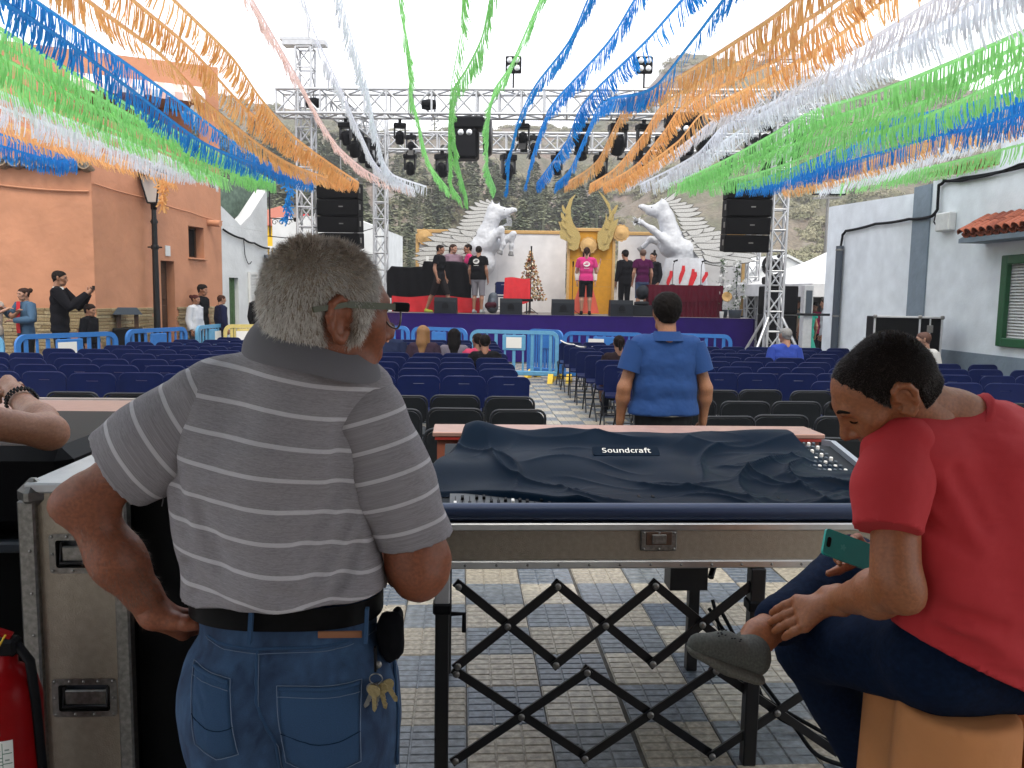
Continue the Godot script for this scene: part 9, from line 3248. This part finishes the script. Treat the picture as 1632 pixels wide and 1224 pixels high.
	for k in 5:
		var w: float = [0.0, -0.4, 0.24, -0.2, 0.5][k]
		var km := MB.new()
		var hd := PackedVector2Array()
		for q in 16:
			hd.append(Vector2(cos(TAU * q / 16.0) * 0.0125, -0.014 + sin(TAU * q / 16.0) * 0.0115))
		km.slab(hd, -0.001, 0.001, Transform3D.IDENTITY)
		km.slab(PackedVector2Array([Vector2(-0.004, -0.024), Vector2(0.0045, -0.024), Vector2(0.0045, -0.032), Vector2(0.003, -0.034), Vector2(0.0045, -0.037), Vector2(0.003, -0.041), Vector2(0.0045, -0.045), Vector2(0.0025, -0.05), Vector2(0, -0.054), Vector2(-0.004, -0.05)]), -0.001, 0.001, Transform3D.IDENTITY)
		var ko := part(K, "key", km.mesh(), metals[k], Vector3(0.004 * (k - 1), -0.002, 0.006 - 0.0035 * k))
		ko.rotation = Vector3(0.08, 0.5 * (k - 2) * 0.4, w)

func lens_mat() -> StandardMaterial3D:
	if not M.has("lens"):
		var m := mat(hx("d9dde0"), 0.05)
		m.transparency = BaseMaterial3D.TRANSPARENCY_ALPHA
		m.albedo_color.a = 0.15
		M.lens = m
	return M.lens

func make_red_man() -> void:
	var W := thing("orange_wall_pillar", "low orange painted wall end that the man in red sits on", "wall", Vector3(1.1, 0, -1.62))
	var wm := blob([bn(Vector3(-0.055, 0.0, 0.02), 0.13, Vector3(-0.045, 0.78, 0.02), 0.12), bn(Vector3(0.25, 0.0, -0.25), 0.14, Vector3(0.25, 0.68, -0.25), 0.135), bn(Vector3(0.0, 0.0, -0.2), 0.14, Vector3(0.0, 0.78, -0.2), 0.12), bn(Vector3(0.25, 0, 0.05), 0.12, Vector3(0.25, 0.68, 0.05), 0.115)], 0.016, 0.1, [Plane(Vector3.UP, 0.815), Plane(Vector3.DOWN, -0.01)])
	part(W, "wall_end", wm, M.orange_block)
	var stp := MB.new()
	stp.cbox(Vector3(0.12, 0.13, -0.45), Vector3(0.28, 0.26, 0.3), 0.02)
	part(W, "step", stp.mesh(), M.laminate)
	var N := thing("person", "person in a red T-shirt sitting with crossed leg, head bowed, holding a phone", "person", Vector3(1.1, 0, -1.62))
	var sk := skin("ad6b43")
	var f := Vector3(-0.76, -0.62, -0.16).normalized()
	var u := Vector3(-0.64, 0.77, 0.0)
	var x := u.cross(f).normalized()
	u = f.cross(x).normalized()
	var H := Transform3D(Basis(x, u, f).scaled_local(Vector3(1.02, 1.02, 1.02)), Vector3(0.868, 1.475, -1.628))
	var body := MB.new()
	body.add(HEADS.near, H)
	var sh := Vector3(0.86, 1.37, -1.57)
	var el := Vector3(0.852, 1.105, -1.5)
	var wr := Vector3(0.85, 0.995, -1.735)
	var el2 := Vector3(1.22, 1.1, -1.9)
	var wr2 := Vector3(1.03, 1.03, -1.95)
	var bones := [
		bn(Vector3(0.9, 1.458, -1.63), 0.062, Vector3(1.03, 1.415, -1.64), 0.06), bn(Vector3(1.03, 1.415, -1.64), 0.058, Vector3(1.08, 1.36, -1.64), 0.08),
		bn(sh + Vector3(0.005, -0.035, 0), 0.042, el + Vector3(-0.01, 0.03, 0), 0.047), bn(el, 0.038, el + Vector3(0.01, -0.012, 0.012), 0.03), bn(el, 0.04, el.lerp(wr, 0.35), 0.045), bn(el.lerp(wr, 0.35), 0.047, wr, 0.029),
		bn(Vector3(1.17, 1.36, -1.7), 0.055, el2, 0.045), bn(el2, 0.045, wr2, 0.03)]
	body.add(blob(bones, 0.0105, 0.03, [], 0.002, 18.0))
	var hb := hand_bones(wr, Vector3(-0.72, -0.48, -0.42), Vector3(-0.25, 0.75, 0.6), 1.0, [0.2, 0.17, 0.2, 0.26], 0.0205, 1.1, Vector3(-0.45, -0.7, -0.5))
	hb.append(bn(wr - (wr - el).normalized() * 0.03, 0.03, wr, 0.027, 1.0, Vector3.BACK, 1.0, 0.02))
	body.add(blob(hb, 0.0038, 0.005))
	var hb2 := hand_bones(wr2, Vector3(-0.85, 0.35, 0.35), Vector3(0.1, 0.3, -0.9), 1.0, [0.7, 0.7, 0.7, 0.7])
	body.add(blob(hb2, 0.005, 0.006))
	# ankle and lower shin of the crossed leg
	var ankle := Vector3(0.71, 0.868, -1.84)
	var knee := Vector3(1.06, 0.945, -2.1)
	var ad := (knee - ankle).normalized()
	body.add(blob([bn(ankle + Vector3(-0.045, -0.03, 0.03), 0.036, ankle, 0.037), bn(ankle, 0.037, ankle + ad * 0.17, 0.047), bn(ankle + Vector3(0.0, -0.005, 0.035), 0.014, ankle + Vector3(0.004, -0.004, 0.033), 0.013)], 0.008, 0.02))
	at_base(N, "body", body.mesh(), sk)
	var face := MB.new()
	for s in [-1.0, 1.0]:
		# brows, and lowered lids as a soft dark line
		var br := []
		var lid := []
		for k in 7:
			var t := k / 6.0
			br.append(H * Vector3(s * lerpf(0.014, 0.05, t), 0.028 + 0.006 * sin(t * PI), 0.1 - 0.014 * t * t))
			lid.append(H * Vector3(s * lerpf(0.018, 0.045, t), 0.002 - 0.003 * sin(t * PI), 0.0915 - 0.009 * t * t))
		face.tube(br, [0.002, 0.0035, 0.004, 0.004, 0.0035, 0.003, 0.0015], 6)
		face.tube(lid, [0.0008, 0.0015, 0.0018, 0.0018, 0.0018, 0.0015, 0.0008], 6)
	at_base(N, "brows", face.mesh(), cloth("1d120e", 0.8))
	# hair, cropped close
	var capb := [bn(Vector3(0, 0.034, -0.028), 0.0795, Vector3(0, 0.032, 0.014), 0.0755), bn(Vector3(0, 0.0, -0.034), 0.075, Vector3(0, -0.03, -0.04), 0.064), bn(Vector3(-0.05, 0.01, 0.012), 0.03, Vector3(-0.053, -0.012, 0.012), 0.024), bn(Vector3(0.05, 0.01, 0.012), 0.03, Vector3(0.053, -0.012, 0.012), 0.024)]
	for s in [-1.0, 1.0]:
		capb.append(bn(Vector3(0.08 * s, -0.002, -0.01), 0.03, Vector3(0.08 * s, -0.06, -0.01), 0.03, 1.0, Vector3.BACK, -1.0, 0.008))
	var cap := blob(capb, 0.006, 0.02, [Plane(Vector3(0, -0.5, 0.86).normalized(), 0.019), Plane(Vector3(0, -0.97, -0.24).normalized(), 0.06)], 0.002, 80.0)
	var hm := MB.new()
	hm.add(cap, H)
	at_base(N, "hair", hm.mesh(), mat(hx("1c1512"), 0.75, 0, TX.grain, 14.0, TX.n_fine, 1.0, false))
	at_base(N, "hair_strands", strands(cap, H, 14000, 0.005, Vector3(0, -0.5, 0.5), func(_p: Vector3, r: float) -> Color: return Color(0.02, 0.015, 0.012).lerp(Color(0.07, 0.05, 0.04), r)), strand_mat())
	# ---- red T-shirt
	var tor := [
		bn(Vector3(0.872, 1.36, -1.585), 0.066, Vector3(1.17, 1.37, -1.7), 0.066), bn(Vector3(1.075, 1.37, -1.64), 0.075, Vector3(0.93, 1.362, -1.6), 0.06), bn(Vector3(1.085, 1.372, -1.64), 0.075, Vector3(1.15, 1.375, -1.69), 0.066),
		bn(Vector3(0.95, 1.29, -1.595), 0.1, Vector3(1.17, 1.28, -1.68), 0.11), bn(Vector3(0.985, 1.18, -1.575), 0.108, Vector3(1.2, 1.17, -1.65), 0.118),
		bn(Vector3(1.005, 1.07, -1.57), 0.114, Vector3(1.2, 1.05, -1.63), 0.125), bn(Vector3(1.02, 0.97, -1.575), 0.12, Vector3(1.2, 0.95, -1.62), 0.13), bn(Vector3(1.04, 0.91, -1.58), 0.122, Vector3(1.2, 0.88, -1.62), 0.132),
		bn(Vector3(1.1, 1.32, -1.56), 0.05, Vector3(1.12, 1.1, -1.52), 0.05, 1.0, Vector3.BACK, 1.0, 0.09)]
	var hemn := Vector3(-0.42, -0.9, 0.0).normalized()
	var rough := Hide.new().take(blob(tor, 0.016, 0.06))
	for a in [[0.93, 1.0, 1.06, 0.97], [0.92, 1.03, 1.02, 0.99], [0.93, 1.07, 1.03, 1.05], [0.97, 0.97, 1.12, 0.93], [0.9, 1.3, 0.95, 1.22], [0.89, 1.24, 0.97, 1.19], [1.05, 0.93, 1.2, 0.9], [0.95, 1.34, 1.0, 1.24]]:
		tor.append(bn(Vector3(a[0], a[1], rough.z(a[0], a[1]) + 0.006), 0.011, Vector3(a[2], a[3], rough.z(a[2], a[3]) + 0.008), 0.008, 1.0, Vector3.BACK, -1.0, 0.022))
	var tb := blob(tor, 0.0085, 0.06, [Plane(hemn, hemn.dot(Vector3(1.04, 0.935, -1.5)))], 0.007, 5.0, Vector3(1.0, 1.9, 1.0))
	var redm := mat(hx("d03238"), 0.88, 0, TX.grain, 8.0, TX.n_fine, 0.2, false)
	var shirt := at_base(N, "t_shirt", tb, redm)
	var cuff := Vector3(0.822, 1.222, -1.503)
	var sd := (cuff - sh).normalized()
	part(shirt, "sleeve", blob([bn(sh + Vector3(0.025, -0.005, -0.01), 0.07, sh.lerp(cuff, 0.5), 0.066), bn(sh.lerp(cuff, 0.5), 0.066, cuff + sd * 0.05, 0.064)], 0.008, 0.04, [Plane(sd, sd.dot(cuff))], 0.006, 8.0), redm)
	part(shirt, "sleeve", blob([bn(Vector3(1.17, 1.37, -1.7), 0.075, Vector3(1.2, 1.22, -1.82), 0.07)], 0.01, 0.04), redm)
	var cl := []
	for k in 25:
		var a := TAU * k / 24.0
		cl.append(Vector3(1.04, 1.415, -1.64) + Vector3(cos(a) * 0.042, cos(a) * 0.046 + 0.004 * sin(a * 4.0), sin(a) * 0.068))
	var cm := MB.new()
	cm.tube(cl, 0.009, 8, false, 1.6)
	part(shirt, "neckband", cm.mesh(), redm)
	# ---- dark blue trousers
	var kl := Vector3(0.895, 0.775, -1.98)
	var trm := mat(hx("14243f"), 0.92, 0, TX.strong, 4.0, TX.n_fine, 0.4, false)
	var lg := [
		bn(Vector3(1.0, 0.915, -1.6), 0.11, Vector3(1.2, 0.9, -1.64), 0.115), bn(Vector3(1.01, 0.9, -1.65), 0.105, kl, 0.078), bn(kl, 0.078, Vector3(1.09, 0.42, -1.95), 0.062), bn(Vector3(1.09, 0.42, -1.95), 0.062, Vector3(1.13, 0.36, -1.95), 0.06),
		bn(Vector3(1.16, 0.9, -1.72), 0.105, knee, 0.08), bn(knee, 0.078, ankle + ad * 0.085, 0.058)]
	var tr := blob(lg, 0.011, 0.035, [], 0.007, 7.0)
	at_base(N, "trousers", tr, trm)
	# ---- shoes
	var toe := Vector3(0.548, 0.872, -1.775)
	var heel := Vector3(0.675, 0.822, -1.775)
	var shm := mat(hx("5d5f58"), 0.85, 0, TX.strong, 9.0, TX.n_fine, 0.5, false)
	var upper := blob([bn(toe, 0.03, toe.lerp(heel, 0.45) + Vector3(0.004, 0.012, -0.01), 0.036), bn(toe.lerp(heel, 0.45) + Vector3(0.004, 0.012, -0.01), 0.036, heel + Vector3(0.004, 0.012, -0.012), 0.038), bn(heel + Vector3(0.01, 0.03, -0.03), 0.034, ankle + Vector3(-0.03, -0.02, 0.01), 0.036)], 0.006, 0.02)
	var so := at_base(N, "shoe", upper, shm)
	var sole := blob([bn(toe + Vector3(-0.004, -0.012, 0.004), 0.031, toe.lerp(heel, 0.5) + Vector3(-0.004, -0.021, 0.004), 0.037, 2.4, Vector3(0.37, 0.93, 0)), bn(toe.lerp(heel, 0.5) + Vector3(-0.004, -0.021, 0.004), 0.037, heel + Vector3(-0.008, -0.018, 0.0), 0.037, 2.4, Vector3(0.37, 0.93, 0))], 0.006, 0.01)
	part(so, "sole", sole, mat(hx("6b6a60"), 0.8, 0, TX.strong, 9.0))
	var dots := MB.new()
	var rr := RandomNumberGenerator.new()
	rr.seed = 4
	for k in 20:
		var q := toe.lerp(heel, 0.25 + 0.4 * rr.randf()) + Vector3(rr.randf_range(-0.01, 0.02), 0.048, rr.randf_range(-0.02, 0.02))
		dots.lathe([Vector2(0.003, 0), Vector2(0.0025, 0.001), Vector2(0, 0.0015)], 6, Transform3D(Basis(Vector3.BACK, 0.3), q))
	part(so, "lace_holes", dots.mesh(), M.black_plastic)
	at_base(N, "shoe", blob([bn(Vector3(1.13, 0.305, -1.95), 0.04, Vector3(1.07, 0.3, -2.12), 0.038), bn(Vector3(1.13, 0.34, -1.95), 0.045, Vector3(1.13, 0.31, -1.95), 0.045)], 0.012, 0.02, [Plane(Vector3.DOWN, -0.262)]), shm)
	# ---- phone
	var Ph := thing("mobile_phone", "turquoise phone held against the lap of the man in red", "phone", Vector3(0.9, 1.085, -1.82))
	var pb := MB.new()
	var bs := Basis(Vector3.UP, 0.2) * Basis(Vector3.RIGHT, -0.35) * Basis(Vector3.BACK, -0.38)
	pb.slab(rrect(-0.062, -0.031, 0.062, 0.031, 0.008, 4), -0.004, 0.004, Transform3D(bs, Vector3.ZERO))
	var pbo := part(Ph, "phone_case", pb.mesh(), M.phone)
	var cam_ := MB.new()
	cam_.slab(rrect(-0.056, -0.012, -0.046, 0.012, 0.0048, 5), 0.004, 0.0055, Transform3D(bs, Vector3.ZERO))
	part(pbo, "camera_window", cam_.mesh(), M.black_plastic)
	var lo := MB.new()
	for k in 5:
		var a := TAU * k / 5.0
		lo.slab(leaf_outline(Vector2(-0.012, 0.0), Vector2(-0.012 + cos(a) * 0.008, sin(a) * 0.008), 0.002, 0.001), 0.004, 0.0048, Transform3D(bs, Vector3.ZERO))
	part(pbo, "logo", lo.mesh(), mat(hx("3fb8b0"), 0.4))
